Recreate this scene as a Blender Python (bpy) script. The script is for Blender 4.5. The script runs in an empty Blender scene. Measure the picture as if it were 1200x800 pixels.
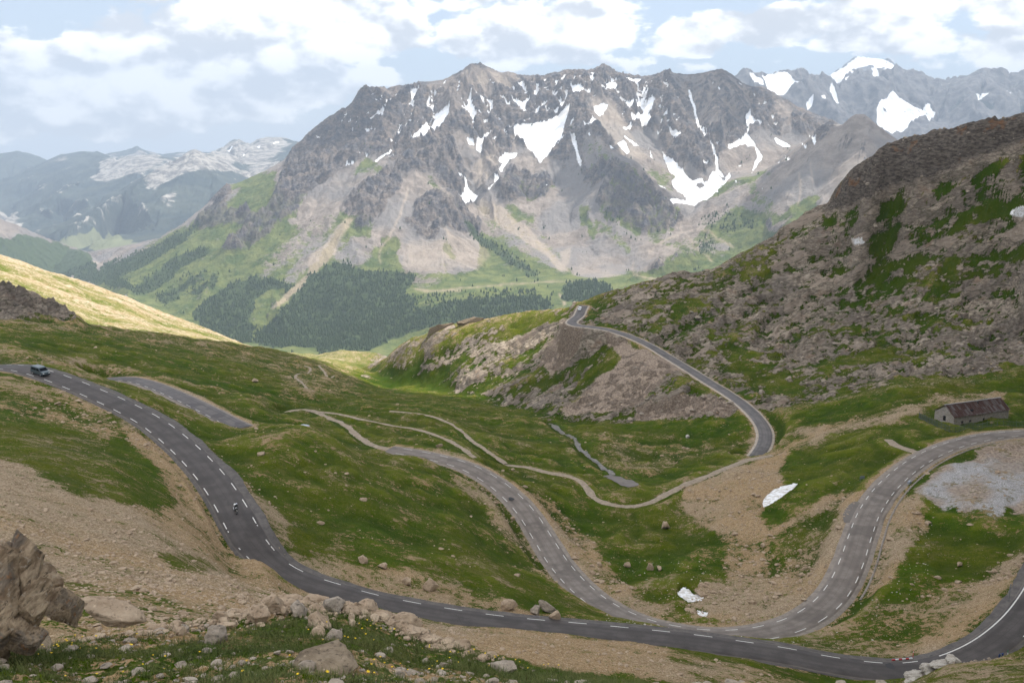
import bpy, bmesh, math, random, time
import numpy as np
from mathutils import Vector, Matrix
from mathutils.geometry import delaunay_2d_cdt
T0 = time.time()
R = math.radians
F32 = np.float32
# ------------------------------------------------------------------ camera model
FPX, TH = 1167.0, R(12.1)          # focal length in photo pixels (35 mm lens on 36 mm), downward pitch
CT, ST = math.cos(TH), math.sin(TH)
def dir_of(px, py):
    u = (px - 600.0) / FPX; v = (400.0 - py) / FPX
    k = CT + v * ST
    return u / k, (-ST + v * CT) / k          # x/y and z/y
def P(px, py, y):
    t, s = dir_of(px, py)
    return (t * y, y, s * y)
def Pz(px, py, z):                            # point of a known height
    t, s = dir_of(px, py)
    y = z / s
    return (t * y, y, z)
def project(x, y, z):
    s = z / y; t = x / y
    q = (s * CT + ST) / (CT - s * ST)         # v
    k = CT + q * ST
    return 600.0 + FPX * t * k, 400.0 - FPX * q
# ------------------------------------------------------------------ noise
def _hash(ix, iy, seed):
    h = (ix.astype(np.uint32) * np.uint32(374761393)) ^ (iy.astype(np.uint32) * np.uint32(668265263)) ^ np.uint32((seed * 1442695041) & 0xffffffff)
    h = (h ^ (h >> np.uint32(13))) * np.uint32(1274126177)
    return h ^ (h >> np.uint32(16))
_ang = np.linspace(0, 2*np.pi, 256, endpoint=False)
_gc, _gs = np.cos(_ang).astype(F32), np.sin(_ang).astype(F32)
from concurrent.futures import ThreadPoolExecutor
POOL = ThreadPoolExecutor(4)
def chunked(fn, x, y, *more):
    x, y = np.broadcast_arrays(np.asarray(x, F32), np.asarray(y, F32)); shp = x.shape
    x = x.ravel(); y = y.ravel(); n = x.size; st = 24576
    if n <= st: return [a.reshape(shp) for a in fn(x, y, *[m.ravel() for m in more])]
    more = [np.asarray(m, F32).ravel() for m in more]
    parts = list(POOL.map(lambda i: fn(x[i:i+st], y[i:i+st], *[m[i:i+st] for m in more]), range(0, n, st)))
    return [np.concatenate([p[k] for p in parts]).reshape(shp) for k in range(len(parts[0]))]
def perlin(x, y, seed=0):
    return chunked(lambda a, b: [_perlin(a, b, seed)], x, y)[0]
def worley(x, y, seed=0):
    return chunked(lambda a, b: _worley(a, b, seed), x, y)
def fbm(x, y, octv=4, seed=0, gain=.5, lac=2.03):
    return chunked(lambda a, b: [_fbm(a, b, octv, seed, gain, lac)], x, y)[0]
def ridged(x, y, octv=4, seed=0, gain=.5):
    return chunked(lambda a, b: [_ridged(a, b, octv, seed, gain)], x, y)[0]
def _perlin(x, y, seed=0):
    xi = np.floor(x).astype(np.int32); yi = np.floor(y).astype(np.int32)
    xf = x - xi; yf = y - yi
    u = xf*xf*xf*(xf*(xf*6-15)+10); v = yf*yf*yf*(yf*(yf*6-15)+10)
    def g(a, b, dx, dy):
        h = _hash(a, b, seed) & np.uint32(255)
        return _gc[h]*dx + _gs[h]*dy
    n00 = g(xi, yi, xf, yf); n10 = g(xi+1, yi, xf-1, yf)
    n01 = g(xi, yi+1, xf, yf-1); n11 = g(xi+1, yi+1, xf-1, yf-1)
    a = n00 + u*(n10-n00); b = n01 + u*(n11-n01)
    return (a + v*(b-a)) * F32(1.41)
def _fbm(x, y, octv=4, seed=0, gain=.5, lac=2.03):
    s = 0; a = 1.0; tot = 0
    for i in range(octv):
        s = s + a*_perlin(x, y, seed+i*17); tot += a; a *= gain
        x = x*F32(lac)+F32(3.7); y = y*F32(lac)+F32(1.3)
    return s/F32(tot)
def _ridged(x, y, octv=4, seed=0, gain=.5):
    s = 0; a = 1.0; tot = 0
    for i in range(octv):
        s = s + a*(1-2*np.abs(_perlin(x, y, seed+i*17))); tot += a; a *= gain
        x = x*F32(2.1)+F32(3.7); y = y*F32(2.1)+F32(1.3)
    return s/F32(tot)
def _worley(x, y, seed=0):
    xi = np.floor(x).astype(np.int32); yi = np.floor(y).astype(np.int32)
    d1 = np.full(x.shape, 9, F32); d2 = d1.copy()
    for i in (-1, 0, 1):
        for j in (-1, 0, 1):
            h = _hash(xi+i, yi+j, seed)
            cx = (xi+i) + (h & np.uint32(1023)).astype(F32)/1023
            cy = (yi+j) + ((h >> np.uint32(10)) & np.uint32(1023)).astype(F32)/1023
            d = (x-cx)**2 + (y-cy)**2
            d2 = np.minimum(d2, np.maximum(d, d1)); d1 = np.minimum(d1, d)
    return np.sqrt(d1), np.sqrt(d2)
def sstep(a, b, x):
    t = np.clip((x-a)/(b-a), 0, 1); return t*t*(3-2*t)
def blur(A, sr, sc):
    for ax, s in ((0, sr), (1, sc)):
        if s <= 0: continue
        n = int(3*s)+1
        k = np.exp(-.5*(np.arange(-n, n+1)/s)**2); k /= k.sum()
        B = np.moveaxis(A, ax, 0)
        Bp = np.concatenate([np.repeat(B[:1], n, 0), B, np.repeat(B[-1:], n, 0)], 0)
        out = np.zeros_like(B)
        for i, w in enumerate(k): out += F32(w)*Bp[i:i+B.shape[0]]
        A = np.moveaxis(out, 0, ax)
    return A
# ------------------------------------------------------------------ scene helpers
SC = bpy.context.scene
COL = SC.collection
def link(o, parent=None):
    COL.objects.link(o)
    if parent is not None: o.parent = parent
    return o
def tag(o, label=None, cat=None, group=None, kind=None):
    if label: o['label'] = label
    if cat: o['category'] = cat
    if group: o['group'] = group
    if kind: o['kind'] = kind
    return o
def empty(name, loc=(0,0,0), rot=(0,0,0)):
    o = bpy.data.objects.new(name, None); o.location = loc; o.rotation_euler = rot
    o.empty_display_size = .3
    return link(o)
def mesh_np(name, V, Fc, mat, parent=None, smooth=True):
    """V (n,3), Fc (m,4) or (m,3) arrays -> one mesh object"""
    V = np.ascontiguousarray(V, np.float32); Fc = np.ascontiguousarray(Fc, np.int32)
    m = bpy.data.meshes.new(name); k = Fc.shape[1]
    m.vertices.add(len(V)); m.vertices.foreach_set('co', V.ravel())
    m.loops.add(Fc.size); m.loops.foreach_set('vertex_index', Fc.ravel())
    m.polygons.add(len(Fc))
    m.polygons.foreach_set('loop_start', np.arange(0, Fc.size, k, dtype=np.int32))
    try: m.polygons.foreach_set('loop_total', np.full(len(Fc), k, np.int32))
    except Exception: pass
    m.polygons.foreach_set('use_smooth', np.full(len(Fc), smooth, bool))
    m.update(calc_edges=True)
    if mat: m.materials.append(mat)
    return link(bpy.data.objects.new(name, m), parent)
def add_attr(o, name, A):
    a = o.data.attributes.new(name, 'FLOAT_COLOR', 'POINT')
    a.data.foreach_set('color', np.ascontiguousarray(A, np.float32).ravel())
def obj_bm(name, bm, mat, parent=None, smooth=False, loc=None):
    m = bpy.data.meshes.new(name); bmesh.ops.recalc_face_normals(bm, faces=bm.faces)
    bm.to_mesh(m); bm.free()
    if smooth:
        for p in m.polygons: p.use_smooth = True
    m.materials.append(mat)
    o = bpy.data.objects.new(name, m)
    if loc: o.location = loc
    return link(o, parent)
def box(bm, x0, x1, y0, y1, z0, z1, M=None):
    vs = [bm.verts.new((x, y, z)) for x in (x0, x1) for y in (y0, y1) for z in (z0, z1)]
    for f in ((0,1,3,2),(4,6,7,5),(0,4,5,1),(2,3,7,6),(0,2,6,4),(1,5,7,3)):
        bm.faces.new([vs[i] for i in f])
    if M is not None:
        for v in vs: v.co = M @ v.co
    return vs
def cyl(bm, p0, p1, r0, r1=None, n=10):
    r1 = r0 if r1 is None else r1
    p0, p1 = Vector(p0), Vector(p1); d = (p1-p0).normalized()
    a = d.orthogonal().normalized(); b = d.cross(a)
    A, B = [], []
    for i in range(n):
        c, s = math.cos(2*math.pi*i/n), math.sin(2*math.pi*i/n)
        A.append(bm.verts.new(p0+(a*c+b*s)*r0)); B.append(bm.verts.new(p1+(a*c+b*s)*r1))
    for i in range(n):
        bm.faces.new((A[i], A[(i+1)%n], B[(i+1)%n], B[i]))
    bm.faces.new(A[::-1]); bm.faces.new(B)
def prism(bm, prof, y0, y1, M=None):
    """profile [(x,z)] extruded along y"""
    A = [bm.verts.new((x, y0, z)) for x, z in prof]; B = [bm.verts.new((x, y1, z)) for x, z in prof]
    n = len(prof)
    for i in range(n): bm.faces.new((A[i], A[(i+1)%n], B[(i+1)%n], B[i]))
    bm.faces.new(A[::-1]); bm.faces.new(B)
    if M is not None:
        for v in A+B: v.co = M @ v.co
# ------------------------------------------------------------------ node helpers
class N:
    def __init__(s, name):
        s.m = bpy.data.materials.new(name); s.m.use_nodes = True; s.t = s.m.node_tree
        s.t.nodes.clear(); s.out = s.t.nodes.new('ShaderNodeOutputMaterial')
        s.bsdf = s.t.nodes.new('ShaderNodeBsdfPrincipled'); s.t.links.new(s.bsdf.outputs[0], s.out.inputs[0])
        s.bsdf.inputs['Specular IOR Level'].default_value = .2
        s.bsdf.inputs['Roughness'].default_value = .9
    def n(s, kind, **kw):
        o = s.t.nodes.new('ShaderNode'+kind)
        for k, v in kw.items(): setattr(o, k, v)
        return o
    def put(s, sock, v):
        if isinstance(v, bpy.types.NodeSocket): s.t.links.new(v, sock)
        elif isinstance(v, (tuple, list)) and len(v) == 3 and sock.type == 'RGBA': sock.default_value = (*v, 1)
        else: sock.default_value = v
    def math(s, op, a, b=0.0, c=None, clamp=False):
        o = s.n('Math', operation=op, use_clamp=clamp); s.put(o.inputs[0], a); s.put(o.inputs[1], b)
        if c is not None: s.put(o.inputs[2], c)
        return o.outputs[0]
    def mix(s, f, a, b, mode='MIX'):
        o = s.n('Mix', data_type='RGBA', blend_type=mode)
        s.put(o.inputs[0], f); s.put(o.inputs[6], a); s.put(o.inputs[7], b); return o.outputs[2]
    def ss(s, x, a, b):
        o = s.n('MapRange', interpolation_type='SMOOTHSTEP'); s.put(o.inputs[0], x)
        s.put(o.inputs[1], a); s.put(o.inputs[2], b); s.put(o.inputs[3], 0.0); s.put(o.inputs[4], 1.0); return o.outputs[0]
    def noise(s, scale, detail=4, rough=.55, vec=None, dist=0.0, dim='3D'):
        o = s.n('TexNoise', noise_dimensions=dim); s.put(o.inputs['Scale'], scale); s.put(o.inputs['Detail'], float(detail))
        s.put(o.inputs['Roughness'], rough); s.put(o.inputs['Distortion'], dist)
        s.put(o.inputs['Vector'], vec if vec is not None else s.pos()); return o.outputs[0]
    def voro(s, scale, vec=None, feature='F1', out=0, rnd=1.0):
        o = s.n('TexVoronoi', feature=feature); s.put(o.inputs['Scale'], scale); s.put(o.inputs['Randomness'], rnd)
        s.put(o.inputs['Vector'], vec if vec is not None else s.pos()); return o.outputs[out]
    def pos(s):
        if not hasattr(s, '_p'): s._p = s.n('NewGeometry').outputs['Position']
        return s._p
    def obj(s):
        if not hasattr(s, '_o'): s._o = s.n('TexCoord').outputs['Object']
        return s._o
    def attr(s, name):
        o = s.n('Attribute', attribute_name=name); sp = s.n('SeparateColor'); s.t.links.new(o.outputs['Color'], sp.inputs[0])
        return sp.outputs[0], sp.outputs[1], sp.outputs[2], o.outputs['Alpha']
    def scalev(s, v, sc):
        o = s.n('VectorMath', operation='MULTIPLY'); s.put(o.inputs[0], v); o.inputs[1].default_value = sc; return o.outputs[0]
    def bump(s, h, dist, strength=1.0, prev=None):
        o = s.n('Bump'); s.put(o.inputs['Height'], h); o.inputs['Distance'].default_value = dist; o.inputs['Strength'].default_value = strength
        if prev is not None: s.put(o.inputs['Normal'], prev)
        return o.outputs[0]
    def fin(s, col, rough=None, normal=None, **kw):
        s.put(s.bsdf.inputs['Base Color'], col)
        if rough is not None: s.put(s.bsdf.inputs['Roughness'], rough)
        if normal is not None: s.put(s.bsdf.inputs['Normal'], normal)
        for k, v in kw.items(): s.put(s.bsdf.inputs[k.replace('_', ' ')], v)
        return s.m
def flat(name, col, rough=.6, metal=0.0, spec=.4, var=.12, scale=6.0):
    q = N(name); n = q.noise(scale, 4, .6, q.obj())
    c = q.mix(n, tuple(x*(1-var) for x in col), tuple(min(1, x*(1+var)) for x in col))
    return q.fin(c, rough, None, Metallic=metal, Specular_IOR_Level=spec)
# ================================================================== TERRAIN CONTROL DATA
# every entry: list of (px, py, y) laid out in world space by unprojecting; B = chains kept as break lines, C = loose points
B, C = [], []
CW = []                                        # (t, y, z) points given directly in world space
def catmull(pts, step=2.0):
    p = np.array(pts, float); p = np.vstack([2*p[0]-p[1], p, 2*p[-1]-p[-2]])
    out = []
    for i in range(1, len(p)-2):
        n = max(2, int(np.linalg.norm((p[i+1]-p[i])[:2])/step))
        t = np.linspace(0, 1, n, endpoint=False)[:, None]
        out.append(.5*((2*p[i]) + (-p[i-1]+p[i+1])*t + (2*p[i-1]-5*p[i]+4*p[i+1]-p[i+2])*t**2 + (-p[i-1]+3*p[i]-3*p[i+1]+p[i+2])*t**3))
    out.append(p[-2][None]); return np.vstack(out)
# ---- roads (centre lines)
ROADS = {
 'upper': dict(w=3.05, pts=[(-70,432,262),(-25,430,246),(14,430,233),(48,437,225),(82,449,219),(118,464,212),(150,479,205),(180,496,198),(207,517,189),(232,541,179),(253,566,170),(270,592,162),(284,618,155),(300,642,151),(326,666,148.5),(362,683,147),(410,697,146),(460,709,146.5),(520,720,147),(600,731,148),(700,740,149),(800,750,149),(860,758,148.5),(920,767,148),(970,777,147),(1015,783.5,146),(1060,786,145.5),(1105,779.5,147),(1145,764,149.5),(1178,742,153),(1204,715,159),(1226,678,168),(1242,630,181)]),
 'middle': dict(w=3.1, pts=[(455,526.5,296),(480,530,293),(510,536,288),(545,546,281),(575,562,273),(600,582,264),(620,605,254),(637,632,243),(655,660,230),(680,688,215),(712,712,201),(755,731,190),(800,741,184),(850,745,180),(895,741,180),(935,729,184),(965,710,190),(985,686,199),(998,658,209),(1008,628,221),(1020,598,236),(1042,568,254),(1075,541,272),(1112,523,286),(1150,513,295),(1190,508,302),(1240,507,308),(1290,512,310)]),
 'left': dict(w=2.9, pts=[(112,446,338),(128,444,336),(150,444,330),(175,450,319),(200,460,306),(225,471.5,294),(250,484,283),(270,494.5,276),(284,501,271)]),
 'far': dict(w=2.7, pts=[(684,358,600),(681,364,590),(678,370,580),(670,377,566),(676,381,556),(692,383,547),(712,386,538),(735,393,528),(760,404,515),(785,419,500),(808,433,484),(830,447,466),(850,459,448),(870,473,428),(886,488,410),(896,504,393),(896,518,380),(888,532,368),(876,545,360)]),
}
PATHS = {
 'a': dict(w=1.25, pts=[(333,486,352),(345,483,360),(365,483.5,362),(385,490,352),(402,498,340),(418,511,322),(432,521,308),(455,526,297)]),
 'b': dict(w=.85, pts=[(362,482,364),(395,485,360),(425,491,352),(453,496.5,345),(493,503,338),(520,513,326),(540,524,313),(556,535,299)]),
 'c': dict(w=.8, pts=[(457,483,384),(480,484.5,380),(505,488,374),(523,494,364),(540,505,348),(556,518,332),(572,528,322),(582,535,317),(592,543.5,312)]),
 'd': dict(w=1.25, pts=[(590,543,312),(620,547,312),(645,553,309),(668,557,307),(684,565,301),(692,577,293),(702,586,287),(722,592,283),(747,593,283),(770,586,289),(800,571,302),(830,559,313),(857,547,325),(880,539,334),(905,534,338)]),
 'e': dict(w=.7, pts=[(357,428,610),(364,432,600),(357,439,565),(347,446,530),(349,452,505),(357,460,475),(360,469,450)]),
 'f': dict(w=1.7, pts=[(1088,524,279),(1078,517,284),(1063,511,291),(1050,504,300),(1043,497,309)]),
 'g': dict(w=.7, pts=[(374,426,640),(380,433,610),(384,438,590),(392,437,600)]),
}
STREAM = [(646,486,455),(652,494,435),(662,502,415),(672,515,392),(680,529,367),(695,541,347),(708,551,333),(718,560,322)]
for k, r in list(ROADS.items())+list(PATHS.items()):
    r['xyz'] = catmull([P(*q) for q in r['pts']], 1.2 if k == 'upper' else 1.6)
STR = catmull([P(*q) for q in STREAM], 3)
def sub(xyz, step):
    k = max(1, int(step/1.5)); return [tuple(v) for v in xyz[::k]]
WB = []                                         # world-space chains (x,y,z)
for k, r in ROADS.items(): WB.append(sub(r['xyz'], 14))
for k in 'abcd': WB.append(sub(PATHS[k]['xyz'], 18))
# ---- foreground
for t in (-.84, -.45, 0, .45, .84): CW += [(t, 1.6, -1.75), (t, 4.5, -3.5), (t, 1.4, -1.7)]
for x in range(-160, 1400, 90): C.append((x, 800, 15+2.0*math.sin(x*.013)+ (0 if x<500 else (x-500)*.006)))
for x in range(-160, 1400, 90): C.append((x, 900, 10))
B.append([(-160,765,18),(-40,765,18.5),(60,757,19.5),(110,748,20.5),(160,738,22),(230,730,23.5),(300,716,25),(350,705,27),(400,708,28),(450,722,28),(500,742,27.5),(560,765,26.5),(633,781,26),(690,788,26),(760,798,27),(860,815,27.5),(1000,840,28),(1200,860,28),(1340,870,28)])
# below the crest: the slope down to the road
for a in [(-160,700,45),(0,690,48),(100,700,50),(200,700,58),(280,700,66),(340,700,88),(400,712,100)]: C.append(a)
for a in [(-160,640,68),(0,640,70),(70,650,75),(140,650,84),(210,660,94),(270,680,108),(320,690,122),(370,700,130)]: C.append(a)
for a in [(-160,580,95),(0,590,93),(80,590,108),(150,590,124),(200,600,138),(235,625,144),(265,655,146)]: C.append(a)
for a in [(-160,520,135),(0,530,136),(60,530,146),(120,530,160),(170,540,168),(200,560,166)]: C.append(a)
for a in [(-160,475,172),(0,480,178),(60,490,182),(110,500,185),(150,510,184)]: C.append(a)
for a in [(-160,442,205),(0,436,219),(30,446,213)]: C.append(a)
# bank on the near side of the upper road
B.append([(350,700,138),(400,706.5,142.5),(426,705,142.8),(454,712,142.8),(490,720,143),(512,726,143.4),(570,732,143.8),(600,733.5,144),(620,735.5,144),(667,741,144),(710,749,143.2),(760,755,143),(800,760,142.5),(840,766,141.5),(883,772,140.5),(940,791,139),(1000,803,136),(1050,800,132),(1075,790,130),(1110,771,128),(1150,769,127),(1200,768,126),(1340,755,126)])
for a in [(430,722,122),(520,745,116),(600,752,122),(650,760,118),(720,765,122),(790,773,122),(860,790,120),(900,800,118),(1100,800,116),(1200,795,110),(1320,790,108)]: C.append(a)
B.append([(1112,779,138),(1150,777,137),(1200,774,136),(1340,768,136)]); B.append([(1125,780,142),(1160,776,142.5),(1200,766,145),(1260,745,150),(1320,720,160)])
# between upper and middle road: green shoulder
for a in [(300,560,196),(340,600,181),(380,640,169),(450,660,165),(520,690,158),(600,705,159),(680,720,162),(760,735,163),
          (320,520,222),(370,560,209),(420,600,196),(480,630,190),(560,660,185),(630,690,184),
          (360,500,258),(400,530,240),(450,560,232),(510,600,218),(570,640,210),(620,665,210),
          (420,535,268),(480,545,268),(530,570,257),(580,610,238),(615,650,226),(160,470,236),(240,515,232)]: C.append(a)
# between upper and left roads
for a in [(60,428,262),(100,440,262),(150,458,262),(200,478,256),(240,496,250),(290,515,245)]: C.append(a)
# beyond the left road - wide green meadow
for a in [(-160,405,330),(0,405,325),(80,425,335),(120,428,350),(180,432,360),(240,455,340),(290,480,320),(310,495,310),
          (-160,385,380),(0,385,380),(100,400,400),(200,420,420),(280,440,420),(330,465,380),(360,500,322),
          (60,388,440),(150,400,490),(240,415,540),(320,430,560),(400,450,540),(430,470,450),(430,505,330),(400,475,400),
          (480,470,520),(520,475,470),(470,510,325),(500,520,315),(560,500,400),(600,510,385),(630,530,350),(560,480,480),(610,490,440),(650,540,330),(670,548,322)]: C.append(a)
B.append([(-160,362,470),(0,368,480),(60,376,520),(100,381,540),(150,388,560),(200,393.5,590),(250,399,620),(290,404,655),(330,412,700),(365,419,740),(400,430,790),(422,438,830)])   # fold where the meadow rolls over
B.append([(-160,325,505),(0,335,520),(22,341,522),(47,350,524),(62,360,525),(87,374,528)])    # dark outcrop crest
# valley draining forward-left
for a in [(440,441,790),(470,455,640),(500,452,680),(450,460,620)]: C.append(a)
B.append([(450,452,700),(430,447,780),(405,436,900),(380,425,1080)])
# lit hill on the left
B.append([(-160,262,1250),(-60,280,1280),(0,295,1300),(50,312,1330),(100,329,1360),(150,347,1400),(200,368,1440),(240,384,1470),(283,401,1520),(330,424,1580)])
for a in [(-160,320,960),(0,325,980),(60,345,1000),(120,365,1040),(180,380,1100),(240,394,1200),(290,410,1250),(330,418,1300),(360,422,1350)]: C.append(a)
for a in [(-160,350,760),(0,365,740),(100,384,780),(200,397,860),(290,408,920),(345,419,1000)]: C.append(a)
for a in [(400,405,1750),(430,407,1800),(450,412,1750),(420,420,1600),(390,415,1700),(480,420,1700)]: C.append(a)
# ---- rocky spur in the middle
B.append([(423,440,800),(440,428,770),(447,412,760),(462,400,750),(490,385,735),(515,374,725),(540,371,715),(570,366,705),(600,362,695),(640,359,672),(665,357,650),(684,352,640),(700,346,632),(722,336,628),(745,329,626),(775,318,628),(805,313,632),(830,310,636),(850,301,640),(870,290,645),(892,277,650),(915,262,655),(940,250,658),(960,235,655),(975,218,648),(985,203,640),(993,186,632),(1003,176,626),(1020,166,620),(1040,159,614),(1080,148,604),(1130,135,592),(1200,122,576),(1300,105,560),(1380,95,555)])
for a in [(440,436,735),(470,425,700),(500,420,680),(540,420,660),(580,420,620),(620,415,610),(650,400,600),(665,385,580)]: C.append(a)
for a in [(450,442,715),(500,440,665),(540,440,620),(600,445,575),(650,440,545),(690,425,525),(720,440,490),(760,440,475),(800,458,450),(740,410,512),(840,475,425)]: C.append(a)
B.append([(440,447,760),(470,450,700),(513,457,650),(550,464,590),(587,474,545),(612,481,515),(640,489,482),(670,493,465),(700,494,455),(740,491,448),(800,487,436),(840,490,418),(870,497,405)])
for a in [(720,505,420),(760,520,395),(800,525,385),(850,515,390),(740,540,350),(800,550,338),(780,562,325),(740,560,318),(715,530,365),(760,500,425)]: C.append(a)
# above the far road: rocky mountainside
for a in [(700,370,578),(730,372,560),(760,372,555),(800,395,530),(840,420,500),(870,445,470),(900,470,425),
          (740,350,595),(780,345,590),(830,370,555),(880,400,520),(930,440,470),(820,335,605),(870,340,590),(920,370,560),(980,410,500),(1040,430,455),
          (880,310,620),(930,330,590),(990,360,560),(1050,390,510),(1120,410,460),(1180,410,455),
          (930,285,632),(980,310,600),(1040,330,570),(1110,350,530),(1180,350,510),(1300,350,500),
          (980,260,628),(1040,275,598),(1110,290,560),(1180,285,545),(1300,270,540),
          (1010,240,618),(1060,235,600),(1110,222,588),(1160,205,578),(1200,190,572),(1300,170,560)]: C.append(a)
B.append([(883,481,408),(915,478,408),(950,474,408),(985,468,406),(1013,460,407),(1050,450,405),(1100,441,402),(1150,436,402),(1200,430,405),(1320,420,410)])
for a in [(920,495,390),(960,490,385),(1000,485,378),(1050,475,375),(1100,465,375),(1150,460,372),(1200,465,365),(1320,465,365),
          (940,520,340),(980,510,335),(1030,500,330),(1000,540,290),(950,550,292),(1040,530,298),(1060,500,318),
          (1098,497,322),(1118,503,322),(1150,501,326),(1182,496,332),(1105,482,348),(1180,480,352),(1240,490,340),(1340,500,340),
          (920,575,272),(880,570,285),(860,590,270),(900,610,252),(940,600,250),(960,630,232),(930,660,222),(880,660,228),(900,700,203),(850,710,199),
          (830,620,258),(790,640,252),(770,600,277),(750,640,250),(740,670,232),(790,680,218),(820,700,208),(760,705,208),(700,620,262),(710,650,240),(660,600,275),(700,595,283),(640,570,290),(840,570,300)]: C.append(a)
# right bowl between the arms of the middle road
for a in [(1040,640,210),(1060,600,228),(1100,570,252),(1150,545,268),(1200,530,280),(1320,530,285),(1110,600,230),(1160,590,230),(1200,590,230),(1320,590,235),
          (1080,660,197),(1130,650,200),(1180,650,196),(1020,700,187),(1080,710,180),(1130,700,178),(1170,690,176),(960,745,171),(1040,750,166),(1100,745,162),(1140,725,166)]: C.append(a)
# ---- down to the deep valley, hidden
for t, y, z in [(-.65,1900,-330),(-.5,1950,-380),(-.35,2100,-440),(-.2,2300,-520),(0,1400,-380),(.15,1300,-360),(.3,1200,-300),(.5,1100,-120),(.65,1000,-60),
                (-.65,3300,-820),(-.4,3500,-900),(-.2,3400,-860),(0,2600,-680),(.2,2400,-600),(.4,2300,-420),(.65,2300,-300),(0,3600,-850),(.2,3600,-720),(.4,3600,-640),(.65,3600,-500),(-.65,4300,-1050)]: CW.append((t, y, z))
# ---- the big mountain
SKY = [(213,263,6500),(233,247,6600),(253,230,6650),(267,217,6700),(283,213,6750),(310,200,6800),(333,187,6850),(344,175,6850),(360,160,6880),(374,147,6900),(388,136,6920),(396,132,6930),(401,126,6935),(405,130,6938),(414,119,6960),(420,109,6970),(422,103,6975),(427,100,6985),(434,103,6995),(446,101,7010),(452,105,7030),(464,102,7050),(490,97,7080),(505,97,7100),(520,94,7120),(532,89,7130),(542,84,7120),(552,77,7110),(560,73.5,7110),(568,77,7120),(586,84,7180),(608,87,7250),(622,89,7290),(636,89,7310),(652,85,7320),(668,81,7310),(688,82,7310),(698,80,7300),(708,73.5,7280),(716,78,7290),(724,86,7330),(737,86.5,7380),(752,90,7400),(766,87,7380),(780,83,7360),(798,86.5,7350),(812,86,7330),(828,84,7310),(846,79.5,7290),(856,85,7290),(872,98,7290),(884,101,7280),(892,101,7270),(912,112,7230),(932,124,7180),(960,136,7120),(984,146,7080),(1010,160,7000),(1060,185,6900),(1120,215,6800),(1300,240,6800)]
B.append(SKY)
B.append([(213,263,6500),(180,285,6450),(150,303,6400),(125,318,6300),(95,335,6200)])
B.append([(-160,330,8200),(0,318,8400),(60,308,8800),(110,290,10000)])      # valley floor far left
# left rib: green ribs descending left/down
B.append([(344,175,6850),(330,195,6600),(300,222,6300),(262,252,6000),(220,285,5700),(180,312,5500),(150,330,5350)])
B.append([(374,147,6900),(352,190,6450),(322,222,6100),(285,262,5750),(240,300,5400),(205,338,5100),(200,368,4700)])   # gully
B.append([(420,109,6970),(408,150,6650),(385,175,6450),(352,210,6150),(318,240,5850),(290,275,5550),(255,315,5200),(240,355,4800),(250,385,4500)])
B.append([(464,102,7050),(445,140,6700),(420,170,6400),(395,195,6200),(362,235,5850),(330,275,5500),(300,315,5150),(280,350,4850)])   # gully (snow ledge)
# spur B: from the ridge below the glacier patch, down left
B.append([(560,73.5,7110),(548,95,6900),(533,125,6650),(526,160,6450),(513,165,6380),(498,172,6280),(480,178,6200),(462,190,6080),(440,205,5950),(415,222,5800),(395,245,5620),(372,275,5400),(340,310,5100),(318,340,4850),(300,370,4550),(310,395,4350)])
# right shoulder of spur B (light scree crest)
B.append([(498,172,6280),(505,195,6080),(515,215,5920),(535,240,5750),(550,250,5700),(558,262,5650),(561,280,5500),(566,300,5250),(570,315,5050)])
B.append([(480,178,6200),(470,215,5850),(452,250,5500),(440,290,5150),(425,320,4850),(400,350,4600),(390,380,4400)])  # gully down the front
B.append([(505,195,6080),(490,230,5720),(480,262,5400),(475,290,5150),(468,315,4900)])  # crag rib
B.append([(515,215,5920),(520,235,5700),(525,262,5400),(520,290,5150)])
# cirque 1: west basin scree
B.append([(540,100,6950),(552,135,6750),(558,165,6500),(555,195,6250),(550,220,6080),(546,235,5980)])
B.append([(586,84,7180),(590,120,6950),(594,150,6750),(598,175,6550),(600,193,6350)])   # rib between
B.append([(600,195,6330),(604,199,6250),(622,206,6220),(642,210,6180),(650,216,6170)])  # knob crest
B.append([(604,199,6250),(590,222,6030),(575,228,5950)])
B.append([(622,206,6220),(615,236,5950)])
for a in [(560,245,5900),(600,245,5850),(630,240,5900),(580,262,5700),(600,280,5450),(620,300,5200),(580,300,5250),(600,318,5000),(640,280,5500)]: C.append(a)
# central snowfield + big scree
B.append([(652,85,7320),(648,110,7080),(640,135,6850),(636,152,6720),(634,170,6550),(632,190,6380)])
B.append([(679,114,6900),(668,132,6780),(658,150,6680),(650,172,6520),(648,195,6350),(655,215,6180),(660,240,5900),(668,262,5650),(685,285,5380),(705,305,5120),(740,318,4980)])
B.append([(708,73.5,7280),(702,95,7080),(694,108,6950),(684,114,6860),(676,132,6700),(668,148,6600),(680,156,6500),(688,160,6430),(697,165,6350),(711,174,6250),(728,184,6150),(744,194,6050),(757,210,5900),(772,228,5750),(790,245,5600),(800,262,5450),(812,275,5250)])
B.append([(728,184,6150),(718,208,5880),(712,225,5750),(725,245,5600),(738,262,5450),(745,285,5250)])
B.append([(718,208,5880),(703,222,5800),(690,240,5720),(688,262,5560)])
for a in [(670,200,6250),(675,225,6000),(670,260,5680),(700,265,5520),(720,290,5250),(760,270,5420),(770,300,5080)]: C.append(a)
# basin E
B.append([(752,90,7400),(745,110,7180),(745,130,7000),(752,148,6850),(768,172,6600),(778,188,6420),(800,205,6200),(820,222,6060)])
B.append([(724,86,7330),(728,105,7120),(726,125,6950),(735,145,6750),(745,165,6560),(757,178,6420),(744,194,6050)])
B.append([(780,83,7360),(785,105,7100),(778,130,6880),(785,150,6700),(800,165,6500),(812,182,6330),(824,195,6200),(830,208,6120)])
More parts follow.
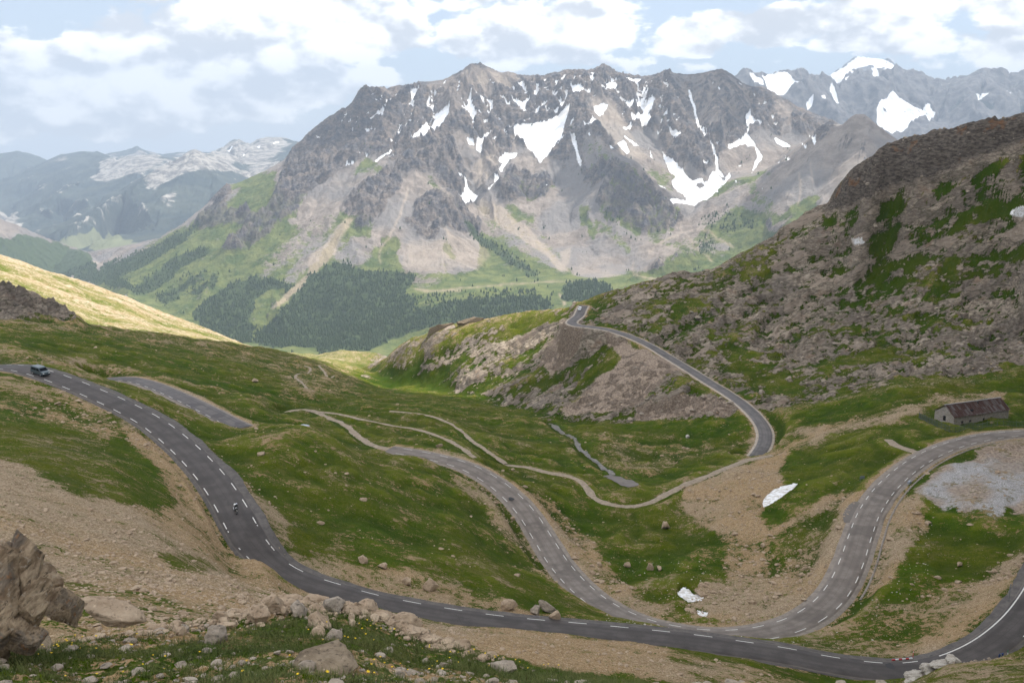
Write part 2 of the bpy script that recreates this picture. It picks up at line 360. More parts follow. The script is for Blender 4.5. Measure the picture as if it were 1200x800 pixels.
# rib F and couloirs
B.append([(808,95,7230),(812,115,7060),(818,135,6900),(828,155,6720),(838,170,6550),(842,188,6330),(845,200,6220)])
B.append([(846,79.5,7290),(842,110,7020),(838,135,6820),(846,160,6600),(855,178,6420)])
B.append([(884,101,7280),(880,120,7100),(876,140,6900),(876,155,6750),(884,168,6600),(892,182,6450),(884,196,6300)])
B.append([(912,112,7230),(908,135,6980),(915,155,6800),(925,168,6650)])
for a in [(870,190,6400),(860,200,6300),(905,195,6350),(920,180,6500),(945,165,6750),(835,235,5950),(815,235,5900),(850,205,6200),(800,225,5950)]: C.append(a)
# green crest at the right, dark ridge
B.append([(800,262,5500),(812,250,5560),(825,236,5650),(836,224,5720),(848,216,5760),(862,212,5740),(890,210,5650)])
B.append([(890,210,5650),(878,230,5480),(868,250,5300),(860,270,5150),(865,295,4950),(850,318,4750)])
B.append([(885,215,5600),(905,200,5560),(928,187,5530),(950,167,5500),(970,156,5480),(987,147,5460),(997,137,5450),(1004,133.5,5450),(1012,134,5450),(1018,138,5445),(1030,149,5440),(1042,158,5440),(1070,175,5430),(1110,200,5400),(1300,240,5350)])
B.append([(950,167,5500),(940,200,5250),(920,235,5050),(905,258,4950)])
B.append([(987,147,5460),(985,185,5200),(965,225,5000),(945,250,4880)])
for a in [(890,250,5200),(900,285,4850),(930,275,4700),(830,280,5150),(820,300,4900),(960,260,4650),(800,290,4950),(1000,250,4700),(1100,260,4600),(1250,270,4600)]: C.append(a)
# valley floor shelf (the pass)
B.append([(560,322,4900),(600,323,4920),(650,322,4920),(700,318,4960),(740,316,4980),(790,305,5000),(830,306,4880)])
for a in [(520,330,4700),(480,335,4700),(560,340,4480),(620,338,4500),(680,335,4550),(730,332,4600),(775,325,4700),(800,318,4750),(850,310,4700),
          (640,350,4300),(580,355,4280),(700,350,4300),(520,370,4150),(450,395,4050),(400,405,3950),(480,405,3950),(340,400,4100),(370,410,3950),(440,360,4450),(500,350,4400)]: C.append(a)
C += [(771,303,4800),(776,303,4800)]
B.append([(758,312,4760),(772,302.5,4760),(783,310,4760)])   # little dark mound
# behind the big mountain
for t, y, z in [(-.65,9500,-1000),(-.30,9300,-900),(-.22,8800,-700),(-.15,8400,-300),(0,8600,-200),(.1,8700,-300),(.2,8600,-350),(.3,8400,-400),(.45,8200,-300),(.65,8000,-300),
                (.0,10500,-500),(.2,10500,-600),(.4,10500,-500),(.65,10500,-400)]: CW.append((t, y, z))
# ---- far left ranges
B.append([(-160,225,7600),(-60,243,7600),(0,255,7700),(20,263,7750),(38,272,7800),(60,281,7900),(85,290,8000),(104,297,8150)])
for a in [(-160,300,7000),(0,305,7100),(60,318,7200)]: C.append(a)
B.append([(60,300,9300),(95,262,10200),(120,245,10900),(150,225,11600),(180,205,12100),(205,190,12500),(220,178,12700),(228,174,12800),(236,178,12850),(250,186,12900),(275,200,12900),(300,215,12500)])
B.append([(228,174,12800),(215,200,12100),(205,215,11600),(195,240,10800),(180,270,10000)])
B.append([(228,174,12800),(250,205,12000),(250,225,11400),(235,250,10600)])
B.append([(228,178,13500),(262,183,14300),(280,190,14700),(240,190,14700)])
B.append([(0,272,11500),(40,250,12500),(70,232,13200),(95,218,13900),(115,205,14500),(140,190,15000),(160,182,15300),(178,180,15400),(192,184,15400),(205,188,15200)])
B.append([(30,285,10600),(80,262,11300),(110,245,12000),(140,228,12700),(170,212,13300),(200,200,13800)])
B.append([(250,182,16500),(262,172,16500),(270,166,16600),(278,162.5,16700),(286,167,16700),(295,168,16700),(305,162,16700),(315,160,16800),(330,160,16800),(345,165,16800),(400,175,16800)])
B.append([(-160,185,20000),(-60,183,20000),(0,180,20000),(20,176,20000),(38,182,19800),(55,190,19500)])
B.append([(-160,240,15500),(-40,225,15800),(0,216,16200),(30,203,16700),(55,190,17200),(78,180,17600),(95,177,17800),(112,178,17900),(130,186,18000)])
B.append([(110,190,21500),(130,182,21500),(150,175,22000),(160,170,22000),(168,175,22000),(190,181,22000),(210,178,22000),(250,178,22000)])
for t, y, z in [(-.65,17800,-1100),(-.5,18000,-1000),(-.42,18500,-900),(-.35,19000,-900),(-.3,18000,-900),(-.2,18000,-700),(-.65,13500,-1250),(-.5,14000,-1250),(-.45,12300,-1250),(-.4,11000,-1250),(-.65,10500,-1250),(-.33,14000,-900)]: CW.append((t, y, z))
# ---- far right range
B.append([(845,95,13000),(856,92,13000),(863,87,13000),(869,82,13000),(875,79.5,13000),(882,84,13000),(893,90,13000),(903,86,13100),(910,83,13100),(918,84,13100),(925,82,13200),(933,79.5,13200),(941,82,13200),(947,88,13200),(955,87,13200),(963,86.5,13200),(970,96,13100),(980,108,12900),(1000,125,12700)])
B.append([(955,110,13900),(965,104,14000),(975,96,14100),(985,87,14200),(993,82,14200),(1003,80,14200),(1012,83,14200),(1025,82,14200),(1040,79,14200),(1050,76,14200),(1057,76,14200),(1063,81,14200),(1075,85,14100),(1085,86,14100),(1095,93,14100),(1103,99,14000),(1115,96,14000),(1125,91,14000),(1140,86,14000),(1150,82,14000),(1160,79.5,14000),(1172,82,14000),(1183,87,14000),(1195,85,14000),(1203,82,14000),(1300,90,14000)])
B.append([(1003,80,14200),(1010,105,13300),(1018,130,12700),(1020,150,12300)])
B.append([(1050,76,14200),(1045,100,13500),(1035,120,13000)])
B.append([(1103,99,14000),(1095,120,13300),(1100,140,12900)])
B.append([(1160,79.5,14000),(1150,105,13300),(1140,130,12700)])
B.append([(933,79.5,13200),(940,105,12500),(950,125,12100)])
B.append([(893,90,13000),(900,105,12500),(915,118,12200)])
B.append([(960,100,18500),(970,92,19000),(985,80,19500),(993,71,19800),(1000,67,20000),(1007,65,20000),(1015,67,20000),(1024,68,20000),(1034,69,20000),(1042,70,20000),(1050,76,20000),(1065,90,20000),(1090,100,20000)])
for a in [(1060,150,12300),(1120,155,12200),(1200,155,12200),(960,145,11700),(1000,160,11600),(900,130,11800)]: C.append(a)
for t, y, z in [(.2,15500,100),(.35,16500,300),(.5,16500,300),(.65,16500,200),(.2,11000,-300),(.3,11200,-200),(.5,11000,-200),(.2,22500,300),(.35,22500,500),(.5,22500,300),(.65,22500,200)]: CW.append((t, y, z))
for t in np.linspace(-.65, .65, 14):
    CW.append((float(t), 24500, -900)); CW.append((float(t), 27500, -1500))
for t in (-.15,-.05,.05,.12): CW += [(t, 12000, -400), (t, 16000, -500), (t, 20000, -600)]

# ================================================================== GRID + TIN
TT = np.concatenate([np.linspace(-.86, -.600, 36)[:-1], np.linspace(-.600, .600, 1286), np.linspace(.600, .86, 36)[1:]]); NC = len(TT)
rows = [1.6]
while rows[-1] < 1560: rows.append(rows[-1]*(1+(.035 if rows[-1] < 9 else .0040 if rows[-1] < 370 else .0019 if rows[-1] < 690 else .0036)))
def ext(end, step):
    while rows[-1] < end: rows.append(rows[-1]+step(rows[-1]))
ext(3700, lambda r: 26)
N_NEAR = len(rows)
ext(8300, lambda r: 9.5)
N_MID = len(rows)
ext(22800, lambda r: 34)
ext(27000, lambda r: r*.03)
YY = np.array(rows); NR = len(YY)
LY = np.log(YY)
XS = 900.0/1.3
def to2(x, y): return (x/y*3.0, math.log(y))
pts2, zz, edges = [], [], []
seen = {}
def addp(x, y, z):
    a = to2(x, y); k = (round(a[0], 5), round(a[1], 5))
    if k in seen: return seen[k]
    seen[k] = len(pts2); pts2.append(a); zz.append(z); return seen[k]
for ch in [[P(*q) for q in b] for b in B]+WB:
    idx = [addp(*q) for q in ch]
    edges += [(a, b) for a, b in zip(idx, idx[1:]) if a != b]
for q in C: addp(*P(*q))
for t, y, z in CW: addp(t*y, y, z)
res = delaunay_2d_cdt([Vector(p) for p in pts2], edges, [], 0, 1e-6)
vco = np.array([tuple(v) for v in res[0]]); tris = res[2]; orig = res[3]
vz = np.zeros(len(vco)); zz = np.array(zz); p2 = np.array(pts2)
for i, o in enumerate(orig):
    if o: vz[i] = np.mean([zz[j] for j in o])
    else: vz[i] = np.nan
# crossings of break lines: height from the lower of the chains by nearest points
for i in np.where(np.isnan(vz))[0]:
    d = np.hypot(p2[:, 0]-vco[i, 0], p2[:, 1]-vco[i, 1]); k = np.argsort(d)[:2]
    w = 1/(d[k]+1e-6); vz[i] = (zz[k]*w).sum()/w.sum()
H = np.full((NR, NC), np.nan, np.float64)
tx = TT*3.0
for tri in tris:
    for a in range(1, len(tri)-1):
        ids = (tri[0], tri[a], tri[a+1]); p = vco[list(ids)]; z = vz[list(ids)]
        x0, x1 = p[:, 0].min(), p[:, 0].max(); y0, y1 = p[:, 1].min(), p[:, 1].max()
        c0, c1 = np.searchsorted(tx, x0-1e-9), np.searchsorted(tx, x1+1e-9)
        r0, r1 = np.searchsorted(LY, y0-1e-9), np.searchsorted(LY, y1+1e-9)
        if c0 >= c1 or r0 >= r1: continue
        X = tx[None, c0:c1]; Y = LY[r0:r1, None]
        den = (p[1,1]-p[2,1])*(p[0,0]-p[2,0])+(p[2,0]-p[1,0])*(p[0,1]-p[2,1])
        if abs(den) < 1e-14: continue
        l0 = ((p[1,1]-p[2,1])*(X-p[2,0])+(p[2,0]-p[1,0])*(Y-p[2,1]))/den
        l1 = ((p[2,1]-p[0,1])*(X-p[2,0])+(p[0,0]-p[2,0])*(Y-p[2,1]))/den
        l2 = 1-l0-l1
        m = (l0 >= -1e-6) & (l1 >= -1e-6) & (l2 >= -1e-6)
        S = H[r0:r1, c0:c1]; S[m] = (l0*z[0]+l1*z[1]+l2*z[2])[m]
for r in range(NR):                      # fill outside the hull sideways
    g = ~np.isnan(H[r])
    if g.any(): H[r] = np.interp(TT, TT[g], H[r][g])
good = np.where(~np.isnan(H).any(1))[0]
for r in range(NR):
    if np.isnan(H[r, 0]): H[r] = H[good[np.argmin(np.abs(good-r))]]
print('TIN', len(vco), 'grid', NR, NC, N_NEAR, N_MID, round(time.time()-T0, 1))
Hs = H.astype(F32)
nearb = N_NEAR-60
Hn = blur(Hs[:nearb+80], 7, 7)
Hm = blur(Hs, 1.6, 1.6)
wr = np.clip((np.arange(NR)-(nearb-40))/60.0, 0, 1)[:, None].astype(F32)
Hx = Hm.copy(); Hx[:nearb+80] = Hn
H = Hx*(1-wr)+Hm*wr
# sharper crest for the rocky spur and right mountain
Y2 = np.repeat(YY[:, None], NC, 1).astype(F32); X2 = (YY[:, None]*TT[None]).astype(F32)
# ================================================================== COVER MAPS (where grass, rock, scree, snow, wood lie on the land)
MW, MH = 1400, 900                                  # covers px -100..1300, py 0..900
def fillpoly(A, pts, val, s=1.0):
    p = np.array(pts, float); xs = p[:, 0]+100; ys = p[:, 1]
    y0, y1 = max(0, int(ys.min())), min(MH-1, int(ys.max())+1); n = len(p)
    for y in range(y0, y1+1):
        for sub_ in (0.0,):
            yc = y+.5; cr = []
            for i in range(n):
                a, b = i, (i+1) % n
                if (ys[a] <= yc) != (ys[b] <= yc):
                    cr.append(xs[a]+(yc-ys[a])*(xs[b]-xs[a])/(ys[b]-ys[a]))
            cr.sort()
            for i in range(0, len(cr)-1, 2):
                a, b = max(0, int(round(cr[i]))), min(MW, int(round(cr[i+1])))
                if b > a: A[y, a:b] = val
                elif b == a and 0 <= a < MW: A[y, a] = val
def layer(default, polys, soft):
    A = np.full((MH, MW), default, F32)
    for v, p in polys: fillpoly(A, p, v)
    return blur(A, soft, soft)
def sample(A, px, py):
    x = np.clip(px+100-.5, 0, MW-1.01); y = np.clip(py-.5, 0, MH-1.01)
    xi = x.astype(np.int32); yi = y.astype(np.int32); fx = (x-xi).astype(F32); fy = (y-yi).astype(F32)
    return (A[yi, xi]*(1-fx)+A[yi, xi+1]*fx)*(1-fy)+(A[yi+1, xi]*(1-fx)+A[yi+1, xi+1]*fx)*fy
def stroke(pts, w, val=1.0):
    """thin tapering polyline as polygon"""
    p = np.array(pts, float); d = np.gradient(p, axis=0); nn = np.stack([-d[:, 1], d[:, 0]], 1); nn /= np.linalg.norm(nn, axis=1)[:, None]+1e-9
    w = np.array(w if hasattr(w, '__len__') else [w]*len(p))[:, None]/2
    return (val, [tuple(q) for q in np.vstack([p+nn*w, (p-nn*w)[::-1]])])
# ---------- near land: amount of grass
G_NEAR = [
 (.62, [(-100,366),(0,368),(100,381),(250,399),(420,438),(420,460),(360,470),(300,470),(200,450),(120,440),(60,430),(-100,425)]),
 (.9, [(0,385),(150,400),(280,425),(330,440),(330,470),(260,460),(190,440),(100,420),(0,410)]),
 (.55, [(-100,430),(40,445),(110,475),(150,500),(120,520),(40,490),(-100,480)]),
 (.8, [(-100,470),(40,490),(100,505),(170,545),(205,590),(160,585),(90,572),(50,540),(-100,520)]),
 (.12, [(-100,520),(30,545),(90,578),(160,592),(205,596),(215,570),(250,600),(262,640),(290,668),(330,695),(420,715),(430,730),(340,722),(230,735),(120,745),(-100,765)]),
 (.62, [(185,648),(235,648),(268,665),(240,672),(205,664)]),
 (.22, [(140,488),(185,515),(222,555),(248,600),(270,650),(300,680),(255,665),(232,625),(205,590),(180,545),(150,512)]),
 (.38, [(70,440),(120,455),(190,490),(240,520),(290,560),(330,600),(345,640),(380,672),(350,668),(310,640),(270,560),(225,515),(150,478),(90,452)]),
 (.3, [(290,580),(330,615),(350,650),(400,655),(430,662),(480,665),(520,678),(570,700),(640,708),(690,722),(600,722),(510,712),(440,700),(380,685),(340,672),(310,640)]),
 (.15, [(255,660),(300,655),(345,690),(420,705),(430,725),(340,725),(280,705)]),
 (.85, [(560,690),(610,682),(670,700),(730,725),(700,728),(620,715)]),
 (.14, [(420,712),(520,728),(600,735),(700,747),(790,758),(840,775),(920,800),(800,800),(700,788),(640,780),(565,764),(490,742)]),
 (.45, [(780,757),(860,772),(960,800),(1000,815),(860,815),(800,790)]),
 (.5, [(525,548),(575,562),(610,590),(640,640),(665,680),(645,680),(605,640),(560,590),(530,572)]),
 (.35, [(610,575),(650,590),(700,640),(740,700),(790,718),(800,730),(740,715),(690,690),(650,640),(620,600)]),
 (.10, [(800,575),(850,556),(905,532),(935,522),(960,508),(975,520),(930,540),(925,555),(890,600),(905,625),(880,650),(830,620),(800,600)]),
 (.22, [(850,640),(905,620),(950,590),(985,575),(1005,585),(990,640),(975,690),(930,722),(860,735),(800,722),(820,690),(850,680)]),
 (.65, [(895,640),(935,605),(985,590),(985,615),(950,640),(905,665)]),
 (.98, [(925,528),(985,510),(1050,503),(1085,520),(1060,545),(1015,568),(960,576),(910,556)]),
 (.25, [(905,506),(950,505),(1040,485),(1050,492),(960,512),(910,525)]),
 (.2, [(1010,695),(1030,620),(1055,572),(1085,590),(1090,612),(1065,640),(1052,680)]),
 (.97, [(1068,590),(1100,608),(1140,612),(1148,650),(1125,688),(1035,702),(1050,665),(1090,640),(1095,615)]),
 (.5, [(985,725),(1060,705),(1200,640),(1300,640),(1300,690),(1200,690),(1150,740),(1110,768),(1000,772),(920,762)]),
 (.1, [(1075,770),(1110,755),(1150,725),(1175,695),(1150,700),(1110,730),(1080,745)]),
 (.15, [(1130,690),(1200,640),(1200,690),(1185,720),(1150,720)]),
 (.55, [(1050,800),(1090,775),(1110,769),(1200,765),(1300,760),(1300,900),(1040,900)]),
 (.97, [(890,488),(960,480),(1100,450),(1300,438),(1300,475),(1110,470),(960,510),(915,520)]),
 (.3, [(900,512),(1000,490),(1060,478),(1100,462),(1180,458),(1180,470),(1100,476),(1040,500),(960,512)]),
 (.62, [(700,505),(745,520),(850,522),(880,505),(900,530),(830,545),(760,560),(700,545)]),
 (.97, [(640,497),(720,498),(880,492),(885,505),(800,510),(720,515)]),
 (.97, [(740,575),(800,540),(870,522),(880,532),(820,555),(760,582)]),
]
G_NEAR_FG = [
 (.8, [(-100,752),(60,757),(160,745),(230,733),(300,716),(400,708),(450,722),(500,742),(560,765),(633,781),(760,798),(760,812),(600,800),(420,760),(300,768),(-100,790)]),
 (.4, [(60,757),(160,738),(300,716),(350,716),(300,735),(150,765)]),
]
# ---------- near land: bedrock outcrops
R_NEAR = [
 (.50, [(683,353),(745,329),(805,311),(870,288),(940,248),(975,217),(1003,175),(1040,158),(1080,147),(1200,121),(1300,100),(1300,420),(1200,431),(1100,442),(1013,461),(950,475),(883,482),(850,455),(800,425),(740,390),(700,378)]),
 (.93, [(985,203),(1003,176),(1020,166),(1080,149),(1140,134),(1200,123),(1200,178),(1150,190),(1100,215),(1060,232),(1010,245),(960,250),(955,240)]),
 (.66, [(880,478),(900,455),(960,430),(1010,425),(1060,400),(1110,390),(1200,370),(1300,360),(1300,420),(1200,430),(1100,440),(1013,460),(950,474)]),
 (.62, [(860,360),(900,320),(930,330),(920,350),(880,370)]),
 (.60, [(880,390),(930,330),(1010,320),(1060,300),(1150,290),(1200,300),(1200,330),(1120,350),(1050,360),(980,390),(930,400)]),
 (.55, [(940,245),(1010,240),(1050,235),(1090,222),(1100,240),(1050,265),(980,280),(920,285),(900,280)]),
 (.62, [(915,255),(985,248),(1005,300),(965,350),(915,335),(895,295)]), (.62, [(1040,232),(1200,172),(1210,235),(1150,240),(1070,268)]),
 (.25, [(800,430),(840,400),(880,400),(900,430),(870,455),(840,455)]),
 (.2, [(1000,420),(1040,400),(1060,410),(1010,430),(950,440),(930,430)]),
 (.75, [(785,370),(830,380),(800,425),(770,400)]),
 (.36, [(423,440),(447,412),(490,385),(540,371),(600,362),(680,355),(690,383),(740,400),(800,440),(870,475),(850,492),(800,487),(700,494),(640,489),(587,474),(513,457),(450,448)]),
 (.50, [(513,457),(560,440),(620,425),(680,420),(700,440),(690,470),(720,470),(800,450),(860,478),(850,492),(700,494),(640,489),(587,474)]),
 (.60, [(600,400),(640,380),(680,365),(700,385),(690,410),(650,430),(610,420)]),
 (.24, [(432,442),(447,412),(490,385),(560,368),(620,362),(610,385),(580,412),(550,432),(500,442),(450,448)]),
 (.95, [(-100,325),(22,340),(47,349),(62,359),(90,374),(88,380),(40,374),(-100,366)]),
 (.0, [(440,447),(500,440),(560,425),(520,440),(510,456),(460,452)]),
]
# ---------- scree / loose grey-pink gravel without grass
S_NEAR = [
 (.9, [(700,392),(735,402),(790,424),(808,436),(780,440),(750,470),(725,482),(690,480),(655,484),(690,450),(720,430),(725,415)]),
 (.9, [(752,476),(800,462),(845,466),(868,478),(850,487),(800,490),(740,492)]),
 (.8, [(640,400),(672,375),(690,384),(680,400),(650,440),(630,430)]),
 (.62, [(1068,572),(1085,565),(1100,548),(1125,545),(1150,522),(1200,512),(1300,515),(1300,600),(1230,590),(1200,606),(1178,598),(1165,614),(1148,600),(1130,611),(1115,598),(1100,604),(1088,590)]),
 (.35, [(900,482),(1013,461),(1100,444),(1200,432),(1200,440),(1100,452),(1000,470),(910,488)]),
]
W_NEAR = [ # pale grey rubble
 (1, [(1075,580),(1095,562),(1125,545),(1170,535),(1200,545),(1200,585),(1165,608),(1140,600),(1110,600)]),
 (.1, [(1105,575),(1150,568),(1165,582),(1145,595),(1110,588)]), (.3, [(1150,545),(1200,535),(1200,560),(1170,560)]),
]
D_NEAR = [ (1, [(985,203),(1003,176),(1020,166),(1080,149),(1140,134),(1200,123),(1210,165),(1150,180),(1095,205),(1040,222),(1010,235),(965,245)]),
           (.5, [(900,330),(925,310),(925,335),(905,350)]), (.7, [(1110,415),(1200,370),(1200,385),(1150,425)]) ]
SN_NEAR = [ (1, [(893,590),(896,583),(906,575),(918,570),(930,567),(935,567.5),(930,573),(915,583),(902,592),(895,595)]),
 (1, [(793,697),(800,690),(808,691),(812,697),(826,700),(822,705),(806,706)]), (1, [(816,716),(830,719),(828,724),(818,722)]),
 (1, [(1183,248),(1192,243),(1200,241),(1200,255),(1186,253)]), (1, [(997,283),(1006,280),(1016,282),(1012,286),(1000,286)]) ]
# ---------- mountain
M_SNOW = [ (1, p) for p in [
 [(602,151),(610,147),(625,145),(640,143),(655,134),(668,125),(677,115),(679,114),(672,127),(661,148),(658,160),(664,176),(662,166),(654,166),(648,178),(640,184),(633,191),(626,180),(615,172),(604,160)],
 [(480,170),(484,160),(493,150),(505,143),(513,136),(527,128),(526,136),(515,150),(504,157),(502,164),(497,168),(495,163),(488,168)],
 [(540,206),(546,208),(549,222),(562,229),(555,236),(545,241),(536,232),(544,230),(545,218)],
 [(571,223),(579,216),(580,206),(587,210),(588,214),(578,219),(572,225)],
 [(585,185),(592,182),(597,181),(608,180),(600,188),(592,194),(588,204),(584,200),(590,190),(584,190)],
 [(547,163),(554,165),(556,172),(548,170)], [(558,165),(566,160),(573,154),(576,152),(568,166),(564,178),(558,176)],
 [(668,103),(680,102),(687,107),(683,112),(672,110)], [(692,92),(697,93),(697,97),(693,98)], [(699,100),(706,99),(709,104),(703,107)], [(709,98),(722,97),(724,102),(717,106),(710,102)],
 [(695,125),(705,122),(713,125),(706,135),(702,137),(697,131)], [(682,148),(692,146),(694,138),(700,142),(699,148),(691,147),(688,151)],
 [(667,162),(674,162),(678,177),(682,190),(680,198),(677,190),(675,178),(668,166)],
 [(732,91),(742,93),(753,93),(750,96),(740,97),(733,95)],
 [(735,122),(748,120),(756,124),(765,118),(769,120),(763,130),(758,135),(764,136),(758,146),(753,149),(750,144),(740,145),(739,134),(746,135),(754,133),(752,128),(745,126),(736,126)],
 [(728,150),(740,147),(741,151),(733,153)], [(730,157),(738,164),(750,171),(744,171),(733,162)], [(724,168),(732,166),(738,178),(735,180),(728,174)], [(713,170),(716,171),(722,178),(716,175)],
 [(776,176),(783,186),(792,190),(802,204),(812,211),(828,207),(836,201),(842,206),(848,213),(857,201),(855,210),(848,216),(835,229),(825,235),(815,241),(800,240),(785,239),(778,234),(793,234),(805,236),(802,229),(790,219),(787,213),(792,207),(785,202),(778,186)],
 [(779,150),(786,154),(801,157),(798,160),(790,160),(783,157)],
 [(807,104),(810,110),(815,126),(818,140),(824,155),(829,158),(835,170),(840,184),(842,196),(839,200),(838,186),(831,171),(824,158),(818,148),(812,126),(807,112)],
 [(852,167),(866,166),(874,160),(876,148),(874,138),(879,130),(882,139),(893,148),(894,151),(879,144),(876,158),(883,165),(886,172),(894,183),(892,190),(886,196),(881,203),(884,193),(888,183),(884,172),(872,170),(860,172),(854,175)],
 [(897,143),(901,147),(903,153),(898,150)], [(906,161),(920,166),(928,172),(917,172),(910,168)], [(947,159),(956,163),(955,169),(949,164)], [(935,168),(947,173),(944,175)], [(919,184),(928,187),(924,189),(919,187)], [(864,193),(870,192),(866,196)], [(905,192),(919,191),(915,193)],
 [(442,90),(448,88),(441,104)], [(472,103),(484,101),(482,107),(474,105)], [(480,113),(491,109),(492,113),(486,117),(481,120),(483,116)], [(462,110),(469,110),(464,114)], [(501,121),(505,118),(503,127),(510,122),(507,130),(501,133)],
 [(434,140),(450,129),(451,132),(438,140)], [(440,122),(446,124),(444,126)], [(403,199),(409,189),(408,194),(416,193),(406,200)], [(439,189),(449,184),(461,174),(458,180),(449,186),(440,191)], [(454,185),(463,180),(458,186)], [(421,183),(424,184),(423,188)],[(427,183),(432,185),(430,187)],
 [(465,157),(475,153),(468,159)],[(457,163),(460,167),(457,168)], [(364,165),(377,160),(371,166),(365,167)], [(519,98),(524,94),(521,100)], [(507,108),(513,104),(510,108)],
 [(571,91),(580,100),(581,102),(573,95)],[(575,91),(578,93),(577,94)], [(548,117),(554,118),(553,121),(548,120)], [(598,117),(604,119),(603,122)], [(606,117),(613,120),(616,130),(611,128),(608,121)], [(638,106),(648,113),(660,107),(655,114),(650,117),(642,112)], [(628,111),(631,113),(630,116),(627,114)], [(640,125),(643,131),(640,134),(636,134),(640,131)], [(629,124),(636,127),(632,128)],
 [(690,155),(693,157),(691,160)], [(638,219),(642,221),(640,223)], [(687,237),(690,238),(688,239)], [(833,98),(838,97),(836,99)], [(839,103),(844,103),(842,106)], [(801,140),(806,144),(805,145)], [(860,213),(863,214),(862,216)],[(865,97),(870,99),(868,101)],
 [(537,203),(541,204),(540,209),(537,207)], [(760,174),(764,183),(768,190),(762,184)], [(769,215),(780,221),(782,224),(775,222)],[(823,190),(829,191),(830,194),(826,194)],
 [(893,220),(895,221),(893,223)]
]]
M_SNOW.append((0, [(500,147),(508,142),(512,140),(504,149)]))
M_SNOW.append((0, [(815,216),(823,214),(826,218),(819,221)]))
M_SNOW.append((0, [(822,203),(832,202),(830,212),(825,214)]))
M_SNOW += [stroke([(840,198),(846,207),(850,210)], [2,3,1]), stroke([(841,200),(838,210),(840,225)], [3,6,4])]
# grass on the mountain (0 scree .. 1 green)
M_GRASS = [
 (.75, [(100,340),(150,303),(213,262),(262,222),(300,230),(330,215),(340,235),(320,262),(350,262),(360,280),(380,262),(400,250),(440,255),(430,290),(470,290),(560,305),(640,300),(700,318),(760,318),(800,290),(860,240),(900,250),(1000,240),(1000,420),(100,420)]),
 (.85, [(262,218),(300,204),(330,200),(320,225),(280,255),(235,300),(190,340),(160,330),(200,290)]),
 (.25, [(213,263),(240,235),(262,218),(285,222),(260,245),(235,255),(220,268)]),
 (.8, [(330,245),(365,225),(350,250),(320,275),(270,310),(240,320),(280,285)]),
 (.42, [(355,260),(385,250),(400,262),(385,290),(360,320),(345,335),(330,330),(345,300),(320,320),(300,330),(330,290)]),
 (.35, [(395,285),(430,275),(438,290),(430,305),(415,312),(392,305)]),
 (.8, [(445,275),(470,285),(465,315),(440,315),(446,290)]),
 (.2, [(478,278),(500,275),(540,275),(560,280),(575,300),(560,318),(530,322),(500,320),(470,315),(465,300)]),
 (.9, [(520,290),(524,282),(535,300),(530,305)]), (.5, [(515,310),(530,308),(535,318),(515,318)]),
 (.40, [(552,230),(600,240),(625,255),(650,285),(670,310),(660,322),(620,300),(580,280),(558,255)]),
 (.75, [(560,268),(590,285),(620,300),(640,318),(630,325),(560,325),(560,300)]),
 (.7, [(595,245),(630,250),(625,262),(600,258)]),
 (.02, [(640,225),(680,228),(690,250),(705,270),(730,295),(750,305),(735,318),(700,324),(672,322),(668,300),(640,275),(625,265),(640,240)]),
 (.8, [(676,245),(690,240),(700,270),(695,282),(680,262)]),
 (.5, [(700,250),(720,270),(745,290),(740,300),(720,290),(700,270)]),
 (.65, [(705,225),(718,208),(728,186),(745,196),(760,216),(780,236),(800,246),(790,268),(760,278),(740,275),(715,258),(700,240)]),
 (.45, [(680,158),(696,164),(728,186),(718,206),(700,222),(690,215),(684,190)]),
 (.55, [(600,200),(615,210),(640,215),(655,222),(640,232),(600,236),(578,226)]),
 (.6, [(430,182),(450,195),(470,190),(440,205),(405,208)]),
 (.55, [(500,190),(520,225),(545,240),(540,246),(515,235),(500,215)]),
 (.5, [(760,190),(790,205),(800,215),(785,225),(770,215),(757,200)]),
 (.85, [(823,232),(842,218),(862,210),(910,198),(905,205),(870,215),(850,226),(830,240)]),
 (.5, [(870,215),(885,212),(895,225),(912,240),(905,250),(880,245)]),
 (.9, [(905,258),(930,240),(960,225),(960,245),(930,270),(890,300),(840,330),(820,310),(860,290)]),
 (.1, [(890,270),(930,252),(945,245),(920,265)]),
 (.45, [(760,275),(830,280),(860,285),(850,300),(800,290),(760,295)]),
 (.1, [(742,318),(748,312),(752,322),(785,330),(780,334),(755,328)]),
 (.95, [(560,322),(700,325),(760,318),(800,310),(850,305),(830,330),(760,345),(640,345),(520,345),(500,335)]),
 (.5, [(470,322),(520,322),(515,332),(495,338),(470,330)]),
 (.98, [(355,410),(450,405),(460,430),(380,432)]),
]
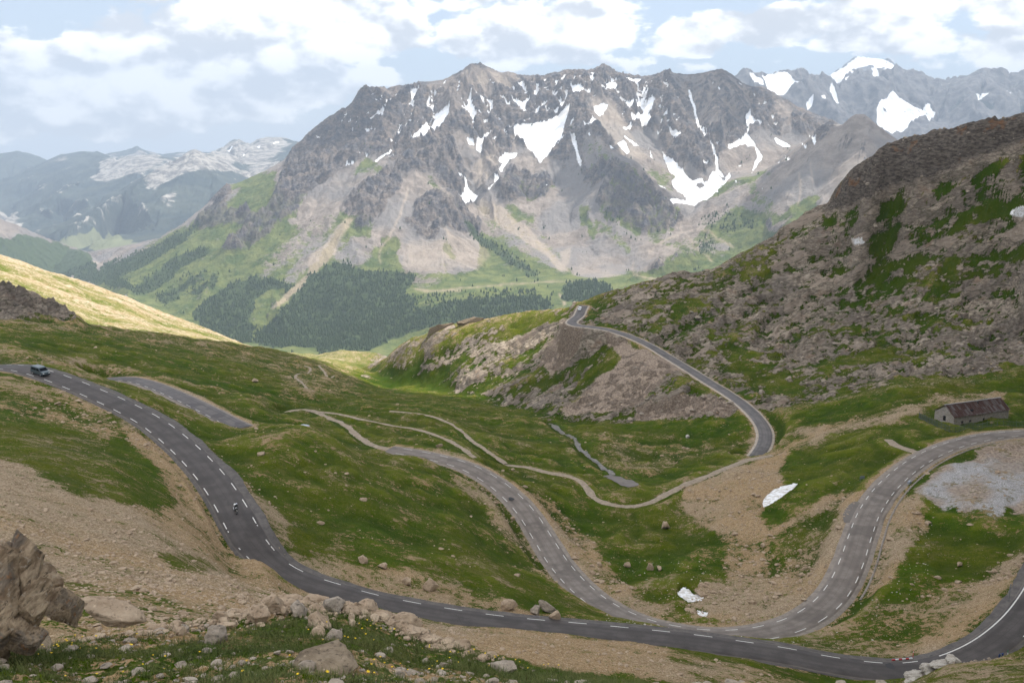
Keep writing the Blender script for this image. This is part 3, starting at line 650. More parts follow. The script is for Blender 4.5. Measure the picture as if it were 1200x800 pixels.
M_FOREST = [
 (.95, [(-100,272),(0,278),(30,276),(60,283),(104,297),(118,322),(60,330),(-100,335)]),
 (1, [(225,365),(265,335),(300,325),(330,330),(345,335),(320,360),(300,385),(290,402),(240,390)]),
 (0, [(300,350),(330,335),(335,345),(300,385),(290,380)]),
 (1, [(380,312),(395,310),(412,313),(430,316),(480,322),(488,326),(475,345),(490,350),(520,355),(540,350),(620,345),(640,350),(650,362),(600,372),(520,380),(460,400),(430,412),(320,405),(290,402),(330,365)]),
 (.35, [(488,345),(560,340),(620,338),(640,345),(560,352),(500,360),(480,370)]),
 (1, [(660,332),(690,328),(712,332),(720,345),(690,362),(658,352)]),
 (.75, [(120,312),(180,290),(240,262),(232,270),(190,302),(150,322),(110,330)]),
 (.75, [(160,335),(200,305),(235,290),(250,292),(210,320),(180,345),(160,345)]),
 (.6, [(180,350),(225,322),(245,318),(215,345),(195,358)]), (.6, [(215,345),(255,320),(262,325),(230,350)]),
 (.7, [(85,320),(125,318),(160,335),(170,345),(90,330)]),
 (.6, [(540,270),(545,260),(600,300),(635,320),(620,325),(580,300)]),
 (.4, [(700,240),(740,275),(750,285),(725,275)]), (.45, [(820,255),(850,245),(890,262),(885,270),(850,275),(820,268)]), (.5,[(815,285),(835,280),(835,300),(820,300)]),
 (.7,[(370,410),(400,412),(398,420),(372,418)]),
]
M_ROCK = [  # crags: 1 dark rough rock
 (.75, [(344,175),(374,147),(396,130),(422,103),(452,103),(490,97),(560,74),(622,89),(668,81),(708,74),(724,86),(780,83),(846,80),(884,101),(932,124),(984,146),(950,160),(910,160),(890,150),(870,165),(850,168),(840,190),(830,165),(790,195),(770,160),(745,150),(730,165),(720,178),(690,150),(650,215),(640,190),(600,165),(600,190),(580,185),(560,180),(545,155),(520,165),(500,175),(470,190),(440,180),(400,200),(370,225),(330,262),(320,240)]),
 (.95, [(340,175),(400,140),(450,130),(470,150),(440,175),(400,195),(370,220),(330,255),(310,250),(330,215)]),
 (.9, [(422,103),(452,104),(460,120),(440,125),(425,135),(410,130)]),
 (.85, [(500,165),(530,165),(545,200),(555,240),(540,245),(520,220),(505,200),(470,205),(470,225),(450,240),(440,255),(400,250),(430,215),(460,195)]),
 (.9, [(485,235),(505,228),(545,245),(560,262),(562,275),(545,275),(520,265),(510,280),(490,275),(475,262),(485,250)]),
 (.8, [(415,262),(440,240),(455,230),(450,250),(435,265),(420,272)]),
 (.8, [(578,226),(600,198),(622,206),(645,206),(655,215),(640,232),(615,228),(600,240)]),
 (.3, [(545,200),(560,180),(585,195),(600,190),(600,198),(575,222),(555,235)]),
 (.25, [(540,86),(562,80),(590,84),(600,100),(575,110),(555,105)]),
 (.1, [(600,165),(650,190),(660,200),(690,195),(690,225),(655,220),(640,200),(610,190)]),
 (.75, [(660,156),(684,114),(690,125),(680,150),(685,200),(720,185),(760,216),(800,260),(760,278),(720,255),(700,240),(715,208),(690,220),(680,180)]),
 (.15, [(690,115),(720,120),(735,150),(760,190),(740,180),(720,170),(700,150),(690,135)]),
 (.15, [(730,160),(760,150),(775,180),(760,195),(740,175)]),
 (.35, [(780,84),(846,80),(884,101),(880,140),(830,150),(800,120)]),
 (.85, [(790,160),(838,168),(840,190),(820,200),(800,190)]),
 (.1, [(880,150),(900,170),(930,185),(890,200),(860,205),(855,180),(885,170)]),
 (.2, [(905,120),(925,125),(935,160),(920,160)]),
 (.6, [(905,110),(985,145),(960,165),(940,155),(930,130)]),
 (.12, [(880,235),(928,187),(1004,134),(1050,160),(1000,260),(960,225),(905,258)]),
 (.85, [(1120/5+100,262),(240,235),(262,218),(275,222),(262,240),(240,250),(228,268)]),
 (.75, [(280,270),(310,245),(330,250),(318,275),(290,290),(270,300),(262,298)]),
]
# light tan earth streaks / tracks on the mountain
M_TAN = [ (1, [(392,270),(405,255),(415,255),(400,280),(392,300),(375,315),(360,335),(340,350),(320,365),(318,362),(340,340),(360,322),(362,300),(380,288)]),
  stroke([(479,218),(470,250),(458,278),(447,288),(445,300),(448,310)], [2,3,2.5,2,1.5,1]), stroke([(505,250),(515,262),(530,280),(545,292)], [2,3,3,1]),
  (1, [(558,235),(585,240),(600,255),(620,268),(640,290),(655,305),(668,318),(655,318),(640,300),(610,280),(580,262),(560,250)]), (.8, [(656,295),(668,290),(668,310),(660,312)]),
  stroke([(760,295),(780,283),(800,275),(812,268),(840,278),(860,290)], 2.2), stroke([(742,306),(741,318),(746,325),(785,331)], [1.5,2,3,2]), stroke([(795,258),(800,272),(818,292),(835,308)], 2),
  stroke([(500,342),(560,336),(640,330),(700,329)], 1.3), stroke([(486,340),(510,341),(540,341)], [2,2.5,1]), stroke([(655,344),(662,358)], [2,4]),
  (.7, [(540,84),(562,80),(590,84),(610,92),(600,110),(580,100),(560,95)]), (.8, [(575,170),(590,180),(580,200),(560,220),(550,200)]), (.6, [(690,110),(720,122),(735,150),(760,190),(720,175),(705,150)]),
  (.5,[(480,280),(560,280),(575,300),(560,315),(500,318),(470,312)]), (.6,[(500,100),(560,85),(545,130),(520,150),(510,120)]),
  stroke([(1,1),(2,2)],1), stroke([(935,205),(938,225),(936,240)],2), stroke([(950,195),(952,215)],1.5),
]
# ---------- far ranges
F_SNOW = [ (1, p) for p in [
 [(877,84),(885,87),(893,95),(896,101),(890,100),(884,94)], [(893,92),(903,86),(912,84),(922,86),(932,97),(940,106),(930,104),(924,109),(918,112),(910,108),(898,101)],
 [(968,92),(985,80),(1007,65),(1034,69),(1050,77),(1045,82),(1036,84),(1020,78),(1003,82),(990,92),(978,98)], [(1030,150),(1026,135),(1040,120),(1046,115),(1062,121),(1078,125),(1088,117),(1096,128),(1090,140),(1070,148),(1045,158)],
 [(945,125),(955,120),(952,127),(946,129)], [(958,126),(966,124),(968,132),(960,131)], [(967,115),(974,114),(970,119)], [(975,98),(985,115),(980,115),(972,103)], [(990,96),(996,95),(990,100)],
 [(1110,105),(1125,103),(1120,107)], [(1140,113),(1160,112),(1150,116)], [(1020,82),(1028,81),(1030,90),(1026,92)], [(1178,115),(1190,112),(1185,118)],
 [(266,175),(272,170),(276,172),(270,178)],[(283,182),(290,180),(286,184)],[(318,172),(326,165),(328,168)],[(300,172),(306,170),(304,174)]]]
F_ROCK = [  # pale limestone
 (1, [(110,205),(130,188),(160,180),(195,182),(180,195),(160,210),(140,205),(120,215)]),
 (1, [(163,225),(180,205),(200,190),(228,174),(250,185),(270,190),(262,200),(235,200),(215,205),(195,212),(180,220)]), (.8, [(190,240),(196,230),(206,228),(212,233),(202,236),(197,243)]),
 (1, [(240,190),(262,170),(280,163),(300,170),(310,163),(340,163),(340,172),(300,190),(270,195)]), (.9, [(285,200),(320,190),(330,185),(320,200),(290,210),(280,215)]),
 (1, [(-100,255),(0,255),(20,264),(38,274),(32,283),(0,282),(-100,285)]), (.7, [(60,195),(78,185),(88,190),(70,200)]),
 (.8,[(70,300),(85,310),(78,312),(68,304)]), (.9, [(840,80),(1300,60),(1300,170),(840,170)]), (.5, [(975,268),(180,265)]),
]
F_VAL = [(1, [(60,285),(90,277),(130,280),(165,285),(150,292),(110,294),(80,292),(60,300)]), (.6,[(95,300),(125,305),(90,318),(60,310)]), (.5,[(120,275),(145,276),(130,284)])]
EXPOSURE = .74
# ================================================================== RELIEF DETAIL
PX, PY = project(X2, Y2, H)
PX = PX.astype(F32); PY = PY.astype(F32)
def grads(Hh, r0, r1):
    h = Hh[r0:r1]; t = TT.astype(F32); y = YY[r0:r1].astype(F32)
    ht = np.gradient(h, t, axis=1); hy = np.gradient(h, y, axis=0)
    gx = ht / y[:, None]; gy = hy - t[None]*gx
    return gx, gy
def gullies(x, y, gx, gy, *a, **k):
    return chunked(lambda x_, y_, p, q: [_gullies(x_, y_, p, q, *a, **k)], x, y, gx, gy)[0]
def _gullies(x, y, gx, gy, cell, octv, amp, seed=0, gain=.5, branch=1.0):
    """erosion-like gullies running down the slope; returns height offset"""
    out = np.zeros_like(x); gx = gx.copy(); gy = gy.copy(); c = cell; a = amp
    for o in range(octv):
        gl = np.sqrt(gx*gx+gy*gy)+1e-5
        kx, ky = -gy/gl, gx/gl
        sl = np.clip(gl*1.6, 0, 1)
        fx = x/c; fy = y/c; ix = np.floor(fx).astype(np.int32); iy = np.floor(fy).astype(np.int32)
        C_ = 0; S_ = 0; Wt = 1e-6; W2 = F32(2*np.pi*1.15)
        for i in (-1, 0, 1):
            for j in (-1, 0, 1):
                h = _hash(ix+i, iy+j, seed+o*31)
                dx = fx-(ix+i)-(h & np.uint32(1023)).astype(F32)/1023; dy = fy-(iy+j)-((h >> np.uint32(10)) & np.uint32(1023)).astype(F32)/1023
                w = np.exp(-2.2*(dx*dx+dy*dy)); ph = (dx*kx+dy*ky)*W2
                C_ = C_+np.cos(ph)*w; S_ = S_+np.sin(ph)*w; Wt = Wt+w
        C_ = C_/Wt; S_ = S_/Wt
        out += a*sl*C_
        gx -= branch*S_*kx*(a*W2/c)*sl; gy -= branch*S_*ky*(a*W2/c)*sl
        c *= .5; a *= gain
    return out.astype(F32)
def rowsel(y0, y1): return int(np.searchsorted(YY, y0)), int(np.searchsorted(YY, y1))
# warped lookup so that the borders of the cover patches are ragged
def wsample(lst, default, soft, x, y, px, py, wscale, wamp, seed):
    A = layer(default, lst, soft)
    wx = fbm(x/wscale, y/wscale, 4, seed)*wamp; wy = fbm(x/wscale+9.7, y/wscale-5.1, 4, seed+5)*wamp*.7
    return sample(A, px+wx, py+wy)
# ---- near
r0, r1 = 0, N_NEAR
x, y, px, py = X2[:r1], Y2[:r1], PX[:r1], PY[:r1]
gx, gy = grads(H, 0, r1)
yN = y
rock = wsample(R_NEAR, 0.0, 3.0, x, y, px, py, 18, 9, 11)
fgm = (y < 60)
farb = sstep(760, 900, y)                                   # lit hill and beyond
rock = np.where(fgm, 0, rock)*(1-farb*(px < 420))
grass = wsample(G_NEAR, .86, 2.5, x, y, px, py, 14, 9, 21)
gfg = wsample(G_NEAR_FG, .46, 3, x, y, px, py, 3, 10, 22)
grass = np.where(fgm, gfg, grass)
scree = wsample(S_NEAR, 0.0, 2.5, x, y, px, py, 10, 11, 31)*np.where(fgm, 0, 1)*(1-farb)
dark = wsample(D_NEAR, 0.0, 3.0, x, y, px, py, 15, 7, 41)*np.where(fgm, 0, 1)*(1-farb)
rubb = wsample(W_NEAR, 0.0, 3.0, x, y, px, py, 6, 15, 51)*np.where(fgm, 0, 1)*(1-farb)
snow = wsample(SN_NEAR, 0.0, .6, x, y, px, py, 9, 2.0, 61)*np.where(fgm, 0, 1)*(1-farb)
# lit hill cover
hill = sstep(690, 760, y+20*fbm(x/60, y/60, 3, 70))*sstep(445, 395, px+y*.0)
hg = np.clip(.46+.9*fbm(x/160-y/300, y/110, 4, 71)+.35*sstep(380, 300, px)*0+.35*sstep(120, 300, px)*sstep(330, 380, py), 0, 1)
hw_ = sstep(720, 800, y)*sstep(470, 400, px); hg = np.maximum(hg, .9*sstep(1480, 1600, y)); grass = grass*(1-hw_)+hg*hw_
# noise relief
crag = np.clip(rock*1.25-.15, 0, 1)
n_big = fbm(x/55, y/55, 4, 3); n_mid = fbm(x/14, y/14, 4, 5)
dH = (n_big*3.2+n_mid*.9)*sstep(60, 260, y)
dH += fbm(x/5, y/5, 3, 7)*.30*sstep(40, 130, y)
# strata: bands dipping down to the left
zc = H[:r1]+dH
q = zc-.42*x+.10*y + 5*fbm(x/30, y/30, 3, 13)
def terr(q, p, seed):
    k = q/p; i = np.floor(k); f = k-i
    j = (_hash(i.astype(np.int32), i.astype(np.int32)*0+seed, 5) & np.uint32(255)).astype(F32)/255
    return (sstep(.25+.3*j, .95, f)-f)*p*(.5+.8*j)
big = ridged(x/34+q/25, y/34-q/60, 5, 15, .55)
st = terr(q, 9.0, 1)*.9+terr(q+3*fbm(x/8, y/8, 2, 19), 3.1, 2)*.9
d1, d2 = worley(x/7+fbm(x/9, y/9, 2, 23), q/3.5+y/12, 4)
d3, d4 = worley(x/2.6+y/5, q/1.4+y/4, 7)
blocks = (d2-d1)*2.0-.5
blocks2 = (d4-d3)*.9-.25
relief = st*1.7+big*3.4+blocks*2.2+blocks2*1.0
dist_s = sstep(300, 420, y)
gl = gullies(x, y, gx, gy, 60, 2, 2.6, 3)
qw = q+14*fbm(x/60, y/60, 3, 59)
band = fbm(qw/13, x/80+y/90, 5, 57, .6)*1.1+fbm(x/34, y/34, 3, 58)*.45
dH += relief*(1-.45*dark)*crag*np.clip(.55+1.1*band, .12, 1.1)*(1-sstep(.1, .5, snow))*np.where(y > 250, 1.0, .5) + gl*np.clip(rock+.25, 0, 1)*sstep(360, 480, y)*.45
# cliff under the right skyline: vertical ribs
ribs = ridged(x/16, y/60, 4, 27)*3.0+ridged(x/5, y/20, 3, 28)*1.0
dH += ribs*dark*sstep(500, 560, y)*.45
# dark outcrop in front of the lit hill
oc = ((px < 100) & (y > 490) & (y < 560)).astype(F32); oc = blur(oc, 4, 4)
dH += oc*(ridged(x/9, y/14, 4, 29)*3.2+1)*sstep(-20, 10, px)
# hillside gully on lit hill
dH += gullies(x, y, gx, gy, 150, 4, 6.0, 9)*sstep(900, 1100, y)*.6
# small hummocks of the pasture
hum = np.abs(perlin(x/9, y/13, 33))*1.0+np.abs(perlin(x/4, y/6, 34))*.4
dH += (hum-.3)*(1-crag)*sstep(150, 280, y)*1.3
dH += ridged(x/40-y/30, y/90+x/120, 3, 35)*1.0*(1-crag)*sstep(220, 330, y)*(y < 800)
# striped gravel slope: small terraces
strp = np.clip(1-grass*2.5, 0, 1)*(1-crag)*((px > 780) & (px < 1010) & (y < 350) & (y > 180))
# stones as relief in bare ground
bare = np.clip(1-grass*1.25, 0, 1)
w1, w2 = worley(x/1.3, y/1.3, 36)
dH += np.where(y < 330, (.5-w1)*.22*bare, 0)*sstep(45, 70, y)
w1b, _ = worley(x/.55, y/.55, 37)
dH += np.where(y < 160, (.45-w1b)*.12*bare, 0)*sstep(30, 60, y)
# foreground micro relief
fgw = sstep(60, 35, y)
dH += fgw*(fbm(x/1.6, y/1.6, 4, 38)*.22+fbm(x/.35, y/.35, 3, 39)*.05)
wf1, wf2 = worley(x/.42, y/.34, 40)
stn = sstep(.1, .42, .62-wf1-grass*.45)
dH += fgw*stn*.07
sb = sstep(.05, .4, blur(snow, 2, 2)); dH *= 1-.9*sb; dH += .35*sstep(.35, .6, snow)
H[:r1] += dH.astype(F32)
# rock rim on the bank at the lower right and the rocks along the near bank
# ---- mid: the big mountain
m0, m1 = N_NEAR-4, N_MID
xm, ym, pxm, pym = X2[m0:m1], Y2[m0:m1], PX[m0:m1], PY[m0:m1]
gx, gy = grads(blur(H[m0:m1], 2, 2) if False else H, m0, m1)
mrock = wsample(M_ROCK, 0.12, 2.2, xm, ym, pxm, pym, 260, 7, 81)
mgrass = wsample(M_GRASS, 0.06, 2.5, xm, ym, pxm, pym, 260, 9, 82)
msnow = wsample(M_SNOW, 0.0, .55, xm, ym, pxm, pym, 90, 2.2, 83)
mfor = wsample(M_FOREST, 0.0, 1.5, xm, ym, pxm, pym, 120, 7, 84)
mtan = wsample(M_TAN, 0.0, .8, xm, ym, pxm, pym, 120, 2.5, 85)
behind = sstep(7250, 7700, ym)
steep = np.sqrt(gx*gx+gy*gy)
skp = np.array([(a, b) for a, b, c in SKY]); cd = pym-np.interp(pxm, skp[:, 0], skp[:, 1]); crest = sstep(0, 14, cd)*.68+.32
g1 = gullies(xm, ym, gx, gy, 330, 6, 44, 5, .60)
cr = np.clip(mrock*1.2, 0.0, 1)
snw = sstep(.25, .6, blur(msnow, 1, 1))
att = np.clip(.22+1.0*cr, 0, 1)*(1-.75*snw)*sstep(3500, 4600, ym)
fl = sstep(.06, .3, blur(steep, 6, 6))
qm = H[m0:m1]-.35*xm
dM = g1*att*fl*.95
dM += ridged(xm/190+qm/300, ym/190, 5, 91, .6)*42*cr*fl*(1-.8*snw)
dM += ridged(xm/70, ym/80+qm/60, 4, 92, .6)*20*cr*fl*(1-.8*snw)
dM += terr(qm+40*fbm(xm/200, ym/200, 3, 95), 46.0, 3)*.8*cr*fl*(1-snw)
dM *= crest
dM += fbm(xm/45, ym/45, 3, 93)*3*fl
H[m0:m1] += (dM*sstep(0, 8, np.arange(m1-m0))[:, None]).astype(F32)
# ---- far
f0, f1 = N_MID-2, NR
xf, yf, pxf, pyf = X2[f0:f1], Y2[f0:f1], PX[f0:f1], PY[f0:f1]
gx, gy = grads(H, f0, f1)
fsnow = wsample(F_SNOW, 0.0, .6, xf, yf, pxf, pyf, 200, 2.5, 101)
frock = wsample(F_ROCK, 0.10, 5.0, xf, yf, pxf, pyf, 500, 13, 102)
fval = wsample(F_VAL, 0.0, 1.0, xf, yf, pxf, pyf, 300, 7, 103)
g2 = gullies(xf, yf, gx, gy, 1500, 5, 210, 6, .5)
right = sstep(700, 800, pxf)
st2 = sstep(.05, .3, np.sqrt(gx*gx+gy*gy))
skf = np.array([(-160,185),(0,180),(55,190),(160,182),(228,174),(278,162),(345,165),(500,170),(845,95),(875,79),(893,90),(933,79),(963,86),(1003,75),(1050,74),(1103,99),(1160,79),(1300,90)], float); cdf = pyf-np.interp(pxf, skf[:, 0], skf[:, 1]); crf = .45+.55*sstep(2, 30, cdf)
dF = crf*g2*st2*(.45+.10*right)*sstep(8300, 9200, yf)*sstep(26500, 23500, yf)+crf*ridged(xf/420, yf/600, 4, 104, .6)*(25+50*right)*st2*(1-fsnow)
H[f0:f1] += (dF*sstep(0, 6, np.arange(f1-f0))[:, None]).astype(F32)

# ================================================================== ROADS CUT INTO THE LAND
def sample_H(x, y):
    c = np.interp(x/y, TT, np.arange(NC)); r = np.interp(np.log(y), LY, np.arange(NR))
    ci = np.clip(c.astype(int), 0, NC-2); ri = np.clip(r.astype(int), 0, NR-2); fc = c-ci; fr = r-ri
    return (H[ri, ci]*(1-fc)+H[ri, ci+1]*fc)*(1-fr)+(H[ri+1, ci]*(1-fc)+H[ri+1, ci+1]*fc)*fr
def carve(xyz, half, blend, drop):
    """flatten the land under a ribbon; land ends `drop` below the ribbon"""
    best = {}
    D = np.full(H.shape, 1e9, F32) if False else None
    reach = half+blend
    x0, x1 = xyz[:, 0].min()-reach, xyz[:, 0].max()+reach; y0, y1 = xyz[:, 1].min()-reach, xyz[:, 1].max()+reach
    ra, rb = np.searchsorted(YY, max(y0, 9)), np.searchsorted(YY, y1)
    dist = np.full((rb-ra, NC), 1e9, F32); zz_ = np.zeros((rb-ra, NC), F32)
    for i in range(len(xyz)-1):
        a, b = xyz[i], xyz[i+1]
        ya, yb = min(a[1], b[1])-reach, max(a[1], b[1])+reach
        q0, q1 = np.searchsorted(YY, ya), np.searchsorted(YY, yb)
        xa, xb = min(a[0], b[0])-reach, max(a[0], b[0])+reach
        c0 = np.searchsorted(TT, min(xa/ya, xa/yb)); c1 = np.searchsorted(TT, max(xb/ya, xb/yb))
        if q1 <= q0 or c1 <= c0: continue
        X = X2[q0:q1, c0:c1]; Y = Y2[q0:q1, c0:c1]
        dx, dy = b[0]-a[0], b[1]-a[1]; L = dx*dx+dy*dy+1e-9
        t = np.clip(((X-a[0])*dx+(Y-a[1])*dy)/L, 0, 1)
        d = np.sqrt((X-a[0]-t*dx)**2+(Y-a[1]-t*dy)**2); z = a[2]+t*(b[2]-a[2])
        S = dist[q0-ra:q1-ra, c0:c1]; Z = zz_[q0-ra:q1-ra, c0:c1]
        m = d < S; S[m] = d[m]; Z[m] = z[m]
    Hh = H[ra:rb]; m = dist < reach
    w = 1-sstep(half, reach, dist)
    Hh[m] = (Hh*(1-w)+(zz_-drop)*w)[m]
    return ra, rb, dist
ROADDIST = np.full((N_NEAR, NC), 50, F32)
for k in ('far', 'left', 'middle', 'upper'):
    r = ROADS[k]; g = .35 if k != 'far' else .45
    ra, rb, d = carve(r['xyz'], r['w']+{'upper': .75}.get(k, 1.4), {'upper': 2.2, 'middle': 6, 'left': 6, 'far': 5}[k], .16 if k != 'far' else .22)
    rb2 = min(rb, N_NEAR); ROADDIST[ra:rb2] = np.minimum(ROADDIST[ra:rb2], (d-r['w'])[:rb2-ra])
for k, r in PATHS.items():
    x_, y_, z_ = r['xyz'].T
    hz = sample_H(x_, y_); n = 9; kk = np.ones(2*n+1)/(2*n+1)
    hz = np.convolve(np.pad(hz, n, mode='edge'), kk, mode='valid')
    if k in 'abcdf': hz = .5*hz+.5*z_ if k in 'abcd' else hz
    r['xyz'] = np.stack([x_, y_, hz], 1)
    carve(r['xyz'], r['w']+.9, 2.5, .10)
hz = sample_H(STR[:, 0], STR[:, 1]); STR[:, 2] = hz-.9
carve(STR, 1.6, 4, .25)
def carve_pad(cx, cy, z, rad, blend):
    d = np.sqrt((X2[:N_NEAR]-cx)**2+(Y2[:N_NEAR]-cy)**2); w = 1-sstep(rad, rad+blend, d)
    H[:N_NEAR] = H[:N_NEAR]*(1-w)+z*w
pc = P(357, 508, 312); pond_z = float(sample_H(np.array([pc[0]]), np.array([pc[1]]))[0])-.15
carve_pad(pc[0], pc[1], pond_z-.25, 2.4, 4.0)
# bare verge beside the roads
verge = sstep(3.2, .8, ROADDIST+fbm(x/2.5, y/2.5, 3, 44)*1.4)
grass = grass*(1-.75*verge)
# ================================================================== VERTEX COVER -> MESHES
def cover_near():
    n1 = fbm(x/9, y/9, 5, 51, .6); n2 = fbm(x/2.2, y/2.2, 3, 52, .6)
    gf = np.clip(grass+.70*n1+.42*n2-.30*CV*sstep(60, 120, y), 0, 1)
    rn = band*.95+fbm(x/5+q/8, q/4+y/9, 4, 54, .6)*.8
    gsl = np.gradient(H[:r1], axis=1)/(np.gradient(X2[:r1], axis=1)+1e-6); gsy = np.gradient(H[:r1], axis=0)/(np.gradient(Y2[:r1], axis=0)+1e-6)
    stp = np.sqrt(gsl**2+gsy**2)
    cav = np.clip((H[:r1]-blur(H[:r1], 7, 7))/(.9+y*.0016), -1.2, 1.2)
    rf = np.clip(rock*1.0+.02+(.32*cav+rn*1.05+.10*np.clip(stp-.62, -1, 1.5))*sstep(.02, .25, rock), 0, 1)
    sf = np.clip(scree*1.1+(.55*n1+.3*n2)*sstep(.02, .4, scree), 0, 1)
    return gf, rf, sf
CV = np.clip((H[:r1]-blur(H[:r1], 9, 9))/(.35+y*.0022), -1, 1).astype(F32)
gf, rf, sf = cover_near()
A1 = np.stack([gf, rf, sf, np.clip(snow, 0, 1)], -1)
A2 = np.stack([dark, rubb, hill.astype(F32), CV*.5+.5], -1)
def grid_mesh(name, ra, rb, mat, attrs):
    n = rb-ra
    V = np.stack([X2[ra:rb], Y2[ra:rb], H[ra:rb]], -1).reshape(-1, 3)
    i = (np.arange(n-1)[:, None]*NC+np.arange(NC-1)[None]).ravel()
    Fc = np.stack([i, i+1, i+NC+1, i+NC], 1)
    o = mesh_np(name, V, Fc, mat)
    for k, A in attrs.items(): add_attr(o, k, A.reshape(-1, 4))
    o['kind'] = 'structure'
    return o

# ================================================================== MATERIALS OF THE LAND
def strata_vec(q, p, sx, sz):
    s = q.n('SeparateXYZ'); q.put(s.inputs[0], p); X, Y, Z = s.outputs
    c = q.n('CombineXYZ'); q.put(c.inputs[0], q.math('MULTIPLY', X, sx)); q.put(c.inputs[1], q.math('MULTIPLY', Y, sx))
    q.put(c.inputs[2], q.math('MULTIPLY', q.math('ADD', q.math('SUBTRACT', Z, q.math('MULTIPLY', X, .42)), q.math('MULTIPLY', Y, .10)), sz)); return c.outputs[0]
def mat_ground():
    q = N('alpine_ground'); g, r, s, sn = q.attr('cov_a'); dk, rb, hl, rd = q.attr('cov_b')
    p = q.pos()
    n1 = q.noise(.9, 5, .65); n2 = q.noise(.16, 4, .6); n3 = q.noise(4.5, 4, .6); n4 = q.noise(.035, 3, .5)
    nf = q.noise(14, 3, .6)
    # pasture
    gr = q.mix(q.ss(n2, .3, .7), (.023,.050,.003), (.050,.082,.006))
    gr = q.mix(q.ss(n4, .35, .65), gr, q.mix(q.ss(n1,.35,.65), (.048,.064,.006), (.092,.094,.018)), 'MIX')
    gr = q.mix(q.math('MULTIPLY', q.ss(n1, .52, .72), .55), gr, (.115,.105,.052))
    gr = q.mix(q.math('MULTIPLY', q.ss(n3, .48, .62), .55), gr, (.016,.027,.005))
    gr = q.mix(q.math('MULTIPLY', q.ss(q.noise(.33, 5, .65), .54, .62), .45), gr, (.100,.090,.036)); gr = q.mix(q.math('MULTIPLY', q.ss(q.noise(.07, 4, .6), .54, .66), .5), gr, (.022,.044,.006))
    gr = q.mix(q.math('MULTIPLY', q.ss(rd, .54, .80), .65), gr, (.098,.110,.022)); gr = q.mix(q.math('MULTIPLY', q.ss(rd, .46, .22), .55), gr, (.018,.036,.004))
    # bare gravelly earth
    vs = q.voro(1.7); vd = q.voro(5.5)
    tn = q.mix(q.ss(n1, .35, .65), (.205,.140,.080), (.335,.245,.155))
    tn = q.mix(q.ss(n4, .4, .62), tn, q.mix(q.ss(n1,.35,.65), (.185,.140,.092), (.330,.265,.195)))
    tn = q.mix(q.math('MULTIPLY', q.ss(n3, .48, .62), .75), tn, (.470,.380,.280))
    tn = q.mix(q.math('MULTIPLY', q.ss(q.noise(2.1,4,.7), .56, .70), .6), tn, (.120,.085,.055))
    tn = q.mix(q.math('MULTIPLY', q.ss(nf, .52, .64), .55), tn, (.080,.058,.036))
    # grey-pink rock
    vec = q.scalev(p, (1, 1, 2.6))
    rn = q.noise(.32, 6, .68, vec); rn2 = q.noise(1.4, 5, .65, vec)
    rk = q.mix(q.ss(rn, .38, .62), (.205,.168,.134), (.500,.430,.350))
    rk = q.mix(q.math('MULTIPLY', q.ss(q.noise(.05, 4, .6), .48, .62), .5), rk, (.190,.165,.148))
    rk = q.mix(q.math('MULTIPLY', q.ss(q.noise(.09, 4, .6), .56, .70), .5), rk, (.330,.225,.160))
    rk = q.mix(q.math('MULTIPLY', q.ss(rn2, .55, .70), .6), rk, (.390,.330,.290))
    rk = q.mix(q.math('MULTIPLY', q.ss(rn2, .45, .34), .6), rk, (.060,.050,.042))
    sv = strata_vec(q, p, .055, .16); wv = q.n('TexNoise'); q.put(wv.inputs['Vector'], sv); wv.inputs['Scale'].default_value = 1.6; wv.inputs['Detail'].default_value = 4
    av = q.n('VectorMath', operation='MULTIPLY_ADD'); q.put(av.inputs[0], wv.outputs['Color']); av.inputs[1].default_value = (.9,.9,.9); q.put(av.inputs[2], sv)
    slab = q.n('TexVoronoi', feature='F1'); q.put(slab.inputs['Vector'], av.outputs[0]); slab.inputs['Scale'].default_value = 1.0
    ton = q.n('SeparateColor'); q.put(ton.inputs[0], slab.outputs['Color'])
    rk = q.mix(q.math('MULTIPLY', ton.outputs[0], .55), rk, (.120,.100,.085)); rk = q.mix(q.math('MULTIPLY', q.ss(ton.outputs[1], .7, .9), .5), rk, (.440,.365,.300))
    edg = q.n('TexVoronoi', feature='DISTANCE_TO_EDGE'); q.put(edg.inputs['Vector'], av.outputs[0]); edg.inputs['Scale'].default_value = 1.0
    ln = q.ss(q.noise(1.0, 5, .7, strata_vec(q, p, .10, 1.5)), .44, .36); rk = q.mix(q.math('MULTIPLY', ln, .6), rk, (.060,.050,.044))
    rk = q.mix(q.math('MULTIPLY', q.ss(edg.outputs[0], .05, .01), .5), rk, (.060,.060,.035))
    dr = q.mix(q.ss(rn, .35, .65), (.062,.053,.046), (.190,.165,.142))
    dr = q.mix(q.math('MULTIPLY', q.ss(q.noise(.07, 4, .6), .60, .70), .6), dr, (.230,.120,.062))
    rk = q.mix(dk, rk, dr)
    sc = q.mix(q.ss(q.noise(1.2, 5, .75), .38, .62), (.165,.130,.104), (.350,.285,.230))
    sc = q.mix(q.math('MULTIPLY', q.ss(q.noise(3.1,3,.7), .55, .70), .6), sc, (.110,.090,.078))
    ru = q.mix(q.ss(n3, .4, .6), q.mix(q.ss(n1,.4,.6), (.150,.140,.135), (.240,.225,.215)), (.400,.390,.385))
    sc = q.mix(rb, sc, ru)
    # lit hill: dry straw colour, also lightened to stand in for stronger sun
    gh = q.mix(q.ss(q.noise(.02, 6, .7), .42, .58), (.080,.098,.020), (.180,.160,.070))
    gr = q.mix(hl, gr, gh); tn = q.mix(q.math('MULTIPLY', hl, .75), tn, q.mix(q.ss(n2,.35,.65), (.230,.175,.105), (.420,.365,.280)))
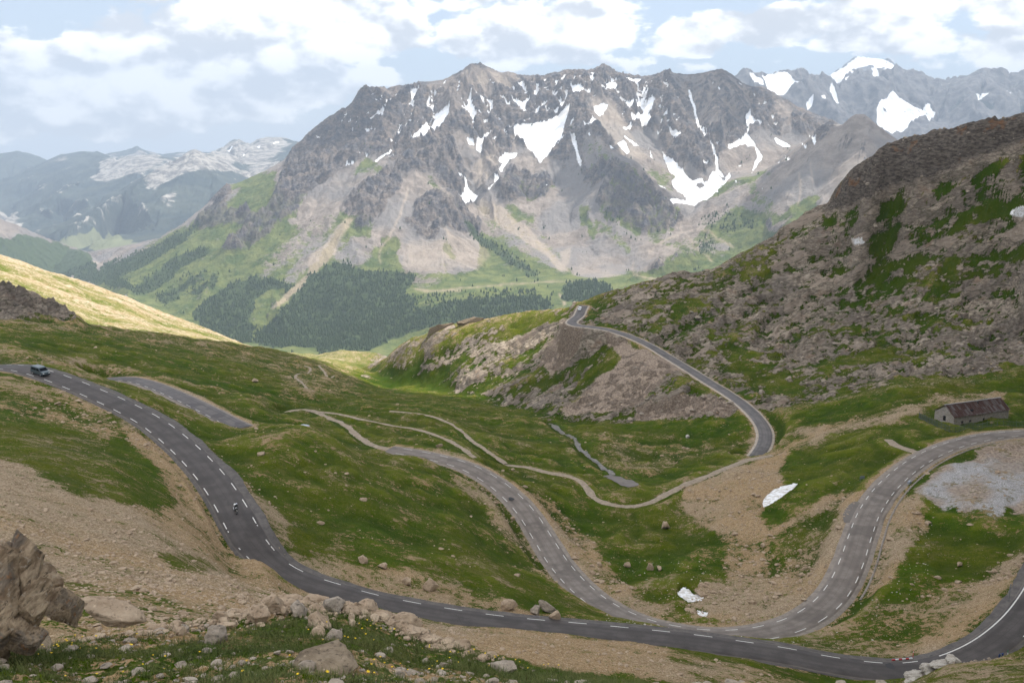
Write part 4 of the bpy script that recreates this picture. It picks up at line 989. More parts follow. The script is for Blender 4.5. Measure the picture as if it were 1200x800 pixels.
    gm = q.math('ADD', g, q.math('ADD', q.math('MULTIPLY', q.math('SUBTRACT', n1, .5), 2.6), q.math('MULTIPLY', q.math('SUBTRACT', n3, .5), 1.9)))
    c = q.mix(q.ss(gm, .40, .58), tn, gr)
    rm = q.math('ADD', r, q.math('MULTIPLY', q.ss(r, .02, .25), q.math('ADD', q.math('MULTIPLY', q.math('SUBTRACT', n2, .5), 1.3), q.math('ADD', q.math('MULTIPLY', q.math('SUBTRACT', q.noise(.45, 5, .7, strata_vec(q, p, .7, 1.6)), .5), 1.5), q.math('MULTIPLY', q.math('SUBTRACT', rn2, .5), .6)))))
    rmk = q.ss(rm, .40, .52)
    gm2 = q.ss(q.math('ADD', q.noise(.22, 5, .7, vec), 0), .57, .64)
    c = q.mix(rmk, c, rk)
    c = q.mix(q.ss(q.math('ADD', s, q.math('MULTIPLY', q.math('SUBTRACT', n1, .5), 1.6)), .32, .62), c, sc)
    snf = q.ss(q.math('ADD', sn, q.math('MULTIPLY', q.math('SUBTRACT', n1, .5), .3)), .42, .56)
    c = q.mix(snf, c, q.mix(q.ss(n1, .4, .62), (.80,.80,.81), (.52,.49,.45)))
    b = q.math('ADD', q.math('MULTIPLY', n3, .6), q.math('MULTIPLY', n1, 1.2))
    b1 = q.bump(b, .35, .8)
    b2 = q.bump(q.math('ADD', q.math('MULTIPLY', rn2, rmk), q.math('MULTIPLY', q.noise(.7, 5, .7, vec), rmk)), 1.1, .9, b1)
    rg = q.math('SUBTRACT', .95, q.math('MULTIPLY', snf, .35))
    h_ = q.n('HueSaturation'); h_.inputs['Saturation'].default_value = 1.16; h_.inputs['Value'].default_value = 1.05; q.put(h_.inputs['Color'], c); return q.fin(h_.outputs[0], rg, b2, Specular_IOR_Level=.06)
def mat_mountain():
    q = N('mountain_slopes'); g, r, f, sn = q.attr('cov_a'); tn, a2, a3, a4 = q.attr('cov_b'); p = q.pos()
    vec = q.scalev(p, (1, 1, 1.6))
    n1 = q.noise(.012, 6, .65, vec); n2 = q.noise(.05, 5, .7, vec); n3 = q.noise(.003, 4, .55); n4 = q.noise(.16, 3, .7)
    sc = q.mix(q.ss(n1, .35, .65), (.195,.160,.132), (.310,.262,.222))
    sc = q.mix(q.ss(n3, .4, .6), sc, q.mix(n1, (.170,.155,.145), (.250,.228,.212)))
    sc = q.mix(q.math('MULTIPLY', tn, .7), sc, (.400,.330,.260))
    rk = q.mix(q.ss(n1, .38, .62), q.mix(q.ss(n2, .4, .6), (.060,.060,.068), (.120,.112,.112)), q.mix(q.ss(n2, .4, .6), (.115,.097,.085), (.225,.182,.148)))
    rk = q.mix(q.math('MULTIPLY', q.math('MULTIPLY', tn, .8), 1.0), rk, (.290,.240,.200))
    gr = q.mix(q.ss(n1, .35, .65), (.062,.092,.022), (.150,.165,.050))
    gr = q.mix(q.math('MULTIPLY', q.ss(n2, .52, .66), .5), gr, (.040,.062,.024))
    gr = q.mix(q.math('MULTIPLY', tn, .9), gr, (.330,.265,.180))
    w = q.math('SUBTRACT', n2, .5); w1 = q.math('SUBTRACT', n1, .5)
    gm = q.ss(q.math('ADD', g, q.math('ADD', q.math('MULTIPLY', w, 1.1), q.math('MULTIPLY', w1, 1.0))), .42, .58)
    rm = q.ss(q.math('ADD', r, q.math('ADD', q.math('MULTIPLY', w, .55), q.math('MULTIPLY', w1, .8))), .36, .64)
    c = q.mix(gm, sc, gr)
    c = q.mix(rm, c, q.mix(q.math('MULTIPLY', gm, .45), rk, (.060,.075,.032)))
    fr = q.ss(q.math('ADD', f, q.math('MULTIPLY', w, .8)), .42, .58)
    c = q.mix(fr, c, q.mix(n4, (.030,.050,.018), (.070,.095,.034)))
    snf = q.ss(q.math('ADD', sn, q.math('MULTIPLY', w, .8)), .42, .58)
    c = q.mix(snf, c, q.mix(q.ss(n1, .45, .65), (.84,.85,.87), (.66,.64,.62)))
    hb = q.math('MULTIPLY', q.math('ADD', n2, q.math('MULTIPLY', n4, .5)), q.math('SUBTRACT', 1.0, q.math('MULTIPLY', snf, .85)))
    return q.fin(c, .92, q.bump(hb, 13.0, .95), Specular_IOR_Level=.1)
def mat_far():
    q = N('far_ranges'); g, r, f, sn = q.attr('cov_a'); p = q.pos()
    n1 = q.noise(.0022, 6, .65); n2 = q.noise(.009, 5, .7)
    fo = q.mix(q.ss(n1, .35, .65), (.024,.036,.034), (.055,.066,.052))
    lm = q.mix(q.ss(n2, .4, .6), (.120,.110,.100), (.330,.305,.270))
    dk = q.mix(q.ss(n2, .3, .7), (.045,.045,.050), (.150,.140,.135))
    w = q.math('SUBTRACT', n1, .5)
    rm = q.ss(q.math('ADD', r, q.math('ADD', q.math('MULTIPLY', w, .9), q.math('MULTIPLY', q.math('SUBTRACT', n2, .5), .6))), .42, .58)
    c = q.mix(rm, fo, q.mix(f, lm, dk))
    c = q.mix(q.ss(q.math('ADD', g, w), .4, .6), c, (.150,.160,.085))
    c = q.mix(q.ss(q.math('ADD', sn, q.math('ADD', q.math('MULTIPLY', w, .6), q.math('MULTIPLY', q.math('SUBTRACT', n2, .5), 1.3))), .40, .58), c, (.80,.81,.83))
    return q.fin(c, .93, q.bump(n2, 40.0, .6), Specular_IOR_Level=.1)
MG, MM, MF = mat_ground(), mat_mountain(), mat_far()
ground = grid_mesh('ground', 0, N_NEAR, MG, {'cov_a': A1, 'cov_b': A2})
z4 = np.zeros_like(mrock)
cavm = np.clip((H[m0:m1]-blur(H[m0:m1], 5, 5))/14, -1.3, 1.3); cavs = np.clip((H[m0:m1]-blur(H[m0:m1], 2, 2))/5, -1.3, 1.3)
gxm, gym = grads(H, m0, m1); slm = np.sqrt(gxm**2+gym**2)
snlow = sstep(.85, 1.2, -cavm*.9+.75*fbm(xm/150, ym/150, 4, 97)+.45*(H[m0:m1]-60)/300)*sstep(.5, .7, mrock)*(pym < 175)*(pxm > 400)*(1-behind); msnow = np.maximum(msnow, snlow*.9)
mrock = np.clip(mrock+(.30*cavm+.16*cavs+.28*(slm-.85))*sstep(.05, .3, mrock+.15*(slm > 1.2)), 0, 1)
mgrass = np.clip(mgrass-.18*cavm*sstep(.1, .4, mgrass)-.25*np.clip(slm-.95, 0, 1), 0, 1)
mtan = np.clip(mtan*1.0+np.clip(-cavm, 0, 1)*.35*sstep(.2, .5, mrock), 0, 1)
cavf = np.clip((H[f0:f1]-blur(H[f0:f1], 4, 4))/30, -1.3, 1.3); fsnow = np.clip(fsnow-.55*np.clip(cavf, -.3, 1)+.35*fbm(xf/260, yf/400, 4, 99)*sstep(.1, .4, fsnow), 0, 1)
frock = np.clip(frock+.28*cavf+.45*fbm(xf/700, yf/700, 4, 98)*sstep(.1, .4, frock), 0, 1)
behindw = behind
MA = np.stack([mgrass, np.maximum(mrock, .5*behind), mfor, msnow*(1-behind)], -1)[3:]
MB = np.stack([mtan, z4, z4, z4], -1)[3:]
mountain = grid_mesh('mountain', m0+3, m1, MM, {'cov_a': MA, 'cov_b': MB})
FA = np.stack([fval, frock, sstep(780, 840, pxf), fsnow], -1)[1:]
far = grid_mesh('far_mountains', f0+1, f1, MF, {'cov_a': FA})
print('land', round(time.time()-T0, 1))
# a valley floor to the horizon
bm = bmesh.new()
vs = [bm.verts.new(v) for v in ((-28000, -3000, -2300), (28000, -3000, -2300), (28000, 28000, -2300), (-28000, 28000, -2300))]
bm.faces.new(vs)
o = obj_bm('terrain_base', bm, flat('lowland', (.06,.08,.04), .95, 0, .1, .2, .001)); o['kind'] = 'structure'

# ================================================================== SKY, SUN, CAMERA
SUN_EL, SUN_AZ = R(53), R(50)                     # azimuth to the right of the view direction
L = np.array([math.cos(SUN_EL)*math.sin(SUN_AZ), math.cos(SUN_EL)*math.cos(SUN_AZ), math.sin(SUN_EL)])
def make_world():
    w = bpy.data.worlds.new('World'); SC.world = w; w.use_nodes = True; t = w.node_tree; t.nodes.clear()
    q = N.__new__(N); q.t = t
    out = q.n('OutputWorld'); bg = q.n('Background'); t.links.new(bg.outputs[0], out.inputs[0]); bg.inputs[1].default_value = WORLD_STR
    sky = q.n('TexSky', sky_type='NISHITA', sun_disc=False, sun_elevation=SUN_EL, sun_rotation=SUN_AZ, altitude=2600, air_density=1.0, dust_density=1.2, ozone_density=1.0)
    tc = q.n('TexCoord'); d = tc.outputs['Generated']
    nrm = q.n('VectorMath', operation='NORMALIZE'); q.put(nrm.inputs[0], d); d = nrm.outputs[0]
    sp = q.n('SeparateXYZ'); t.links.new(d, sp.inputs[0]); X, Y, Z = sp.outputs
    az = q.math('ARCTAN2', X, Y)                                   # radians to the right
    el = q.math('ARCSINE', Z)
    cv = q.n('CombineXYZ'); q.put(cv.inputs[0], az); q.put(cv.inputs[1], q.math('MULTIPLY', el, 1.75)); q.put(cv.inputs[2], 0.0)
    v = cv.outputs[0]
    n1 = q.noise(7.0, 7, .56, v, .3); n2 = q.noise(19.0, 6, .6, v, .2); n3 = q.noise(50.0, 5, .6, v)
    wq = q.n('TexNoise'); q.put(wq.inputs['Vector'], v); wq.inputs['Scale'].default_value = 14; wq.inputs['Detail'].default_value = 4
    wq2 = q.n('VectorMath', operation='MULTIPLY_ADD'); q.put(wq2.inputs[0], wq.outputs['Color']); wq2.inputs[1].default_value = (.05, .05, .05); q.put(wq2.inputs[2], v); v2 = wq2.outputs[0]
    vo = q.voro(13.0, v2); vo2 = q.voro(34.0, v2); vo3 = q.voro(80.0, v2)
    bump_ = q.math('SUBTRACT', .75, q.math('ADD', q.math('MULTIPLY', vo, .75), q.math('ADD', q.math('MULTIPLY', vo2, .42), q.math('MULTIPLY', vo3, .20))))
    dens = None
    for (px, py, rx, ry, a) in CLOUDS:
        tt_, ss_ = dir_of(px, py); a0 = math.atan(tt_); e0 = math.atan(ss_/math.hypot(1, tt_)); ax = rx/FPX; ay = ry/FPX
        u = q.math('DIVIDE', q.math('SUBTRACT', az, a0), ax); vv = q.math('DIVIDE', q.math('SUBTRACT', el, e0), ay)
        e = q.math('SUBTRACT', 1.0, q.math('ADD', q.math('MULTIPLY', u, u), q.math('MULTIPLY', vv, vv)))
        e = q.math('MULTIPLY', q.math('MAXIMUM', e, -1.0), a)
        dens = e if dens is None else q.math('MAXIMUM', dens, e) if a > 0 else dens
    # general field away from the picture
    gen = q.math('MULTIPLY', q.math('SUBTRACT', n1, .38), 3.0)
    inpic = q.math('MULTIPLY', q.ss(Y, .75, .85), q.ss(el, R(13), R(9)))
    base = q.n('Mix', data_type='FLOAT'); q.put(base.inputs[0], inpic); q.put(base.inputs[2], gen); q.put(base.inputs[3], dens); base = base.outputs[0]
    f = q.math('ADD', base, q.math('ADD', q.math('MULTIPLY', q.math('SUBTRACT', n2, .5), 1.7), q.math('ADD', q.math('MULTIPLY', q.math('SUBTRACT', n1, .5), 1.9), q.math('ADD', q.math('MULTIPLY', q.math('SUBTRACT', n3, .5), .8), q.math('MULTIPLY', bump_, .9)))))
    cov = q.ss(f, .22, .55)
    # shaded bases: the same field looked up a little higher, so the underside of each puff is greyer
    off = q.n('VectorMath', operation='ADD'); q.put(off.inputs[0], v); off.inputs[1].default_value = (.012, .040, 0)
    n1b = q.noise(7.0, 7, .56, off.outputs[0], .3); n2b = q.noise(19.0, 6, .6, off.outputs[0], .2)
    off2 = q.n('VectorMath', operation='ADD'); q.put(off2.inputs[0], v2); off2.inputs[1].default_value = (.006, .018, 0)
    vob = q.voro(13.0, off2.outputs[0]); vob2 = q.voro(34.0, off2.outputs[0])
    up = q.math('ADD', q.math('MULTIPLY', q.math('SUBTRACT', n1b, n1), 2.2), q.math('ADD', q.math('MULTIPLY', q.math('SUBTRACT', n2b, n2), 1.3), q.math('ADD', q.math('MULTIPLY', q.math('SUBTRACT', vo, vob), .9), q.math('MULTIPLY', q.math('SUBTRACT', vo2, vob2), .45))))
    shade = q.ss(q.math('ADD', up, q.math('MULTIPLY', q.math('SUBTRACT', f, .8), .26)), -.22, .34)
    cc = q.mix(shade, (14.8, 14.4, 13.9), (6.9, 7.1, 7.5))
    haze = q.ss(el, R(4.0), R(-1.5))
    skc = q.mix(q.math('ADD', .5, q.math('MULTIPLY', haze, .4)), sky.outputs[0], (7.7, 8.5, 9.6))
    cc = q.mix(q.math('MULTIPLY', haze, .35), cc, (8.4, 9.0, 9.8))
    c = q.mix(q.math('MULTIPLY', cov, .96), skc, cc)
    hi = q.n('VectorMath', operation='SCALE'); q.put(hi.inputs[0], c); q.put(hi.inputs[3], q.math('ADD', 1.0, q.math('MULTIPLY', q.ss(el, R(12), R(32)), OVERHEAD))); c = hi.outputs[0]
    q.put(bg.inputs[0], c)
WORLD_STR = .078; OVERHEAD = .55
CLOUDS = [ # px, py, rx, ry, amount : where the cloud banks stand in the sky
 (60,95,150,55,1.2),(180,70,120,60,1.2),(270,40,130,60,1.15),(380,25,110,60,1.2),(460,40,60,32,1.0),(330,95,110,36,1.2),(130,125,230,34,1.25),(250,60,90,50,1.0),
 (420,90,50,16,.5),(60,148,160,22,.9),(590,70,90,14,.6),(620,40,130,42,1.1),(700,25,100,40,1.1),(560,10,80,20,.4),(760,50,60,18,.7),(700,72,90,12,.5),
 (880,35,150,28,1.1),(980,48,70,14,.9),(830,55,80,14,.8),(1060,12,140,22,.9),(1100,50,110,20,.8),(1180,52,70,30,1.0),(1080,72,60,14,.6),(800,82,60,8,.35),(905,70,40,8,.4),(480,0,60,14,.2),(1190,10,60,20,.9)]
make_world()
sun = bpy.data.lights.new('sun', 'SUN'); sun.energy = 5.0; sun.angle = R(.53); sun.color = (1, .955, .88)
so = bpy.data.objects.new('sun', sun); link(so)
so.rotation_euler = Vector(L).to_track_quat('Z', 'Y').to_euler()
cam = bpy.data.cameras.new('camera'); co = bpy.data.objects.new('camera', cam); link(co)
cam.sensor_width = 36.0; cam.lens = 36.0*FPX/1200; cam.clip_start = .1; cam.clip_end = 200000
co.location = (0, 0, 0); co.rotation_euler = (R(90)-TH, 0, 0); SC.camera = co
SC.render.engine = 'CYCLES'
SC.view_settings.view_transform = 'Standard'; SC.view_settings.look = 'None'; SC.view_settings.gamma = 1; SC.view_settings.exposure = EXPOSURE if 'EXPOSURE' in globals() else 0
SC.view_settings.use_curve_mapping = False
cy = SC.cycles; cy.use_denoising = True; cy.denoiser = 'OPENIMAGEDENOISE'; cy.denoising_input_passes = 'RGB_ALBEDO_NORMAL'; cy.denoising_prefilter = 'ACCURATE'
cy.max_bounces = 5; cy.diffuse_bounces = 2; cy.glossy_bounces = 2; cy.transmission_bounces = 3; cy.volume_bounces = 0; cy.transparent_max_bounces = 4
cy.use_adaptive_sampling = True; cy.adaptive_threshold = .015; cy.sample_clamp_indirect = 6
SC.render.use_persistent_data = False
# ---- the air
bm = bmesh.new(); box(bm, -28500, 28500, -3500, 28500, -2400, 1560)
hz = obj_bm('haze', bm, None) if False else None
hm = bpy.data.materials.new('mountain_air'); hm.use_nodes = True; ht = hm.node_tree; ht.nodes.clear()
ho = ht.nodes.new('ShaderNodeOutputMaterial'); hv = ht.nodes.new('ShaderNodeVolumePrincipled')
hv.inputs['Color'].default_value = (.46, .56, .70, 1); hv.inputs['Density'].default_value = 5.2e-5; hv.inputs['Anisotropy'].default_value = 0
ht.links.new(hv.outputs[0], ho.inputs['Volume'])
me = bpy.data.meshes.new('haze'); bm.to_mesh(me); bm.free(); me.materials.append(hm)
hz = link(bpy.data.objects.new('haze', me)); hz['kind'] = 'stuff'

# ---- the clouds overhead that throw the shade (unseen, high above the frame; outlines shaped to give that shade)
MC = flat('cloud_white', (.82,.83,.85), 1.0, 0, 0, .02, .001)
def ico_arrays(n):
    b = bmesh.new(); bmesh.ops.create_icosphere(b, subdivisions=n, radius=1)
    v = np.array([tuple(q.co) for q in b.verts]); f = np.array([[q.index for q in fc.verts] for fc in b.faces]); b.free(); return v, f
ICO = {n: ico_arrays(n) for n in (1, 2, 3, 4, 5, 6)}
def inpoly(p, x, y):
    c = False; n = len(p)
    for i in range(n):
        (x0, y0), (x1, y1) = p[i], p[(i+1) % n]
        if (y0 > y) != (y1 > y) and x < (x1-x0)*(y-y0)/(y1-y0)+x0: c = not c
    return c
def cloud(shadow_pts, zc, rad, seed):
    """shadow_pts: (x,y,z) outline of the shaded land; the cloud stands up-sun of it"""
    rng = random.Random(seed)
    pl = [(x+L[0]/L[2]*(zc-z), y+L[1]/L[2]*(zc-z)) for x, y, z in shadow_pts]
    xs = [p[0] for p in pl]; ys = [p[1] for p in pl]; V, F_, k = [], [], 0; iv, if_ = ICO[1]; bigs = []
    for r0_, small in ((rad*3, False), (rad, True)):
        sp = r0_*.8; yy = min(ys)
        while yy <= max(ys):
            xx = min(xs)
            while xx <= max(xs):
                ax, ay = xx+rng.uniform(-.2, .2)*sp, yy+rng.uniform(-.2, .2)*sp; ok = inpoly(pl, ax, ay)
                if ok and not small: ok = all(inpoly(pl, ax+r0_*1.05*math.cos(a), ay+r0_*1.05*math.sin(a)) for a in [i*math.pi/4 for i in range(8)])
                if ok and small: ok = not any((ax-bx)**2+(ay-by)**2 < (br*.72)**2 for bx, by, br in bigs)
                if ok:
                    r = r0_*(rng.uniform(.85, 1.1) if small else 1.0); h = rng.uniform(.4, .8)
                    v = iv*np.array([r, r, r*h]); v[:, 2] = np.maximum(v[:, 2], -r*.2)
                    V.append(v+np.array([ax, ay, zc+r*.25])); F_.append(if_+k); k += len(iv)
                    if not small: bigs.append((ax, ay, r))
                xx += sp
            yy += sp
    o = mesh_np('cloud', np.vstack(V), np.vstack(F_), MC); o['kind'] = 'structure'
    return o
def gp(px, py, y): return P(px, py, y)
# the cloud over the pass: everything near is in its shade
cloud([gp(-300,385,560), gp(-100,372,600), gp(100,384,600), gp(200,396,630), gp(290,407,690), gp(335,418,735), gp(378,440,700), gp(460,470,600), gp(600,462,540), gp(650,435,560), gp(668,405,580), gp(692,372,610), gp(720,338,690), (420,1000,-60), (1400,1100,0), (1900,700,0), (1800,-500,0), (700,-700,-50), (-900,-700,-50), (-1100,200,-60)], 1750, 36, 5)
cloud([gp(660,195,6350), gp(692,172,6420), gp(735,195,6150), gp(775,235,5750), gp(740,250,5500), gp(705,230,5800), gp(662,228,6050)], 1750, 70, 6)
cloud([gp(872,235,5400), gp(900,203,5560), gp(928,180,5600), gp(985,140,5600), gp(1010,125,5700), gp(1080,165,5500), gp(1040,235,5050), gp(960,232,5100), gp(905,252,5150)], 1750, 70, 7)
cloud([gp(770,80,7600), gp(850,74,7600), gp(885,105,7280), gp(868,150,6700), gp(820,140,6900), gp(785,110,7100)], 1780, 80, 8)
cloud([gp(350,170,6900), gp(396,128,6960), gp(430,112,6980), gp(460,135,6800), gp(420,165,6450), gp(385,180,6400)], 1760, 70, 9)
# ================================================================== ROADS, TRACKS, MARKINGS
def resample(xyz, step):
    d = np.r_[0, np.cumsum(np.linalg.norm(np.diff(xyz, axis=0), axis=1))]
    n = max(2, int(d[-1]/step)); s = np.linspace(0, d[-1], n+1)
    return np.stack([np.interp(s, d, xyz[:, i]) for i in range(3)], 1), s
def frame(c):
    t = np.gradient(c, axis=0); t[:, 2] = 0; t /= np.linalg.norm(t, axis=1)[:, None]+1e-9
    return np.stack([t[:, 1], -t[:, 0], t[:, 0]*0], 1)          # to the right of travel
def ribbon(name, xyz, offs, zs, mat, step=1.0, jit=0, seed=1, attr=True):
    c, s = resample(xyz, step); r = frame(c); n = len(c); k = len(offs)
    V = np.zeros((n, k, 3)); rng = np.random.RandomState(seed)
    for i, (o, z) in enumerate(zip(offs, zs)):
        j = 0
        if jit and i in (0, k-1):
            j = jit*np.convolve(rng.randn(n+4), np.ones(5)/2.2, 'valid')[:n]*np.sign(o)
        V[:, i] = c+r*(o+j)[:, None] if np.ndim(o+j) else c+r*o
        V[:, i, 2] += z
    idx = (np.arange(n-1)[:, None]*k+np.arange(k-1)[None]).ravel()
    F_ = np.stack([idx, idx+k, idx+k+1, idx+1], 1)
    ob = mesh_np(name, V.reshape(-1, 3), F_[:, ::-1], mat, smooth=True); ob['kind'] = 'structure'
    if attr:
        A = np.zeros((n, k, 4), F32); w = max(abs(o) for o in offs)
        A[..., 0] = np.array(offs)[None]/w*.5+.5; A[..., 1] = (s/100 % 1)[:, None]; A[..., 2] = s[:, None]/s[-1]; A[..., 3] = 1
        add_attr(ob, 'rd', A.reshape(-1, 4))
    return ob
def mat_asphalt(name, base, lite, patchy):
    q = N(name); a, al, fr, _ = q.attr('rd')
    n1 = q.noise(.35, 4, .6); n2 = q.noise(30, 3, .7); n3 = q.noise(.09, 3, .5)
    c = q.mix(q.ss(n1, .35, .65), base, lite)
    c = q.mix(q.math('MULTIPLY', q.ss(n3, .58, .62), patchy), c, tuple(x*.62 for x in base))
    # wheel tracks polished slightly darker, centre seam
    tr = q.math('ABSOLUTE', q.math('SUBTRACT', q.math('ABSOLUTE', q.math('SUBTRACT', a, .5)), .22))
    c = q.mix(q.math('MULTIPLY', q.ss(tr, .10, .02), .42), c, tuple(x*.7 for x in base))
    seam = q.ss(q.math('ABSOLUTE', q.math('ADD', q.math('SUBTRACT', a, .5), q.math('MULTIPLY', q.math('SUBTRACT', n3, .5), .05))), .012, .004)
    c = q.mix(q.math('MULTIPLY', seam, .35), c, tuple(x*.5 for x in base))
    crk = q.voro(.55, q.pos(), 'DISTANCE_TO_EDGE')
    c = q.mix(q.math('MULTIPLY', q.ss(crk, .018, .006), q.math('MULTIPLY', q.ss(q.noise(.12, 2, .5), .5, .6), .35)), c, tuple(x*.35 for x in base))
    ed = q.ss(q.math('ADD', q.math('ABSOLUTE', q.math('SUBTRACT', a, .5)), q.math('MULTIPLY', q.math('SUBTRACT', n1, .5), .06)), .44, .5)
    c = q.mix(q.math('MULTIPLY', ed, .5), c, (.20,.17,.145))
    c = q.mix(q.math('MULTIPLY', q.ss(n2, .5, .75), .12), c, (.3,.29,.28))
    return q.fin(c, .78, q.bump(n2, .01, .5), Specular_IOR_Level=.25)
MAS = {'upper': mat_asphalt('dark_asphalt', (.056,.048,.045), (.078,.068,.063), .45), 'middle': mat_asphalt('worn_asphalt', (.142,.118,.101), (.195,.166,.143), .5),
       'left': mat_asphalt('old_asphalt', (.095,.086,.086), (.13,.115,.11), .6), 'far': mat_asphalt('far_asphalt', (.10,.092,.09), (.14,.125,.12), .5)}
def mat_gravel(name, a, b, dark=(.10,.085,.07)):
    q = N(name); n1 = q.noise(.8, 5, .65); n2 = q.noise(5, 4, .7)
    c = q.mix(q.ss(n1, .3, .7), a, b); c = q.mix(q.math('MULTIPLY', q.ss(n2, .55, .7), .5), c, dark)
    return q.fin(c, .95, q.bump(n2, .08, .7), Specular_IOR_Level=.1)
MGR = mat_gravel('verge_gravel', (.185,.160,.138), (.275,.235,.200)); MTR = mat_gravel('track_gravel', (.225,.180,.135), (.350,.285,.220)); MDG = mat_gravel('dark_grit', (.085,.078,.075), (.14,.125,.115), (.05,.045,.04))
MLG = mat_gravel('pale_verge', (.30,.255,.205), (.42,.36,.30))
q = N('road_paint'); n_ = q.noise(6, 4, .7)
MPAINT = q.fin(q.mix(q.ss(n_, .54, .68), (.62,.60,.56), (.24,.22,.205)), .6)
for k, r in ROADS.items():
    w = r['w']; xyz = r['xyz']
    road = ribbon('road', xyz, [-w-.05, -w, -w*.5, 0, w*.5, w, w+.05], [-.10, 0, .03, .045, .03, 0, -.10], MAS[k], 1.0, .03, 3)
    road['kind'] = 'structure'
    sh = {'upper': MDG, 'middle': MGR, 'left': MGR, 'far': MLG}[k]
    rs = {'upper': .5, 'middle': .9, 'left': .9, 'far': .9}[k]; ls = {'upper': 1.1, 'middle': 1.0, 'left': .8, 'far': .8}[k]
    ribbon('road_shoulder', xyz, [-w-ls-.4, -w-ls, -w+.3, w-.3, w+rs, w+rs+.3], [-.30, -.10, -.05, -.05, -.09, -.30], sh, 1.0, .13, 5)
def dashes(xyz, off, s0, s1, period, length, wid, z, V, F_):
    c, s = resample(xyz, .5); r = frame(c)
    def at(q_):
        p = np.array([np.interp(q_, s, c[:, i]) for i in range(3)]); rr = np.array([np.interp(q_, s, r[:, i]) for i in range(3)])
        return p, rr/np.linalg.norm(rr)
    q_ = s0
    while q_ < s1:
        e = min(q_+length, s1); m = max(1, int((e-q_)/1.5)); k0 = len(V)
        for i in range(m+1):
            p, rr = at(q_+(e-q_)*i/m)
            V.append(p+rr*(off-wid/2)+[0, 0, z]); V.append(p+rr*(off+wid/2)+[0, 0, z])
        for i in range(m): F_.append((k0+2*i, k0+2*i+1, k0+2*i+3, k0+2*i+2))
        q_ += period
def s_at(xyz, px, py):
    """arc length of the point nearest to photo position"""
    d = np.r_[0, np.cumsum(np.linalg.norm(np.diff(xyz, axis=0), axis=1))]
    a, b = project(xyz[:, 0], xyz[:, 1], xyz[:, 2]); i = np.argmin((a-px)**2+(b-py)**2); return d[i], d[-1]
def paint(xyz, jobs):
    V, F_ = [], []
    for j in jobs: dashes(xyz, *j, V, F_)
    o = mesh_np('road_marking', np.array(V), np.array(F_), MPAINT); o['kind'] = 'structure'
u = ROADS['upper']['xyz']; sH, sE = s_at(u, 1112, 776); zt = .022
sN, _ = s_at(u, 312, 650)
paint(u, [(2.45, 2, sN, 6.9, 3.0, .165, zt), (-2.45, 2, sH-2, 6.9, 3.0, .165, zt), (-2.5, sH, sE, 1e9, 1e9, .22, zt), (2.5, sH+14, sE, 1e9, 1e9, .22, zt)])
m = ROADS['middle']['xyz']; s1, sM = s_at(m, 545, 546)
paint(m, [(2.5, 4, sM, 6.6, 3.0, .165, zt), (-2.5, 4, sM, 6.6, 3.0, .165, zt)])
l_ = ROADS['left']['xyz']; _, sL = s_at(l_, 277, 498)
paint(l_, [(2.35, 8, sL, 6.6, 3.0, .16, zt)])
for k, r in PATHS.items():
    w = r['w']; o = ribbon('gravel_track', r['xyz'], [-w, -w*.6, 0, w*.6, w], [-.11, .03, .05, .03, -.11], MTR, 1.0, .22, 7)
q = N('stream_bed'); n1 = q.noise(1.2, 5, .7); st_w = q.mix(q.ss(n1, .42, .6), (.050,.044,.036), (.17,.14,.105))
MSTR = q.fin(st_w, .35)
ribbon('stream', STR, [-1.0, -.5, .5, 1.0], [-.05, -.12, -.12, -.05], MSTR, 1.5, .35, 9)
# low kerb beside the middle road
c, s = resample(m, 1.0); r_ = frame(c); a_, b_ = project(c[:, 0], c[:, 1], c[:, 2])
sel = (a_ > 978) & (a_ < 1150) & (s > 120); kc = c[sel]+r_[sel]*5.2; kc[:, 2] = sample_H(kc[:, 0], kc[:, 1]); 
kk = np.ones(9)/9; kc[:, 2] = np.convolve(np.pad(kc[:, 2], 4, mode='edge'), kk, 'valid')
MCON = mat_gravel('old_concrete', (.18,.155,.13), (.27,.235,.20))
kb = ribbon('kerb', kc, [-.25, -.23, .23, .25], [-.25, .13, .13, -.25], MCON, 1.0, .0, 9, False)
# lay-by of old tarmac
def patch(name, pts, mat, lift=.03, n=3, level=False):
    P3 = catmull(np.array([P(*q_) for q_ in pts+pts[:1]]), .8)[:-1]; P3[:, 2] = sample_H(P3[:, 0], P3[:, 1])
    c0 = P3.mean(0); c0[2] = sample_H(c0[0], c0[1]); V = [c0]; F_ = []; m_ = len(P3)
    for k in range(1, n+1):
        R_ = c0+(P3-c0)*k/n; R_[:, 2] = sample_H(R_[:, 0], R_[:, 1]); V += list(R_)
    V = np.array(V); V[:, 2] += lift
    if level: V[:, 2] = pond_z
    for i in range(m_):
        j = (i+1) % m_; F_.append((0, 1+i, 1+j, 0))
        for k in range(1, n): F_.append((1+(k-1)*m_+i, 1+k*m_+i, 1+k*m_+j, 1+(k-1)*m_+j))
    tri = [f[:3] for f in F_ if f[3] == 0]; qd = [f for f in F_ if f[3] != 0]
    allf = tri+[(a, b, c) for a, b, c, d in qd]+[(a, c, d) for a, b, c, d in qd]
    o = mesh_np(name, V, np.array(allf), mat); o['kind'] = 'structure'; return o
